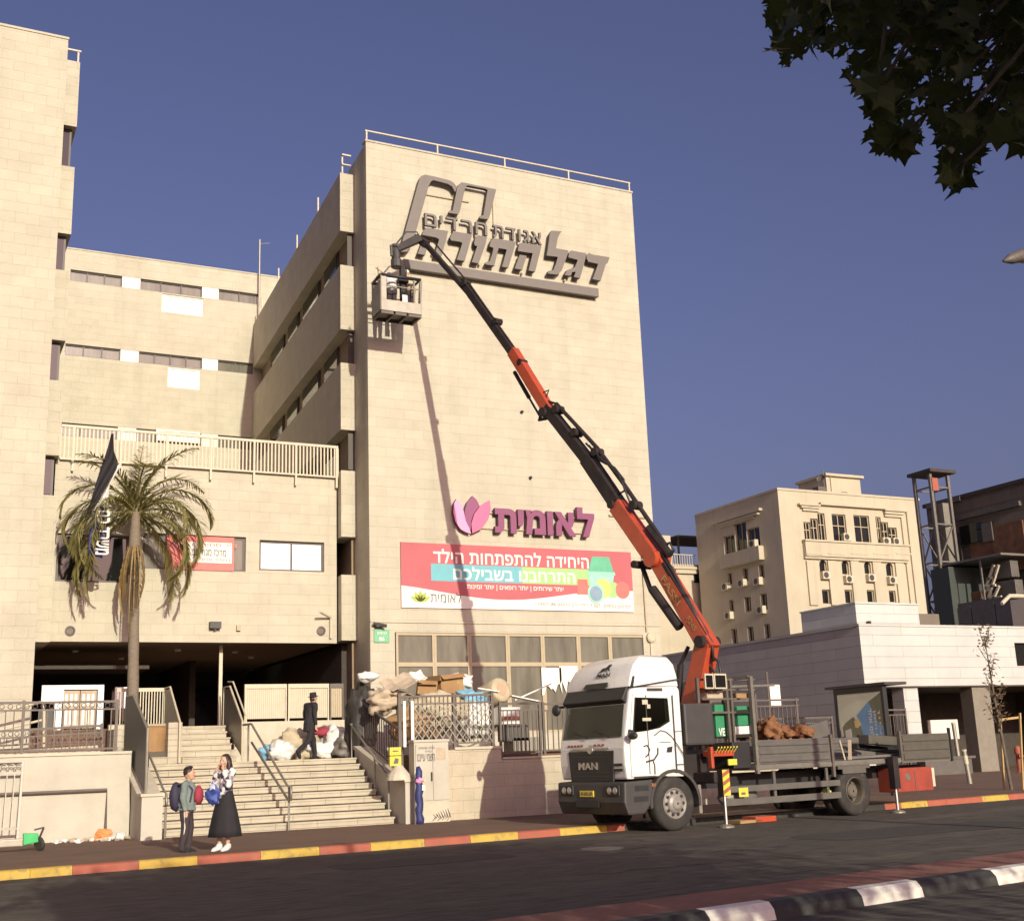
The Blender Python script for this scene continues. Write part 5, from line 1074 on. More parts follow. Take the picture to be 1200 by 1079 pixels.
wheel(0,.02,False,False); wheel(5.24,.02,True,False); wheel(0,W_-.02,False,True); wheel(5.24,W_-.02,True,True)
# mudguards
def guard(u, r, v0, v1, mt, a0=-.1, a1=3.24):
    m = MB(); n_ = 14
    for i in range(n_):
        t0, t1 = a0+(a1-a0)*i/n_, a0+(a1-a0)*(i+1)/n_
        p = [(u+r*math.cos(t),.52+r*math.sin(t)) for t in (t0,t1)]; q = [(u+(r+.06)*math.cos(t),.52+(r+.06)*math.sin(t)) for t in (t0,t1)]
        m.prism([(p[0][0],v0,p[0][1]),(p[1][0],v0,p[1][1]),(q[1][0],v0,q[1][1]),(q[0][0],v0,q[0][1])], (0,v1-v0,0))
    m.build('mudguard', M[mt], tk)
guard(0,.60,-.01,.36,'darkgrey'); guard(0,.60,W_-.36,W_+.01,'darkgrey')
m = MB(); m.box(.62,.70,.02,.36,.3,.85); m.build('mud_flap', M['galv'], tk)
m = MB(); m.box(-.66,-.58,.0,.45,.5,1.0); m.box(-.95,-.66,.06,.4,.45,.58); m.build('cab_step', M['darkgrey'], tk)
m = MB(); m.prism([(4.72,.0,1.0),(5.75,.0,1.0),(5.75,.0,1.07),(4.72,.0,1.07)], (0,.6,0)); m.box(4.85,5.6,-.01,.02,.90,1.02); m.build('rear_mudguard', M['bedgrey'], tk)
# chassis
m = MB()
for v0 in (.65,1.45): m.box(-1.0,8.3,v0,v0+.1,.74,1.0)
for u in (.6,2,3.4,4.6,5.9,7.2,8.2): m.box(u,u+.1,.75,1.45,.78,.96)
m.lathe((5.24,.5,.52), (0,1,0), [(.1,0),(.12,.4),(.22,.5),(.22,.7),(.12,.8),(.1,1.2)], 12); m.box(.3,1.0,.5,1.7,.6,.95); m.build('chassis', M['black'], tk)
m = MB(); m.box(.42,1.22,.06,.75,1.62,2.46); m.build('hydraulic_tank', M['darkgrey'], tk, bevel=.05)
m = MB(); m.box(1.72,2.22,.10,.7,1.12,1.66); m.build('tool_bin', M['black'], tk, bevel=.02)
for w_, w2 in ((.66,.78),(.40,.53)):
    m = MB(); m.box(1.30,4.72,-.02,.03,w_,w2); m.build('side_rail', M['bedgrey'], tk)
for u in (2.75,4.35): m = MB(); m.box(u,u+.07,.031,.07,.40,1.05); m.build('rail_bracket', M['bedgrey'], tk)
m = MB(); m.ball((2.0,.35,.55), (.55,.22,.22), 14, 8); m.build('fuel_tank', M['steel'], tk, smooth=True)
m = MB(); a = TS(865,930); m.box(a[0]-.0,a[0]+.26,-.03,-.022,a[1]-.06,a[1]+.12,0); m.box(a[0]+.06,a[0]+.18,-.033,-.0302,a[1]-.02,a[1]+.03,1); m.build('marker_plate', [M['yellow'], M['ink']], tk)
m = MB(); m.box(6.70,7.95,.06,.62,.42,.95); tb = m.build('red_toolbox', M['dullred'], tk, bevel=.02); m = MB(); m.box(7.31,7.325,.045,.06,.45,.92); m.lathe((7.08,.062,.75), (0,-1,0), [(.09,0),(.08,.012)], 12); m.build('toolbox_latch', M['steel'], tb); m = MB(); m.box(7.98,8.08,.1,.6,.5,.92); m.build('mud_flap', M['coping'], tk)
# bed
m = MB(); m.box(2.22,8.62,-.02,W_+.02,1.07,1.18); m.box(2.22,6.8,-.035,-.021,1.09,1.14); m.build('bed_floor', M['steel'], tk)
def sidepanel(u0, u1, v, mt, w0=1.19, w1=1.68):
    m = MB(); n_ = 3; h = (w1-w0)/n_
    m.box(u0,u1,v,v+.03,w0,w1)
    for i in range(n_): m.prism([(u0+.04,v,w0+h*i+.02),(u1-.04,v,w0+h*i+.02),(u1-.04,v-.022,w0+h*i+.05),(u0+.04,v-.022,w0+h*i+.05)][0:0] or [(u0+.04,v-.0,w0+h*i+.02),(u0+.04,v-.02,w0+h*i+.045),(u0+.04,v-.02,w0+h*(i+1)-.045),(u0+.04,v-.0,w0+h*(i+1)-.02)], (u1-u0-.08,0,0))
    return m.build('side_board', M[mt], tk)
M['olive'] = mat('olive_grey_board', (.085,.075,.06), .7, var=.15, dirt=.3, dcol=(.13,.10,.07))
sidepanel(2.27,4.48,-.03,'bedgrey'); sidepanel(6.86,8.58,-.03,'olive',1.1,1.70); sidepanel(2.27,5.4,W_,'bedgrey'); sidepanel(5.45,8.58,W_,'bedgrey')
m = MB(); m.box(8.585,8.62,0,W_,1.19,1.70); m.build('tailgate', M['olive'], tk)
m = MB()
for u, v, z1 in ((2.24,-.04,3.0),(2.24,W_-.04,3.0),(2.24,.8,2.6),(2.24,1.5,2.6)): m.box(u,u+.08,v,v+.08,1.0,z1)
for z in (1.75,2.25,2.95): m.box(2.25,2.31,.04,W_-.04,z,z+.07)
m.bar((2.28,W_-.0,2.9),(5.2,W_-.02,2.96),.05); m.build('headboard', M['steel'], tk)
for u, z1 in ((4.50,2.75),(6.80,1.78),(2.98,3.05)):
    v = -.05 if u > 3 else W_-.1
    if u == 4.50: v = W_-.05
    m = MB(); m.box(u,u+.06,v,v+.06,1.05,z1); m.build('stanchion', M['ironrail'], tk)
m = MB(); m.box(4.50,4.57,-.06,-.0,.85,1.75); m.build('stanchion', M['ironrail'], tk); m = MB(); m.box(8.58,8.63,-.06,0,1.05,1.82); m.build('stanchion', M['black'], tk)
# crane: base, stabilisers, folded arm
m = MB(); m.box(.60,1.35,.5,1.7,.95,1.45); m.box(.95,1.30,-.12,W_+.12,.86,1.08); cb_ = m.build('crane_base', M['boomblack'], tk, bevel=.03)
m = MB(); m.box(1.15,1.72,.06,.40,1.38,1.50); m.box(1.0,1.08,-.02,.1,1.15,1.58); m.build('control_valve', M['red'], cb_, bevel=.02); m = MB()
for k in range(7): m.tube([(1.15+k*.085,.0,1.46),(1.15+k*.085,-.09,1.56)], .011, 5); m.ball((1.15+k*.085,-.09,1.56), .019, 7, 5)
m.box(1.48,1.72,.0,.03,1.20,1.32); m.build('control_levers', M['yellow'], cb_)
for (u, tp_, st_) in ((1.13,1.12,True),(6.32,1.2,False)):
    m = MB(); m.box(u-.09,u+.09,-.26,-.10,.62 if st_ else .52,tp_+.02); lg = m.build('stabiliser_leg', M['boomblack'], tk)
    m = MB(); m.tube([(u,-.18,.06),(u,-.18,.64)], .035, 10); m.build('ram', M['chrome'], lg); m = MB(); m.lathe((u,-.18,.0), (0,0,1), [(.16,0),(.16,.03),(.06,.07)], 14); m.build('foot', M['galv'], lg)
    if st_:
        m = MB(); m.box(u-.092,u+.092,-.27,-.262,.62,1.12,0)
        for k in range(3): z = .64+k*.165; m.prism([(u-.09,-.274,z),(u+.09,-.274,z+.09),(u+.09,-.274,z+.17),(u-.09,-.274,z+.08)], (0,.003,0), 1)
        m.build('warning_stripes', [M['yellow'], M['kred']], lg)
    for vv in (W_+.18,): m = MB(); m.box(u-.09,u+.09,vv-.08,vv+.08,.5,tp_); m.tube([(u,vv,.1),(u,vv,.6)], .035, 8); m.build('stabiliser_leg', M['boomblack'], tk)
K = P(829,752,Y=22.25); T = P(497,283,Y=32.3); pn = V((0,0,1)).cross(T-K).normalized()
def PB_(px, py, off=0.0): d = fw*FPX+rt*(px-600)+up*(539.5-py); t = (K-CAM).dot(pn)/d.dot(pn); return TL(CAM+d*t+pn*off)
pnl = (TIN.to_3x3() @ pn); CS = pn.dot(CAM-K); sgn = 1 if CS > 0 else -1     # side facing the camera
def boom(a, b, h0, h1, th0, th1, name, mt, parent=None):
    m = MB(); a, b = V(a), V(b); d = (b-a).normalized(); h = pnl.cross(d).normalized()
    p = [a+pnl*x*th0/2+h*y*h0/2 for x, y in ((-1,-1),(1,-1),(1,1),(-1,1))]+[b+pnl*x*th1/2+h*y*h1/2 for x, y in ((-1,-1),(1,-1),(1,1),(-1,1))]
    m.add(p, [(0,3,2,1),(4,5,6,7),(0,1,5,4),(1,2,6,5),(2,3,7,6),(3,0,4,7)]); return m.build(name, M[mt], parent or tk, bevel=.02)
kl = PB_(829,752); cb0 = PB_(812,838)
boom(cb0, kl, .44, .40, .44, .38, 'crane_column', 'red')
m = MB(); m.tube([PB_(799,835,.15*sgn),PB_(803,778,.15*sgn)], .075, 10); m.tube([PB_(803,778,.15*sgn),PB_(812,758,.15*sgn)], .045, 10); m.lathe(kl-pnl*.3, pnl, [(.13,0),(.13,.6)], 16); m.build('lift_cylinder', M['boomblack'], tk, smooth=False)
kn = PB_(770,655); mbm = boom(PB_(833,762), kn, .39, .34, .32, .28, 'main_boom', 'red')
m = MB(); uu_ = (kl-kn).normalized(); vv_ = (pnl*sgn).cross(uu_).normalized(); 
gold = mat('gold_lettering', (.42,.24,.09), .6); o_ = kn+uu_*.55+pnl*sgn*.162-vv_*.10
m.text('FASSI', o_, uu_, vv_, pnl*sgn, .80, .17, .006, .02); m.build('lettering', gold, mbm); m = MB(); m.text('F245', kn+uu_*1.75+pnl*sgn*.164-vv_*.06, uu_, vv_, pnl*sgn, .36, .13, .006, .01); m.build('lettering', gold, mbm)
m = MB(); m.tube([PB_(752,662),PB_(762,690),PB_(790,722)], .06, 10); m.tube([PB_(752,662),PB_(770,655)], .1, 10); m.lathe(PB_(752,662)-pnl*.28, pnl, [(.09,0),(.09,.56)], 14); m.tube([PB_(768,690,.1*sgn),PB_(800,735,.1*sgn)], .11, 10); m.build('link_cylinder', M['boomblack'], mbm)
m = MB(); m.lathe(kn-pnl*.26, pnl, [(.20,0),(.20,.52)], 18); m.build('knuckle', M['red'], tk)
j1, j2, j3, j4 = PB_(766,652), PB_(724,592), PB_(688,537), PB_(641,478)
boom(j1, j2, .40, .39, .32, .32, 'second_boom', 'red'); boom(PB_(735,607), j3, .35, .35, .28, .28, 'boom_extension', 'boomblack'); boom(PB_(700,553), j4, .28, .28, .24, .24, 'boom_extension', 'boomblack')
m = MB(); m.lathe(PB_(722,592,-.22), pnl, [(.1,0),(.1,.44)], 10); m.tube([PB_(742,618),PB_(736,626)], .07, 8); m.build('boom_bracket', M['boomblack'], tk)
m = MB(); m.tube([PB_(781,640),PB_(731,567),PB_(700,525),PB_(652,473)], .055, 8); m.tube([PB_(785,650),PB_(760,618)], .10, 8); m.box(0,0,0,0,0,0) if False else None
for q in ((700,530),(676,507),(654,480),(745,592)): p_ = PB_(*q); m.lathe(p_-pnl*.14, pnl, [(.11,0),(.11,.28)], 10)
m.build('extension_ram', M['boomblack'], tk)
def hose(pts, r=.025, nm='hydraulic_hose'): m = MB(); m.tube(pts, r, 6); m.build(nm, M['black'], tk, smooth=True)
hose([PB_(690,522),PB_(704,540),PB_(720,548),PB_(731,562),PB_(732,575),PB_(722,580),PB_(712,566)], .03); hose([PB_(690,520,.1*sgn),PB_(710,540,.1*sgn),PB_(727,553,.1*sgn),PB_(735,572,.1*sgn),PB_(746,600,.1*sgn)], .025)
hose([PB_(776,648,.05*sgn),PB_(792,672,.06*sgn),PB_(806,702,.05*sgn),PB_(822,730,.05*sgn),PB_(836,752,.05*sgn),PB_(838,775,.05*sgn)], .035); hose([PB_(779,650),PB_(800,690),PB_(830,742)], .028)
m = MB(); m.bar(PB_(781,660,.12*sgn),PB_(831,745,.12*sgn),.05,.08); m.build('boom_rail', M['boomblack'], tk)
hose([PB_(772,640),PB_(785,636),PB_(790,645),PB_(780,652),PB_(774,648)], .03)
hose([PB_(824,770),PB_(838,788),PB_(836,805),PB_(822,806),PB_(826,790)], .032); hose([PB_(830,765),PB_(842,775),PB_(846,795),PB_(838,812),PB_(828,800)], .028)
fj = boom(PB_(645,484), PB_(601,412), .30, .30, .22, .22, 'fly_jib', 'red')
m = MB(); m.lathe(PB_(641,484,-.2), pnl, [(.13,0),(.13,.4)], 12); m.tube([PB_(641,490),PB_(632,492),PB_(634,484)], .05, 7); m.tube([PB_(603,436),PB_(620,466)], .055, 8); m.tube([PB_(620,466),PB_(634,490)], .03, 8); m.tube([PB_(640,470),PB_(652,473),PB_(644,480)], .04, 6); m.tube([PB_(634,461),PB_(643,457),PB_(640,466)], .02, 6); m.build('jib_linkage', M['boomblack'], fj)
boom(PB_(608,423), PB_(547,337), .23, .23, .18, .18, 'jib_extension', 'boomblack'); boom(PB_(555,350), PB_(497,284), .15, .15, .12, .12, 'jib_extension', 'boomblack')
m = MB(); m.tube([PB_(608,415),PB_(551,334)], .03, 6); m.tube([PB_(551,334),PB_(506,281)], .025, 6)
for q in ((546,332),(583,377),(612,425)): m.lathe(PB_(*q,-.12), pnl, [(.10,0),(.10,.24)], 8)
m.build('extension_ram', M['boomblack'], tk)
hd = boom(PB_(500,287), PB_(488,278), .24, .18, .2, .2, 'jib_head', 'boomblack')
# work lights and lattice rack behind the cab
m = MB()
for a, b, c, d in ((836,846,792,806),(840,852,790,804)):
    pass
def rk(px0, px1, py0, py1, v, dv, name, mt, par, bev=0):
    a = TS(px0,py1,v); b = TS(px1,py0,v); m = MB(); m.box(a[0],b[0],v,v+dv,a[1],b[1]); return m.build(name, M[mt], par, bevel=bev)
for a, b in ((827,836),(838,851)):
    lm = rk(a,b,789,807,.3,.05,'work_light','crail',tk,.01); rk(a+1.2,b-1.2,791,805,.292,.006,'light_glass','glass',lm)
rack = None; m = MB()
for px in (822,856,861,884): a = TS(px,870,.5); b = TS(px,794,.5); m.box(a[0]-.03,a[0]+.03,.48,.54,1.55,b[1])
for py in (796,808,819,835): a = TS(822,py,.5); b = TS(884,py,.5); m.box(a[0],b[0],.475,.545,a[1]-.02,a[1]+.02)
rack = m.build('rack', M['ironrail'], tk)
# loads carried by the truck: things of their own
def tw(o): o.matrix_world = TMX @ o.matrix_basis; return o
def tload(px0, px1, py0, py1, v, dv, name, mts, label, cat, bev=.01):
    a = TS(px0,py1,v); b = TS(px1,py0,v); m = MB(); m.box(a[0],b[0],v,v+dv,a[1],b[1]); return tag(tw(m.build(name, mts, bevel=bev)), label, cat)
tload(829,852,811,819,.6,.4,'carton',M['cardpale'],'pinkish brown carton on the rack under the work lights','box'); tload(862,880,812,819,.6,.4,'carton',M['cardboard'],'open brown carton on the rack beside the headboard','box')
tload(840,853,825,863,.62,.35,'green_crate',M['crategreen'],'green crate with white letters at the left of the rack behind the cab','crate'); 
a = TS(843,862,.6); m = MB(); m.text('VE', (a[0],.612,a[1]), (1,0,0), (0,0,1), (0,-1,0), .18, .16, .004, .02); o = m.build('crate_lettering', M['ban_white']); o.parent = bpy.data.objects['green_crate']
tload(861,880,827,850,.62,.35,'green_crate',M['crategreen'],'green crate with a pale strap at the right of the rack beside the headboard','crate')
a = TS(864,862,.6); m = MB(); m.text('LU', (a[0],.60,a[1]), (1,0,0), (0,0,1), (0,-1,0), .20, .16, .004, .02); m.box(a[0]-.06,a[0]+.42,.606,.75,a[1]-.03,a[1]+.2); tag(tw(m.build('white_carton', M['ban_white'])), 'white lettered carton under the strapped green crate','box')
for (px, py, v, rd, lab, sd_) in ((901,856,.7,(.22,.3,.26),'orange brown sack standing upright against the headboard',61),(920,860,.8,(.24,.25,.15),'middle orange brown sack on the truck bed',62),(938,859,.7,(.26,.3,.17),'rightmost orange brown sack on the truck bed',63),(870,858,.9,(.2,.2,.15),'small reddish sack lying on the rack beside the white carton',64)):
    a = TS(px,py,v); m = MB(); m.ball((a[0],v,a[1]), rd, 36, 26, 0, .6, sd_); tag(tw(m.build('orange_sack', M['orange'], smooth=True)), lab, 'sack')
for (p, q, v, w_, h_, lab, mt) in (((985,888),(1052,884),.5,.4,.05,'long grey steel chute lying in the open part of the truck bed','steel'),((1000,874),(1050,880),1.2,.25,.12,'dark beam lying behind the chute on the truck bed','black'),((1005,862),(1030,872),1.5,.06,.06,'dark bar propped on the grey board in the bed','boomblack'),((905,872),(970,852),1.6,.05,.35,'pale grey board leaning in the bed behind the orange sacks','bedgrey'),((1012,866),(1045,868),.9,.3,.2,'small brown box lying across the beams in the bed','olive')):
    a, b = TS(*p,v), TS(*q,v); m = MB(); m.bar((a[0],v,a[1]),(b[0],v,b[1]),w_,h_); tag(tw(m.build('steel_beam' if mt != 'olive' else 'wooden_box', M[mt])), lab, 'beam' if mt != 'olive' else 'box')
for px in (990,996):
    a = TS(px,880,.15); m = MB(); m.bar((a[0]-.02,.15,1.19),(a[0]+.08*(px-993)/3,.2,1.62),.07,.03); tag(tw(m.build('wooden_plank', M['cardpale'])), 'pale plank standing upright in the open bed, '+('left of two' if px < 993 else 'tilted right one of two'), 'plank')
a = TS(968,928,.2); m = MB(); m.ball((a[0],.2,a[1]), (.13,.08,.07), 12, 8, 0, .5, 71); tag(tw(m.build('safety_vest', mat('hi_vis', (.55,.62,.08), .7))), 'yellow green safety vest stuffed behind the side rail near the rear wheel', 'vest')
for (px, lab, mt) in ((890,'red wooden support pad lying under the truck','red'),(872,'brown wooden support pad left of the red one under the truck','cardboard')):
    a = TS(px,962,.5); m = MB(); m.box(a[0]-.3,a[0]+.3,.3,.7,.01,.12 if mt == 'red' else .07); tag(tw(m.build('support_pad', M[mt])), lab, 'pad')
# ------------------------------------------------------------------ work basket with two workers
e = empty('work_basket', (12.6,32.5,14.4), 'grey steel work basket hanging from the crane tip before the tower wall', 'basket')
bx0_, bx1_, by0, by1, bz = P(447,370,Y=32.2).x, P(493,370,Y=32.2).x, 32.2, 32.95, P(470,366,Y=32.2).z
m = MB(); m.box(bx0_,bx1_,by0,by1,bz,bz+.05); 
for i in range(4): x = bx0_+(bx1_-bx0_)*i/3; m.box(x-.03 if i else x,x+.03,by0,by1,bz-.10,bz-.001)
for y in (by0,by1-.05): m.box(bx0_+.031,bx1_-.031,y,y+.05,bz-.09,bz-.002)
m.build('floor', M['ironrail'], e)
for x0, x1, y0, y1, z1, mt in ((bx0_,bx1_,by0-.03,by0,bz+.34,'galv'),(bx0_,bx0_+.16,by0-.025,by0-.002,bz+1.12,'galv'),(bx0_-.03,bx0_-.001,by0,by1,bz+.9,'galv'),(bx1_+.001,bx1_+.03,by0,by1,bz+.4,'galv')):
    m = MB(); m.box(x0,x1,y0,y1,bz+(.0 if z1 < bz+.6 or x1 < bx0_+.001 else .345),z1); m.build('side_panel', M['crail' if False else mt], e)
m = MB(); zt = bz+1.12; m.tube([(bx0_,by0,zt),(bx1_,by0,zt),(bx1_,by1,zt),(bx0_,by1,zt),(bx0_,by0,zt)], .055, 8); m.build('top_rail', M['black'], e, smooth=True)
m = MB()
for x in (bx0_,bx1_):
    for y in (by0,by1): m.tube([(x,y,bz),(x,y,zt)], .028, 7)
m.tube([(bx0_,by0,bz+.8),(bx1_,by0,bz+.8)], .02, 6); m.tube([(bx0_,by1,bz+.7),(bx1_,by1,bz+.7)], .02, 6); m.tube([(bx1_-.2,by0,bz+.34),(bx1_-.2,by0,zt)], .03, 7); m.tube([(bx1_,by0+.1,bz+.05),(bx1_+.06,by0+.1,zt)], .05, 7); m.build('cage_bars', M['galv'], e)
xm = P(471,330,Y=32.55).x; tipw = P(488,279,Y=32.3); elb = P(466,292,Y=32.4)
m = MB(); q1 = P(492,279,Y=32.35); q2 = P(465,292,Y=32.45); m.taper(q1,q2,.22,.26,.18,.20); m.build('hanger_arm', M['boomblack'], e, bevel=.02)
m = MB(); m.lathe((q2.x,32.5,q2.z-.62), (0,0,1), [(.10,0),(.17,.05),(.17,.28),(.12,.32),(.12,.66),(.17,.68),(.17,.76)], 12); m.tube([(q2.x-.22,32.35,q2.z+.05),(q2.x-.2,32.35,q2.z-.3)], .05, 7); m.build('rotator', M['darkgrey'], e)
m = MB(); m.box(xm-.07,xm+.07,32.44,32.58,bz+.35,q2.z-.55); m.box(xm-.16,xm+.16,32.40,32.62,zt-.05,zt+.06); m.tube([(xm+.13,32.5,q2.z-.5),(xm+.11,32.5,zt)], .025, 8); m.build('hanger', M['boomblack'], e)
m = MB(); m.tube([q1,P(487,276,Y=32.35)+V((.05,0,.12)),P(476,279,Y=32.4)+V((0,0,.2)),q2+V((-.1,0,.05)),(q2.x-.16,32.5,q2.z-.5)], .025, 6); m.build('hose', M['black'], e, smooth=True)
m = MB(); m.box(xm-.08,xm+.08,32.32,32.35,bz+.38,bz+.62); m.build('control_panel', M['ban_white'], e)
k = .95
for (px, hd_, lab, top, lg, J) in (
    (459,80,'worker in a white hooded top bending over in the left of the raised basket','bagwhite','trouser',dict(spine=[(0,0,.95),(0,.10,1.10),(0,.24,1.24),(0,.32,1.32)], head=(0,.40,1.46), legL=[(-.09,0,.92),(-.09,.05,.50),(-.09,0,.085),(-.09,.14,.03)], legR=[(.09,0,.92),(.09,.05,.50),(.09,0,.085),(.09,.14,.03)], armL=[(-.18,.24,1.30),(-.26,.36,1.12),(-.2,.50,1.22)], armR=[(.18,.24,1.30),(.24,.38,1.12),(.2,.52,1.20)])),
    (481,110,'worker in beige top and dark trousers standing at the right of the raised basket','bagbeige','trouser',dict(spine=[(0,0,.95),(0,.05,1.10),(0,.10,1.27),(0,.12,1.38)], head=(0,.18,1.54), legL=[(-.09,0,.92),(-.09,.03,.50),(-.09,0,.085),(-.09,.14,.03)], legR=[(.09,0,.92),(.09,.03,.50),(.09,0,.085),(.09,.14,.03)], armL=[(-.18,.1,1.36),(-.22,.2,1.12),(-.12,.36,1.18)], armR=[(.18,.1,1.36),(.25,.15,1.12),(.15,.34,1.15)]))):
    q = P(px,350,Y=32.6); e2, sc = person((q.x,32.6,bz+.05), R(hd_), lab, k, J, (0,1,-.3), dict(armL=((0,.8,-.2),(0,0,1)), armR=((0,.8,-.2),(0,0,1))))
    jacket(e2, sc, J, k, top, (0,0,.86)); trousers(e2, sc, J, k, lg)
    for nm in ('legL','legR'): shoe(e2, sc, J[nm][2], J[nm][3], 'suit', k)
    c = sc(J['head']); m = MB(); m.lathe(c+V((0,.0,.02)), (0,-.1,1), [(.10,0),(.098,.03),(.08,.075),(.045,.10),(.01,.108)], 14); m.build('helmet', M['ban_white'], e2, smooth=True)
m = MB(); a = P(449,316,Y=32.35); m.tube([(a.x-.05,32.55,zt-.1),(a.x-.12,32.5,zt+.35)], .02, 6); m.tube([(a.x+.1,32.55,zt+.2),(a.x-.2,32.45,zt+.3)], .015, 6); tag(m.build('long_tool', M['cardboard']), 'long handled tools sticking up from the left corner of the raised basket', 'tool')
# ------------------------------------------------------------------ low white stone building across the side street
WX, WYF = 36.1, 40.0
wb = empty('white_building', (45,48,.13), 'low white stone clad building with an open dark ground floor and a flat roof', 'building')
m = MB(); z0, z1 = 3.82, 6.35
ow = P(1190,765,Y=WYF); m.wall((WX,WYF,z0), (1,0,0), 44, z1-z0, [(ow.x-WX, ow.x-WX+1.8, P(1195,780,Y=WYF).z-z0, P(1195,753,Y=WYF).z-z0)], (0,.25,0))
m.box(WX+.01,79.9,WYF+.26,62,z0,z1-.02); m.box(WX-.04,80,WYF-.04,WYF+.3,z1+.001,z1+.10)
m.box(WX,WX+.4,WYF+.26,62,.1,z1-.03); m.box(WX-.04,WX+.4,WYF+.301,62,z1-.02,z1+.10); m.build('wall', M['white_stone'], wb)
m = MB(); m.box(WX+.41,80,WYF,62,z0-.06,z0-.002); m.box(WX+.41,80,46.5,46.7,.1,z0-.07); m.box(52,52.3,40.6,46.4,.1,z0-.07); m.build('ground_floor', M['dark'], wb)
for px0, px1, mt in ((1062,1079,'white_stone'),(1143,1164,'kgry')):
    a, b = P(px0,850,Y=WYF+.15).x, P(px1,850,Y=WYF+.15).x; m = MB(); m.box(a,b,WYF+.1,WYF+.8,.1,z0-.07); m.build('pillar', M[mt], wb)
m = MB(); m.box(ow.x,ow.x+1.8,WYF+.2,WYF+.22,4.6,5.7); m.build('window', M['glass'], wb)
m = MB(); c = P(1002,707,Y=47); x1 = P(1075,706,Y=47).x; m.box(c.x,x1,47,51.2,6.36,c.z); m.box(c.x-.05,x1+.05,46.95,51.25,c.z+.001,c.z+.08); m.build('roof_block', M['white_stone'], wb)
m = MB(); m.box(x1+.06,x1+2.0,47.6,50,6.36,c.z-.35); m.build('roof_block', M['brownish'], wb)
m = MB(); a = P(1174,707,Y=42); b = P(1183,698,Y=42); m.tube([a,b,(b.x+8,42,b.z+.1)], .10, 8); m.build('roof_pipe', M['crail'], wb)
m = MB(); q = P(1018,730,Y=46.9); m.box(q.x-.08,q.x+.08,46.8,46.99,q.z-.15,q.z+.1); m.build('wall_lamp', M['black'], wb)
a = P(1090,855,Y=44); m = MB(); m.box(a.x-.1,a.x+1.8,44,44.05,a.z-.45,a.z+.45); tag(m.build('notice_board', M['ban_white']), 'pale notice board under the white building behind the bollard', 'board')
a = P(1087,915,Y=39.2); m = MB(); m.box(a.x-.2,a.x+2.4,39.0,39.5,.1,.75); m.box(a.x-.3,a.x+2.6,38.95,39.55,.751,.85); tag(m.build('stone_bench', M['bedgrey']), 'low stone bench on the pavement before the white building', 'bench')
# ------------------------------------------------------------------ cream building behind
CY = 105.0; c0 = P(911,574,Y=CY); CX = c0.x; cxr = P(1076,585,Y=CY).x; CZ = c0.z; cyl = 121
cb = empty('cream_building', (95,110,.1), 'tall cream plastered building with stepped window groups, arched windows and air conditioners', 'building')
def PC(px, py): q = P(px, py, Y=CY); return q.x, q.z
def z8(x, y): return PC(780+x/2.857, 520+y/2.857)
def rect8(x0, x1, y0, y1): a = z8(x0, (y0+y1)/2)[0]; b = z8(x1, (y0+y1)/2)[0]; zt = z8((x0+x1)/2, y0)[1]; zb = z8((x0+x1)/2, y1)[1]; return a, b, zb, zt
top = [rect8(464,487,262,325),rect8(487,512,250,326),rect8(512,536,232,328),rect8(560,606,236,331),rect8(633,685,240,334),rect8(707,724,245,336),rect8(724,748,262,338),rect8(748,776,280,340)]
low = [rect8(525,551,487,536),rect8(601,625,488,534),rect8(675,699,489,531),rect8(749,771,491,531)]
arch = [rect8(515,539,388,432),rect8(590,613,390,438),rect8(665,687,393,436),rect8(738,761,398,443)]
m = MB(); m.wall((CX,CY,.1), (1,0,0), cxr-CX, CZ-.1, [(a-CX,b-CX,c-.1,d-.1) for a, b, c, d in top+low+arch], (0,.35,0))
def PCx(px, py): q = P(px, py, X=CX); return q.y, q.z
def y8(x, y): return PCx(780+x/2.857, 520+y/2.857)
def rect9(x0, x1, y0, y1): b = y8(x0,(y0+y1)/2)[0]; a = y8(x1,(y0+y1)/2)[0]; return a, b, y8((x0+x1)/2,y1)[1], y8((x0+x1)/2,y0)[1]
sidew = [rect9(195,232,305,370),rect9(232,272,262,362),rect9(272,316,280,352),rect9(208,223,432,470),rect9(258,276,415,460),rect9(312,330,403,450),rect9(213,229,522,566),rect9(264,286,511,562),rect9(318,340,500,556),rect9(221,240,618,670),rect9(275,295,611,662),rect9(331,350,602,655)]
m.wall((CX,CY+.36,.1), (0,1,0), cyl-CY-.36, CZ-.1, [(a-CY-.36,b-CY-.36,c-.1,d-.1) for a, b, c, d in sidew], (.35,0,0))
m.box(CX+.36,cxr-.01,CY+.36,cyl-.01,.1,CZ-.02); m.box(CX-.1,cxr+.1,CY-.1,CY+.4,CZ+.001,CZ+.25); m.box(CX-.1,CX+.4,CY+.41,cyl,CZ+.001,CZ+.25); m.build('wall', M['cream'], cb)
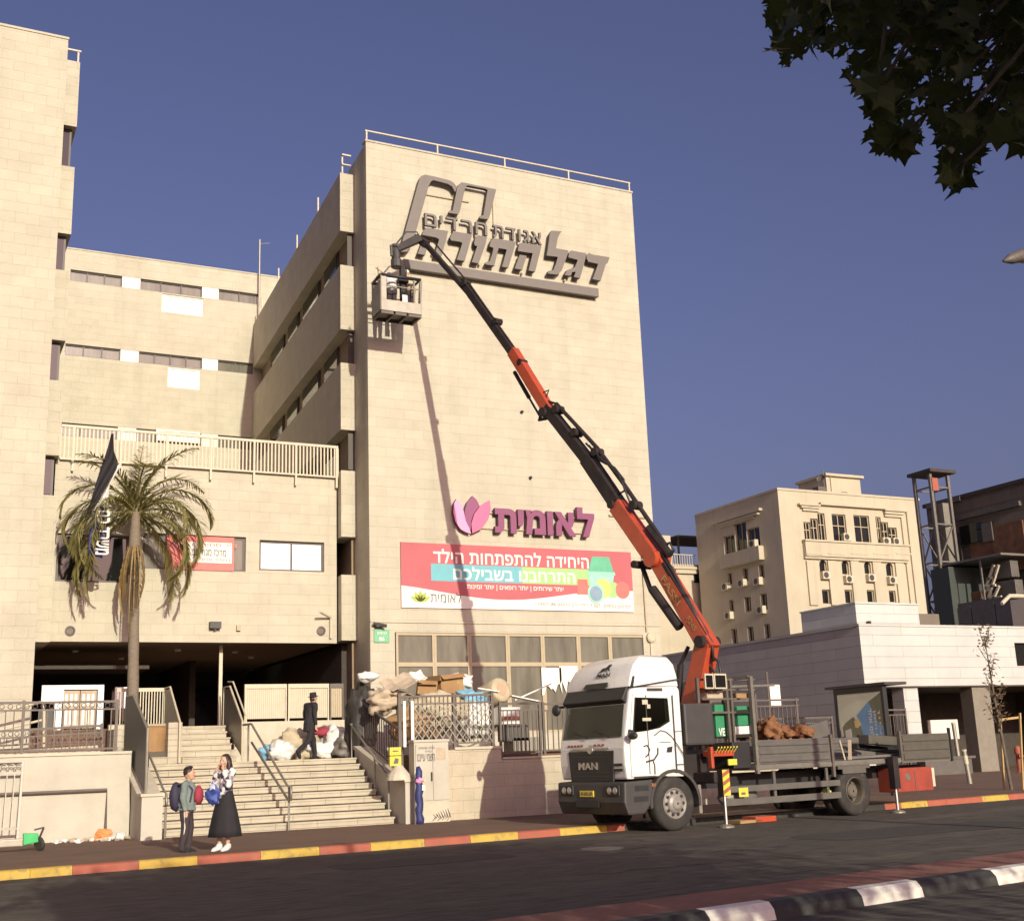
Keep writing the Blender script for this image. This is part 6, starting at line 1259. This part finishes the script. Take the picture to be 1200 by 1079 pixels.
for grp, n_ in ((top,2),(low,1),(arch,1)):
    for a, b, c, d in grp:
        m = MB(); t = .10
        for x0, x1, zz0, zz1 in ((a,a+t,c,d),(b-t,b,c,d),(a+t,b-t,c,c+t),(a+t,b-t,d-t,d)): m.box(x0,x1,CY+.22,CY+.30,zz0,zz1)
        for k in range(1,n_): x = a+(b-a)*k/n_; m.box(x-.05,x+.05,CY+.22,CY+.30,c+t,d-t)
        if n_ > 1: zz = c+(d-c)*.6; m.box(a+t,b-t,CY+.21,CY+.215,zz-.05,zz+.05)
        fr = m.build('window', M['frame'], cb); m = MB(); m.box(a+.02,b-.02,CY+.31,CY+.33,c+.02,d-.02); m.build('pane', M['glass'], fr)
        if grp is arch: r_ = (b-a)/2; m = MB(); m.prism([(a-.02,CY-.04,d-r_)]+[(a+r_+r_*math.cos(math.pi-t_*math.pi/10),CY-.04,d-r_+r_*math.sin(math.pi-t_*math.pi/10)) for t_ in range(11)]+[(b+.02,CY-.04,d-r_),(b+.02,CY-.04,d+.03),(a-.02,CY-.04,d+.03)], (0,.25,0)); m.build('arch', M['cream'], fr)
for a, b, c, d in sidew:
    m = MB(); m.box(CX+.24,CX+.30,a,b,c,c+.1); m.box(CX+.24,CX+.30,a,b,d-.1,d); m.box(CX+.24,CX+.3,a,a+.1,c+.1,d-.1); m.box(CX+.24,CX+.3,b-.1,b,c+.1,d-.1); m.box(CX+.24,CX+.3,(a+b)/2-.05,(a+b)/2+.05,c+.1,d-.1)
    fr = m.build('window', M['frame'], cb); m = MB(); m.box(CX+.31,CX+.33,a+.02,b-.02,c+.02,d-.02); m.build('pane', M['glass'], fr)
def bandm(x0, x1, y0, y1, out=.5): a, b, c, d = rect8(x0,x1,y0,y1); m.box(a,b,CY-out,CY-.004,c,d)
m = MB(); bandm(460,805,338,384,.55); bandm(456,809,331,337,.7); bandm(462,805,372+13,392,.35); m.build('ledge', M['cream'], cb)
for k, (x0, x1, y0, y1, o_) in enumerate(((512,724,205,213,.45),(440,510,203,209,.5),(448,510,211,217,.38),(456,510,219,226,.26),(726,800,222,228,.5),(728,792,230,237,.38),(730,786,239,246,.26))): m = MB(); bandm(x0,x1,y0,y1,o_); m.build('cornice', M['cream'], cb)
for xc in (489,560,636,710,786):
    m = MB(); bandm(xc-26,xc+26,368,373,.6); bandm(xc-20,xc+20,374,380,.45); bandm(xc-14,xc+14,392,540,.22); m.build('pilaster', M['cream'], cb)
for xx in (800,820): m = MB(); bandm(xx,xx+6,225,540,.2); m.build('pilaster', M['cream'], cb)
m = MB(); a, b, c, d = rect9(196,330,352,395); m.box(CX-.7,CX-.004,a,b,c-.3,d-.2)
for k, (x0, x1, y0, y1) in enumerate(((165,325,240,246),(175,316,250,256),(185,300,260,264))): a, b, c, d = rect9(x0,x1,(y0+y1)/2-4,(y0+y1)/2+4); m.box(CX-.45+.1*k,CX-.004,a,b,c,d)
m.build('side_ledge', M['cream'], cb)
def ac(c, face, lab):
    m = MB(); x, y, z = c
    if face == 'y': m.box(x-.55,x+.55,CY-.55,CY-.02,z-.42,z+.42); e_ = m.build('casing', M['crail'], None)
    else: m.box(CX-.55,CX-.02,y-.6,y+.6,z-.42,z+.42); e_ = m.build('casing', M['crail'], None)
    e_.name = 'air_conditioner'; tag(e_, lab, 'air conditioner', 'air conditioners on the cream building'); m = MB()
    if face == 'y': m.lathe((x-.12,CY-.552,z), (0,-1,0), [(.34,0),(.34,.02),(.05,.02)], 14)
    else: m.lathe((CX-.552,y,z), (-1,0,0), [(.34,0),(.34,.02),(.05,.02)], 14)
    m.build('fan_grille', M['darkgrey'], e_); 
acs = [(599,314,'under the second top window from the left'),(731,328,'left of the pair under the right windows'),(765,329,'right of the pair under the right windows'),(530,441,'under the leftmost arched window'),(607,455,'under the second arched window from the left'),(682,450,'under the third arched window from the left'),(752,458,'under the rightmost arched window')]
for x, y, t in acs: q = z8(x, y); ac((q[0],0,q[1]), 'y', 'white air conditioner on the sunlit cream facade '+t)
for x, y, t in ((208,478,'leftmost of three in the upper shaded row'),(262,467,'middle of three in the upper shaded row'),(315,460,'rightmost of three in the upper shaded row'),(218,575,'lower left on the shaded side'),(326,556,'lower right on the shaded side'),(300,335,'beside the large stepped window')): q = y8(x, y); ac((0,q[0],q[1]), 'x', 'air conditioner on the shaded cream flank, '+t)
m = MB(); a, b, c, d = rect8(620,735,122,178); m.box(a,b,CY+4,CY+9,CZ,d+1.2); m.box(a-.3,b+.3,CY+3.6,CY+9.2,d+1.201,d+1.5); ph = m.build('roof_house', M['cream'], cb); m = MB(); m.box(a-.0+2.2,a+3.0,CY+3.93,CY+3.99,CZ+.6,CZ+1.4); m.build('roof_window', M['dark'], ph)
m = MB(); q = z8(585,150); m.box(q[0]-.6,q[0]+.7,CY+3,CY+4,CZ,CZ+1.6); m.tube([(q[0]+.3,CY+3,CZ+1.6),(q[0]+.3,CY+3,CZ+3.6)], .07, 6); m.lathe((q[0]-.2,CY+2.8,CZ+2.4), (-.8,-.3,.5), [(.05,0),(.45,.12),(.5,.2)], 12, caps=False); m.tube([(q[0]+1.3,CY+3,CZ),(q[0]+1.3,CY+3,CZ+3.0)], .06, 6); m.build('antennas', M['ironrail'], cb)
# small cream building left of it
e = empty('cream_annex', (92,124,.1), 'smaller cream building with a roof terrace, seen between the tower and the larger cream building', 'building')
q0, q1 = P(772,640,Y=122), P(821,640,Y=122); q2 = P(775,626,Y=122); m = MB(); m.box(q0.x-4,q1.x+5,122,134,.1,P(800,661,Y=122).z); m.box(q0.x-4,q2.x+1.6,122.5,130,P(800,661,Y=122).z+.001,q2.z); m.build('wall', M['cream'], e)
m = MB(); a, b = P(812,665,Y=122), P(824,683,Y=122); m.box(a.x,b.x+.6,121.9,121.98,b.z,a.z); m.build('window', M['glass'], e); m = MB(); zt = P(800,661,Y=122).z
for k in range(10): x = P(787,640,Y=121.8).x+k*.35; m.box(x,x+.06,121.8,121.86,zt-.5,zt+1.1)
m.bar((P(787,640,Y=121.8).x,121.83,zt+1.15),(P(787,640,Y=121.8).x+3.4,121.83,zt+1.15),.08); m.build('roof_railing', M['crail'], e)
m = MB(); a = P(802,628,Y=125); m.box(a.x-1,a.x+6,125,131,a.z-.15,a.z+.1); m.box(a.x-.9,a.x-.7,125.2,125.4,zt,a.z-.15); m.build('roof_canopy', M['dark'], e)
m = MB(); z = P(797,672,Y=122).z; m.box(q0.x+2,q1.x-1,121.6,121.99,z,z+.5); m.box(q0.x+1.6,q1.x-.6,121.4,121.99,z+.501,z+.8); m.build('cornice', M['cream'], e)
# ------------------------------------------------------------------ dark industrial building at the right edge
DX = 74.0
db = empty('industrial_building', (85,70,.1), 'shaded brown industrial building with rusty sheets and a cluttered balcony at the right edge', 'building')
def z9(x, y, dx=0): return P(1050+x/5.393, 540+y/5.393, X=DX+dx)
a = z9(190,295); b = z9(800,142); zr_ = (a.z+b.z)/2; yN = 56.0
m = MB(); m.box(DX,DX+22,yN,a.y,.1,zr_); m.build('wall', M['brownish'], db)
m = MB(); m.box(DX-.2,DX+22,yN-.2,a.y+.2,zr_+.001,zr_+.3); m.build('roof_edge', M['dark'], db)
def drect(x0, x1, y0, y1, name, mt, out=.12, dep=.1):
    p, q_ = z9(x0,(y0+y1)/2), z9(x1,(y0+y1)/2); c0, c1 = z9((x0+x1)/2,y1), z9((x0+x1)/2,y0); m = MB(); m.box(DX-out,DX-out+dep,min(p.y,q_.y),max(p.y,q_.y),c0.z,c1.z); return m.build(name, M[mt], db)
drect(625,830,390,700,'rusty_sheet','rust',.2,.15); drect(480,640,500,650,'rusty_sheet','rust',.15,.1); drect(420,560,400,520,'window','glass',.3,.1); drect(560,625,390,510,'panel','bedgrey',.3,.1); drect(280,430,470,660,'panel','dark',.28,.1); drect(330,900,690,870,'loading_opening','dark',.1,.08); drect(395,800,300,330,'ledge','bedgrey',.3,.29); drect(200,420,250,280,'ledge','bedgrey',.25,.2)
p = z9(300,905,-3); q_ = z9(900,860,-3); zb_ = (p.z+q_.z)/2; m = MB(); m.box(DX-4,DX-.2,yN,p.y,zb_-.3,zb_); m.build('balcony', M['bedgrey'], db)
m = MB(); p = z9(300,680,-3); m.box(DX-4,DX-.3,p.y-6.5,p.y,p.z,p.z+.15); m.build('canopy', M['steel'], db)
for y in (p.y-.2,p.y-4.4): m = MB(); m.box(DX-3.9,DX-3.8,y-.06,y+.06,zb_,p.z-.002); m.build('canopy_post', M['steel'], db)
m = MB(); p = z9(255,860,-4); m.box(DX-4.5,DX-.3,p.y-2.0,p.y-.2,.1,z9(255,690,-4).z); m.build('teal_door', mat('dark_teal', (.045,.055,.048), .7), db)
y_ = z9(335,960,-4.1).y
for k in range(3): m = MB(); m.box(DX-4.1,DX-3.95,y_-2.1-2.2*k,y_-2.2*k,zb_-5,zb_-.32); m.build('corrugated_panel', M['bedgrey'], db)
for x, y, w_, h_, nm, mt, lab, cat in ((395,815,.5,1.5,'pallet_board','crail','pale board standing upright on the loading balcony','board'),(350,815,1.0,1.3,'crate','cardboard','brown crate left of the pale board on the loading balcony','crate'),(690,690,1.6,1.2,'vent_box','bedgrey','upper grey box on the brown industrial building wall','air conditioner'),(712,805,1.8,1.3,'vent_box','bedgrey','lower grey box on the loading balcony','air conditioner'),(480,815,2.2,.9,'crate','rust','rusty crate in the middle of the loading balcony','crate')):
    p = z9(x,y,-2.2); z = p.z if y < 750 else zb_+h_/2+.004; m = MB(); m.box(DX-2.5,DX-1.7,p.y-w_/2,p.y+w_/2,z-h_/2,z+h_/2); tag(m.build(nm, M[mt], bevel=.04), lab, cat)
p = z9(590,800,-3); e = empty('chair_stack', (DX-3,p.y,zb_), 'pale upturned chairs and ladder leaning on the loading balcony', 'chairs'); m = MB(); x = DX-3; z_ = zb_+.95
for a_, b_ in (((-.9,-.9),(.7,1.6)),((-.3,-.9),(1.1,1.5)),((-.9,-.8),(1.0,-.8)),((-.4,.0),(.6,.1)),((-.1,.6),(.7,.7)),((.2,-.9),(.9,.0))): m.bar((x,p.y-a_[0],z_+a_[1]),(x,p.y-b_[0],z_+b_[1]),.16)
m.build('frame', M['crail'], e)
p0, p1 = z9(720,880,-9), z9(720,1040,-9); m = MB(); m.box(DX-9,DX+10,p0.y-6,p0.y,.1,p0.z); tag(m.build('annex_wall', M['crail']), 'sunlit pale sheet metal annex at the right edge above the white building', 'wall')
# lattice lift tower
LY = 68.0
lt = empty('lattice_tower', (65,70,.1), 'open steel lattice hoist tower with a flat roof, between the cream and the brown buildings', 'tower')
def z10(x, y): return P(1050+x/5.393, 540+y/5.393, Y=LY)
pA, pB, pC = z10(210,75), z10(320,75), z10(110,90); zt = pA.z; xA, xB = pA.x, pB.x; dY = P(1050+110/5.393, 540+90/5.393, X=xA).y-LY
cs = [(xA,LY),(xB,LY),(xB,LY+dY),(xA,LY+dY)]
for x, y in cs: m = MB(); m.bar((x,y,.1),(x,y,zt),.22); m.build('leg', M['steel'], lt)
k = 0; z = 6.0
while z < zt-.6:
    z2 = min(z+2.9,zt); m = MB()
    for i in range(4):
        p, q_ = cs[i], cs[(i+1) % 4]; m.bar((*p,z),(*q_,z),.11)
        if z2 < zt-2.5: m.bar((*p,z if k % 2 else z2),(*q_,z2 if k % 2 else z),.09)
    z = z2; k += 1; m.build('bracing', M['steel'], lt)
m = MB(); m.box(xA-.4,xB+.5,LY-.5,LY+dY+.3,zt,zt+.25); m.build('roof', M['dark'], lt); m = MB(); q = z10(237,150); m.box(q.x-.3,q.x+.3,LY-.2,LY-.1,q.z-.5,q.z+.5); m.build('red_sign', M['kred'], lt); m = MB(); q = z10(385,470); m.box(xB+.2,xB+1.0,LY+1,LY+2,.1,z10(370,250).z); m.build('duct', M['galv'], lt)
# ------------------------------------------------------------------ street furniture on the right
sx = 24.2; e = empty('bus_shelter', (sx,27.5,.13), 'dark framed bus shelter panel with a landscape poster, behind the truck bed', 'bus shelter')
nr, fr_ = P(1034,806,X=sx), P(980,817,X=sx); zr = max(nr.z, 2.75); fy_ = fr_.y; ny_ = nr.y; nb = 1.36
m = MB(); 
for y in (ny_,fy_): m.box(sx-.05,sx+.09,y-.05,y+.05,.1,zr+.08)
m.box(sx-.05,sx+.09,ny_+.05,fy_-.05,zr-.08,zr+.08); m.box(sx-.05,sx+.09,ny_+.05,fy_-.05,nb,nb+.1); m.build('frame', M['black'], e)
m = MB(); m.box(sx-.1,sx+.7,ny_-.2,fy_+.35,zr+.085,zr+.16); m.build('roof', M['darkgrey'], e); m = MB(); m.box(sx+.45,sx+.52,fy_+.1,fy_+.17,.1,zr+.084); m.build('post', M['black'], e)
def PP(a, b): return (sx-.03, fy_-.06-(fy_-ny_-.12)*a, nb+.1+(zr-.18-nb)*b)
def pol(pts, mi, k): m.prism([V(PP(*p))-V((.003*k,0,0)) for p in pts], (.0025,0,0), mi)
m = MB(); m.obox(PP(0,0), (.03,0,0), V(PP(1,0))-V(PP(0,0)), V(PP(0,1))-V(PP(0,0)), 0)
pol([(0.001,.30),(.15,.45),(.34,.56),(.40,.48),(.48,.40),(.55,.10),(.45,.002),(.001,.002)], 1, 1); pol([(.42,.58),(.56,.70),(.70,.82),(1,.98),(1,.002),(.60,.002),(.52,.20)], 2, 1); pol([(.72,.83),(1,.98),(1,.35),(.86,.45)], 1, 2); pol([(.35,.48),(.45,.52),(.50,.40),(.42,.34),(.36,.36)], 3, 2); pol([(.12,.30),(.26,.34),(.28,.04),(.14,.02)], 4, 2); pol([(.02,.38),(.06,.42),(.08,.20),(.03,.18)], 4, 2)
for a_, t_ in ((.70,'דחא םולח'),(.80,'ןמזה אב'),(.90,'ןויצל')): m.text(t_, V(PP(a_,.70 if a_ < .75 else .66))-V((.011,0,0)), (0,0,-1), (0,-1,0), (-1,0,0), .95, .10 if a_ > .75 else .14, .003, .02, 4)
m.build('poster', [mat('poster_sky', (.80,.85,.66), .25, scale=1), mat('poster_hill', (.22,.24,.15), .25), mat('poster_blue', (.20,.42,.72), .25), mat('poster_sand', (.85,.62,.25), .25), M['ban_white']], e)
# dark street railing behind the truck bed and the pole with a white plate
fence('street_railing', P(880,840,Y=30.5).x, P(975,840,Y=30.5).x, 30.5, .9, 2.35, 'dark street railing with a ring frieze behind the truck bed', step=.16)
fence('street_railing', P(1035,840,Y=31).x, P(1062,840,Y=31).x, 31, .6, 2.55, 'short dark railing right of the bus shelter', step=.14, rings=False)
q = P(907,815,Y=29.5); m = MB(); m.box(q.x-.17,q.x+.2,29.45,29.47,q.z-.32,q.z+.32,0); m.tube([(q.x-.2,29.5,.1),(q.x-.2,29.5,q.z+.7)], .035, 7, 1); tag(m.build('sign_pole', [M['ban_white'], M['ironrail']]), 'blank white plate on a thin pole behind the truck bed', 'sign')
for px, py, hh, lab, r_, tl in ((1137,918,1.05,'short grey bollard nearest the kerb, right of the truck tail',.075,.0),(1126,905,2.1,'tall pale post standing behind the short bollard',.09,.0)):
    q = P(px,py,Z=.13); m = MB(); m.tube([(q.x,q.y,.1),(q.x-.10,q.y,.13+hh)], r_, 10, 0); m.tube([(q.x-.095,q.y,.13+hh-.02),(q.x-.102,q.y,.13+hh+.03)], r_*1.1, 10, 1)
    if hh < 1.5: m.tube([(q.x-.06,q.y,.13+hh*.6),(q.x-.085,q.y,.13+hh*.85)], r_*1.04, 10, 1)
    tag(m.build('bollard', [M['galv'], M['crail']]), lab, 'bollard')
# street lamp head reaching in from the right
e = empty('street_lamp', (17.5,11.2,0), 'street lamp whose flat head pokes in from the right edge against the sky', 'street lamp')
a, b = P(1176,306,Y=11), P(1232,289,Y=11.05); m = MB(); d_ = (b-a); m.tube([a,a.lerp(b,.15),a.lerp(b,.5),b], [.02,.075,.10,.07], 12); m.v = [V((p.x,p.y,p.z)) for p in m.v]; m.build('lamp_head', M['ironrail'], e, smooth=True); m = MB(); m.ball(a.lerp(b,.40)-V((0,0,.06)), (.16,.10,.05), 12, 6); m.build('lens', M['crail'], e, smooth=True)
m = MB(); m.tube([b,(b.x+1.4,11.1,b.z+.25),(17.5,11.2,b.z+.1)], .05, 8); m.build('arm', M['galv'], e); m = MB(); m.tube([(17.5,11.2,0),(17.5,11.2,b.z+.3)], [.11,.07], 10); m.build('pole', M['galv'], e)
# red hydrant beside the sapling
q = P(1196,905,Z=.13); m = MB(); m.lathe((q.x,q.y,.1), (0,0,1), [(.16,0),(.16,.06),(.11,.08),(.11,.75),(.14,.8),(.14,.95),(.10,1.05),(.03,1.1)], 16); m.lathe((q.x,q.y-.05,.8), (-.5,-1,0), [(.07,0),(.07,.14),(.09,.15),(.09,.2)], 10); tag(m.build('fire_hydrant', M['kred'], smooth=False), 'red fire hydrant at the right edge by the sapling', 'hydrant')
# ------------------------------------------------------------------ palm
random.seed(21)
PXm, PYm = P(158,800,Y=34.4).x, 34.4
pc = V((P(159,606,Y=34.4).x, 34.4, P(159,606,Y=34.4).z))
pl = empty('palm_tree', (PXm,PYm,1.7), 'slender palm with drooping feathery fronds in front of the middle wing', 'palm')
m = MB(); tr = [V((PXm,PYm,1.7)).lerp(pc-V((0,0,.35)), i/14) for i in range(15)]; m.tube(tr, [.165+.008*(i % 2)-.004*i for i in range(15)], 14); m.build('trunk', M['trunk'], pl, smooth=True)
m = MB(); m.tube([pc-V((0,0,1.6)),pc-V((0,0,.8)),pc,pc+V((0,0,.5))], [.15,.17,.12,.04], 10); m.build('crownshaft', M['trunk'], pl, smooth=True)
def frond(az, el, L_, droop, mt, seed, name='frond', leafl=.62, start=V((0,0,.1)), lift=0):
    random.seed(seed); m = MB(); o = pc+start; h = V((math.cos(az),math.sin(az),0)); p = o.copy(); e_ = el; pts = [p.copy()]; n_ = 26
    for i in range(n_): p = p+(h*math.cos(e_)+V((0,0,math.sin(e_))))*L_/n_; e_ -= droop/n_*(1+i/n_); pts.append(p.copy())
    m.tube(pts, [.032*(1-i/n_)+.007 for i in range(n_+1)], 5)
    s = h.cross(V((0,0,1)))
    for i in range(2, n_*2):
        t = i/(n_*2); j = int(t*n_); q = pts[j].lerp(pts[j+1], t*n_-j); d = (pts[j+1]-pts[j]).normalized(); ll = leafl*math.sin(math.pi*min(1,t*.86+.14))**.6*random.uniform(.75,1.1)
        for sg_ in (-1,1):
            dr = (s*sg_*random.uniform(.6,1)+d*random.uniform(.5,.9)+V((0,0,random.uniform(-.1,.35)))).normalized(); a = q+dr*ll*.5+V((0,0,-.05*ll)); b = q+dr*ll*.95+V((0,0,-random.uniform(.10,.42)*ll)); wv = dr.cross(V((random.uniform(-.3,.3),0,1))).normalized()*.020
            m.face([q-wv*.5,q+wv*.5,a+wv,a-wv]); m.face([a-wv,a+wv,b])
    m.build(name, M[mt], pl, recalc=False)
for k, (az, el, L_, dr) in enumerate(((0,1.05,3.1,2.0),(14,.75,3.2,2.1),(-14,.40,3.1,2.0),(180,1.1,2.9,2.0),(170,.75,3.1,2.2),(194,.35,3.0,2.0),(90,1.3,2.6,1.3),(-90,1.3,2.5,1.4),(-40,.8,2.7,2.3),(-140,.75,2.7,2.3),(40,.9,2.7,2.0),(140,.9,2.7,2.0),(-25,.05,3.0,1.9),(-155,.05,3.0,1.9),(-3,-.25,3.1,1.3),(184,-.3,3.1,1.2),(20,-.5,2.9,1.0),(165,-.5,2.9,1.0),(70,1.5,2.3,.4),(-20,1.4,2.7,.9),(200,1.35,2.6,1.1),(20,1.25,2.8,1.4),(160,1.3,2.6,1.0))):
    frond(R(az), el, L_, dr, 'frond', 100+k, leafl=.66)
for k, (az, L_) in enumerate(((-70,2.1),(200,1.9),(-20,1.8),(150,2.3),(-110,2.9),(-95,2.4))): frond(R(az), -1.15, L_, .5, 'frond_d', 200+k, 'dry_frond', .22, V((0,0,-.5)))
# ------------------------------------------------------------------ sapling with stakes at the right
q = P(1192,925,Z=.13); tx, ty = q.x-.05, q.y+.15; sp_ = empty('young_tree', (tx,ty,.13), 'thin staked sapling with sparse reddish leaves in front of the white building', 'tree')
tz = P(1183,745,Y=ty).z; m = MB(); random.seed(5); m.tube([(tx,ty,.1),(tx-.1,ty,1.4),(tx-.22,ty,2.8),(tx-.30,ty,tz)], [.045,.04,.028,.008], 7); tips = []
for k in range(26):
    z = random.uniform(1.7,tz-.2); a = random.uniform(0,6.28); L_ = random.uniform(.3,.75)*(1.1-.5*(z-1.7)/tz); b0 = V((tx-.08*z,ty,z)); b1 = b0+V((math.cos(a)*L_*.45,math.sin(a)*L_*.45,L_)); m.tube([b0,b0.lerp(b1,.5)+V((0,0,-.03)),b1], [.012,.009,.004], 4); tips += [b0.lerp(b1,t) for t in (.4,.6,.8,1)]
m.build('trunk', M['bark'], sp_)
m = MB()
for t in tips*3:
    c = t+V((random.gauss(0,.08),random.gauss(0,.08),random.gauss(0,.08))); d = V((random.gauss(0,1),random.gauss(0,1),random.gauss(0,1))).normalized(); s = d.orthogonal().normalized(); L_ = random.uniform(.05,.09); m.face([c-d*L_,c+s*L_*.45,c+d*L_,c-s*L_*.45])
m.build('crown', M['youngleaf'], sp_, recalc=False)
m = MB(); yl = mat('wood_stake', (.42,.28,.12), .8)
for a in ((1177,925,1172,842),(1199,925,1195,835)): p = P(a[0],a[1],Z=.13); b = P(a[2],a[3],Y=p.y); m.bar(p,b,.05)
p = P(1177,925,Z=.13); m.bar(P(1172,843,Y=p.y),P(1196,840,Y=p.y+.1),.06); tag(m.build('tree_stakes', yl), 'wooden stakes and crossbar around the sapling at the right edge', 'stakes')
# ------------------------------------------------------------------ plane tree overhead (trunk stands right behind the viewer)
random.seed(77)
tree = empty('plane_tree', (7.5,-.9,0), 'dark leafy plane tree branches hanging into the top right corner of the sky', 'tree')
TR = V((1.9,-1.5,0)); m = MB(); m.tube([V(p)+TR for p in ((5.6,.6,-.02),(5.5,.7,1.6),(5.3,.8,3.4),(5.0,.9,5.2),(4.6,.9,7.2))], [.24,.20,.17,.13,.06], 12)
limbs = [((5.4,.75,2.9),(4.6,1.6,3.9),(3.6,2.3,4.3),(2.7,2.7,4.2)),((5.3,.8,3.3),(4.9,2.0,4.2),(4.2,2.9,4.5),(3.5,3.2,4.3)),((5.2,.85,3.8),(3.6,.4,4.9),(2.0,.0,5.4)),((5.1,.9,4.4),(4.6,-1.0,5.6),(4.2,-2.6,6.0)),((5.0,.9,4.6),(6.4,-.8,5.6),(7.4,-2.0,6.0)),((5.3,.8,3.0),(5.2,2.0,3.7),(4.6,2.9,3.95))]
for i_, L_ in enumerate(limbs):
    L_ = [V(p)+TR*((1-j/(len(L_)-1)) if i_ in (0,1,5) else 1) for j, p in enumerate(L_)]
    m.tube(L_, [.10-.02*i for i in range(len(L_))], 8)
m.build('trunk', M['bark'], tree, smooth=True)
def leafpts(c, n, t, s):
    n = n.normalized(); t = (t-n*t.dot(n)).normalized(); b = n.cross(t); o = [(0,-.5),(.16,-.30),(.44,-.36),(.33,-.12),(.52,.12),(.24,.12),(.12,.28),(0,.56),(-.12,.28),(-.24,.12),(-.52,.12),(-.33,-.12),(-.44,-.36),(-.16,-.30)]
    cu = random.uniform(-.1,.55); cv_ = random.uniform(-.3,.3); w__ = random.uniform(.7,1.1)
    return [c+b*x*s*w__+t*y*s*random.uniform(.92,1.08)+n*(abs(x)*cu*s+cv_*y*y*s) for x, y in o]
sil = [(880,-60),(893,0),(890,30),(898,62),(910,92),(930,88),(948,84),(975,68),(980,95),(985,118),(998,122),(1010,135),(1006,160),(1014,182),(1030,190),(1058,196),(1075,188),(1086,165),(1098,170),(1090,190),(1096,222),(1112,238),(1138,230),(1162,212),(1150,182),(1170,178),(1186,196),(1215,185),(1400,200),(1400,-60)]
def inside(x, y, pg):
    r = False; j = len(pg)-1
    for i in range(len(pg)):
        if (pg[i][1] > y) != (pg[j][1] > y) and x < (pg[j][0]-pg[i][0])*(y-pg[i][1])/(pg[j][1]-pg[i][1])+pg[i][0]: r = not r
        j = i
    return r
lv = MB(); tw_ = MB(); cnt = 0; tries = 0
hol = [(1.2,3.1,5.1), (7,7,7)]
while cnt < 2500 and tries < 90000:
    tries += 1
    px, py = random.uniform(880,1330), random.uniform(-160,240)
    dd = random.uniform(3.7,5.6); dv = (fw*FPX+rt*(px-600)+up*(539.5-py)).normalized(); c = CAM+dv*dd
    if mnoise.noise(V((px/38,py/38,dd*1.2)))+.55*mnoise.noise(V((px/15,py/15,3))) < -.10-.10*(py < 60): continue
    ok = all(inside(px+a, py+b, sil) for a, b in ((0,0),(11,0),(-11,0),(0,13),(0,-9))) if py > -40 else px > 905
    if not ok: continue
    nrm = V((random.gauss(0,.6),random.gauss(0,.6),1)); tn = V((random.gauss(0,.7),random.gauss(0,.7),-.9)); lv.face(leafpts(c, nrm if random.random() < .35 else V((random.gauss(-.45,.5),random.gauss(-.6,.5),random.gauss(.1,.5))), tn, random.uniform(.05,.105))); cnt += 1
    if cnt % 14 == 0: tw_.tube([c,c+V((random.uniform(.1,.4),random.uniform(-.4,0),random.uniform(.1,.5)))], .006, 4)
for k in range(15000):                                   # the rest of the crown, above and behind
    c = V((random.gauss(6.2,2.2), random.gauss(-1.9,1.8), random.gauss(5.7,1.2)))
    if c.z < 3.5 or c.y+3*c.z > 19.5: continue
    x, y = PX(c); z = (c-CAM).dot(fw)
    if z > 0 and -60 < x < 1330 and -120 < y < 1200: continue
    lv.face(leafpts(c, V((random.gauss(0,.5),random.gauss(-.7,.5),random.gauss(.3,.6))), V((random.gauss(0,.7),random.gauss(0,.7),-.9)), random.uniform(.12,.2)))
for k in range(6500):                                   # the part of the crown over the viewer that shades the hanging branches
    c = V((random.uniform(1.2,6.2), random.uniform(-3.4,-.5), 0)); c.z = 3.95-.31*(c.y-2.4)*.9+random.uniform(-1.0,1.25)
    lv.face(leafpts(c, V((random.gauss(0,.5),random.gauss(-.7,.5),random.gauss(.3,.6))), V((random.gauss(0,.7),random.gauss(0,.7),-.9)), random.uniform(.12,.2)))
lv.build('crown', M['leaf'], tree, recalc=False); tw_.build('twigs', M['bark'], tree)
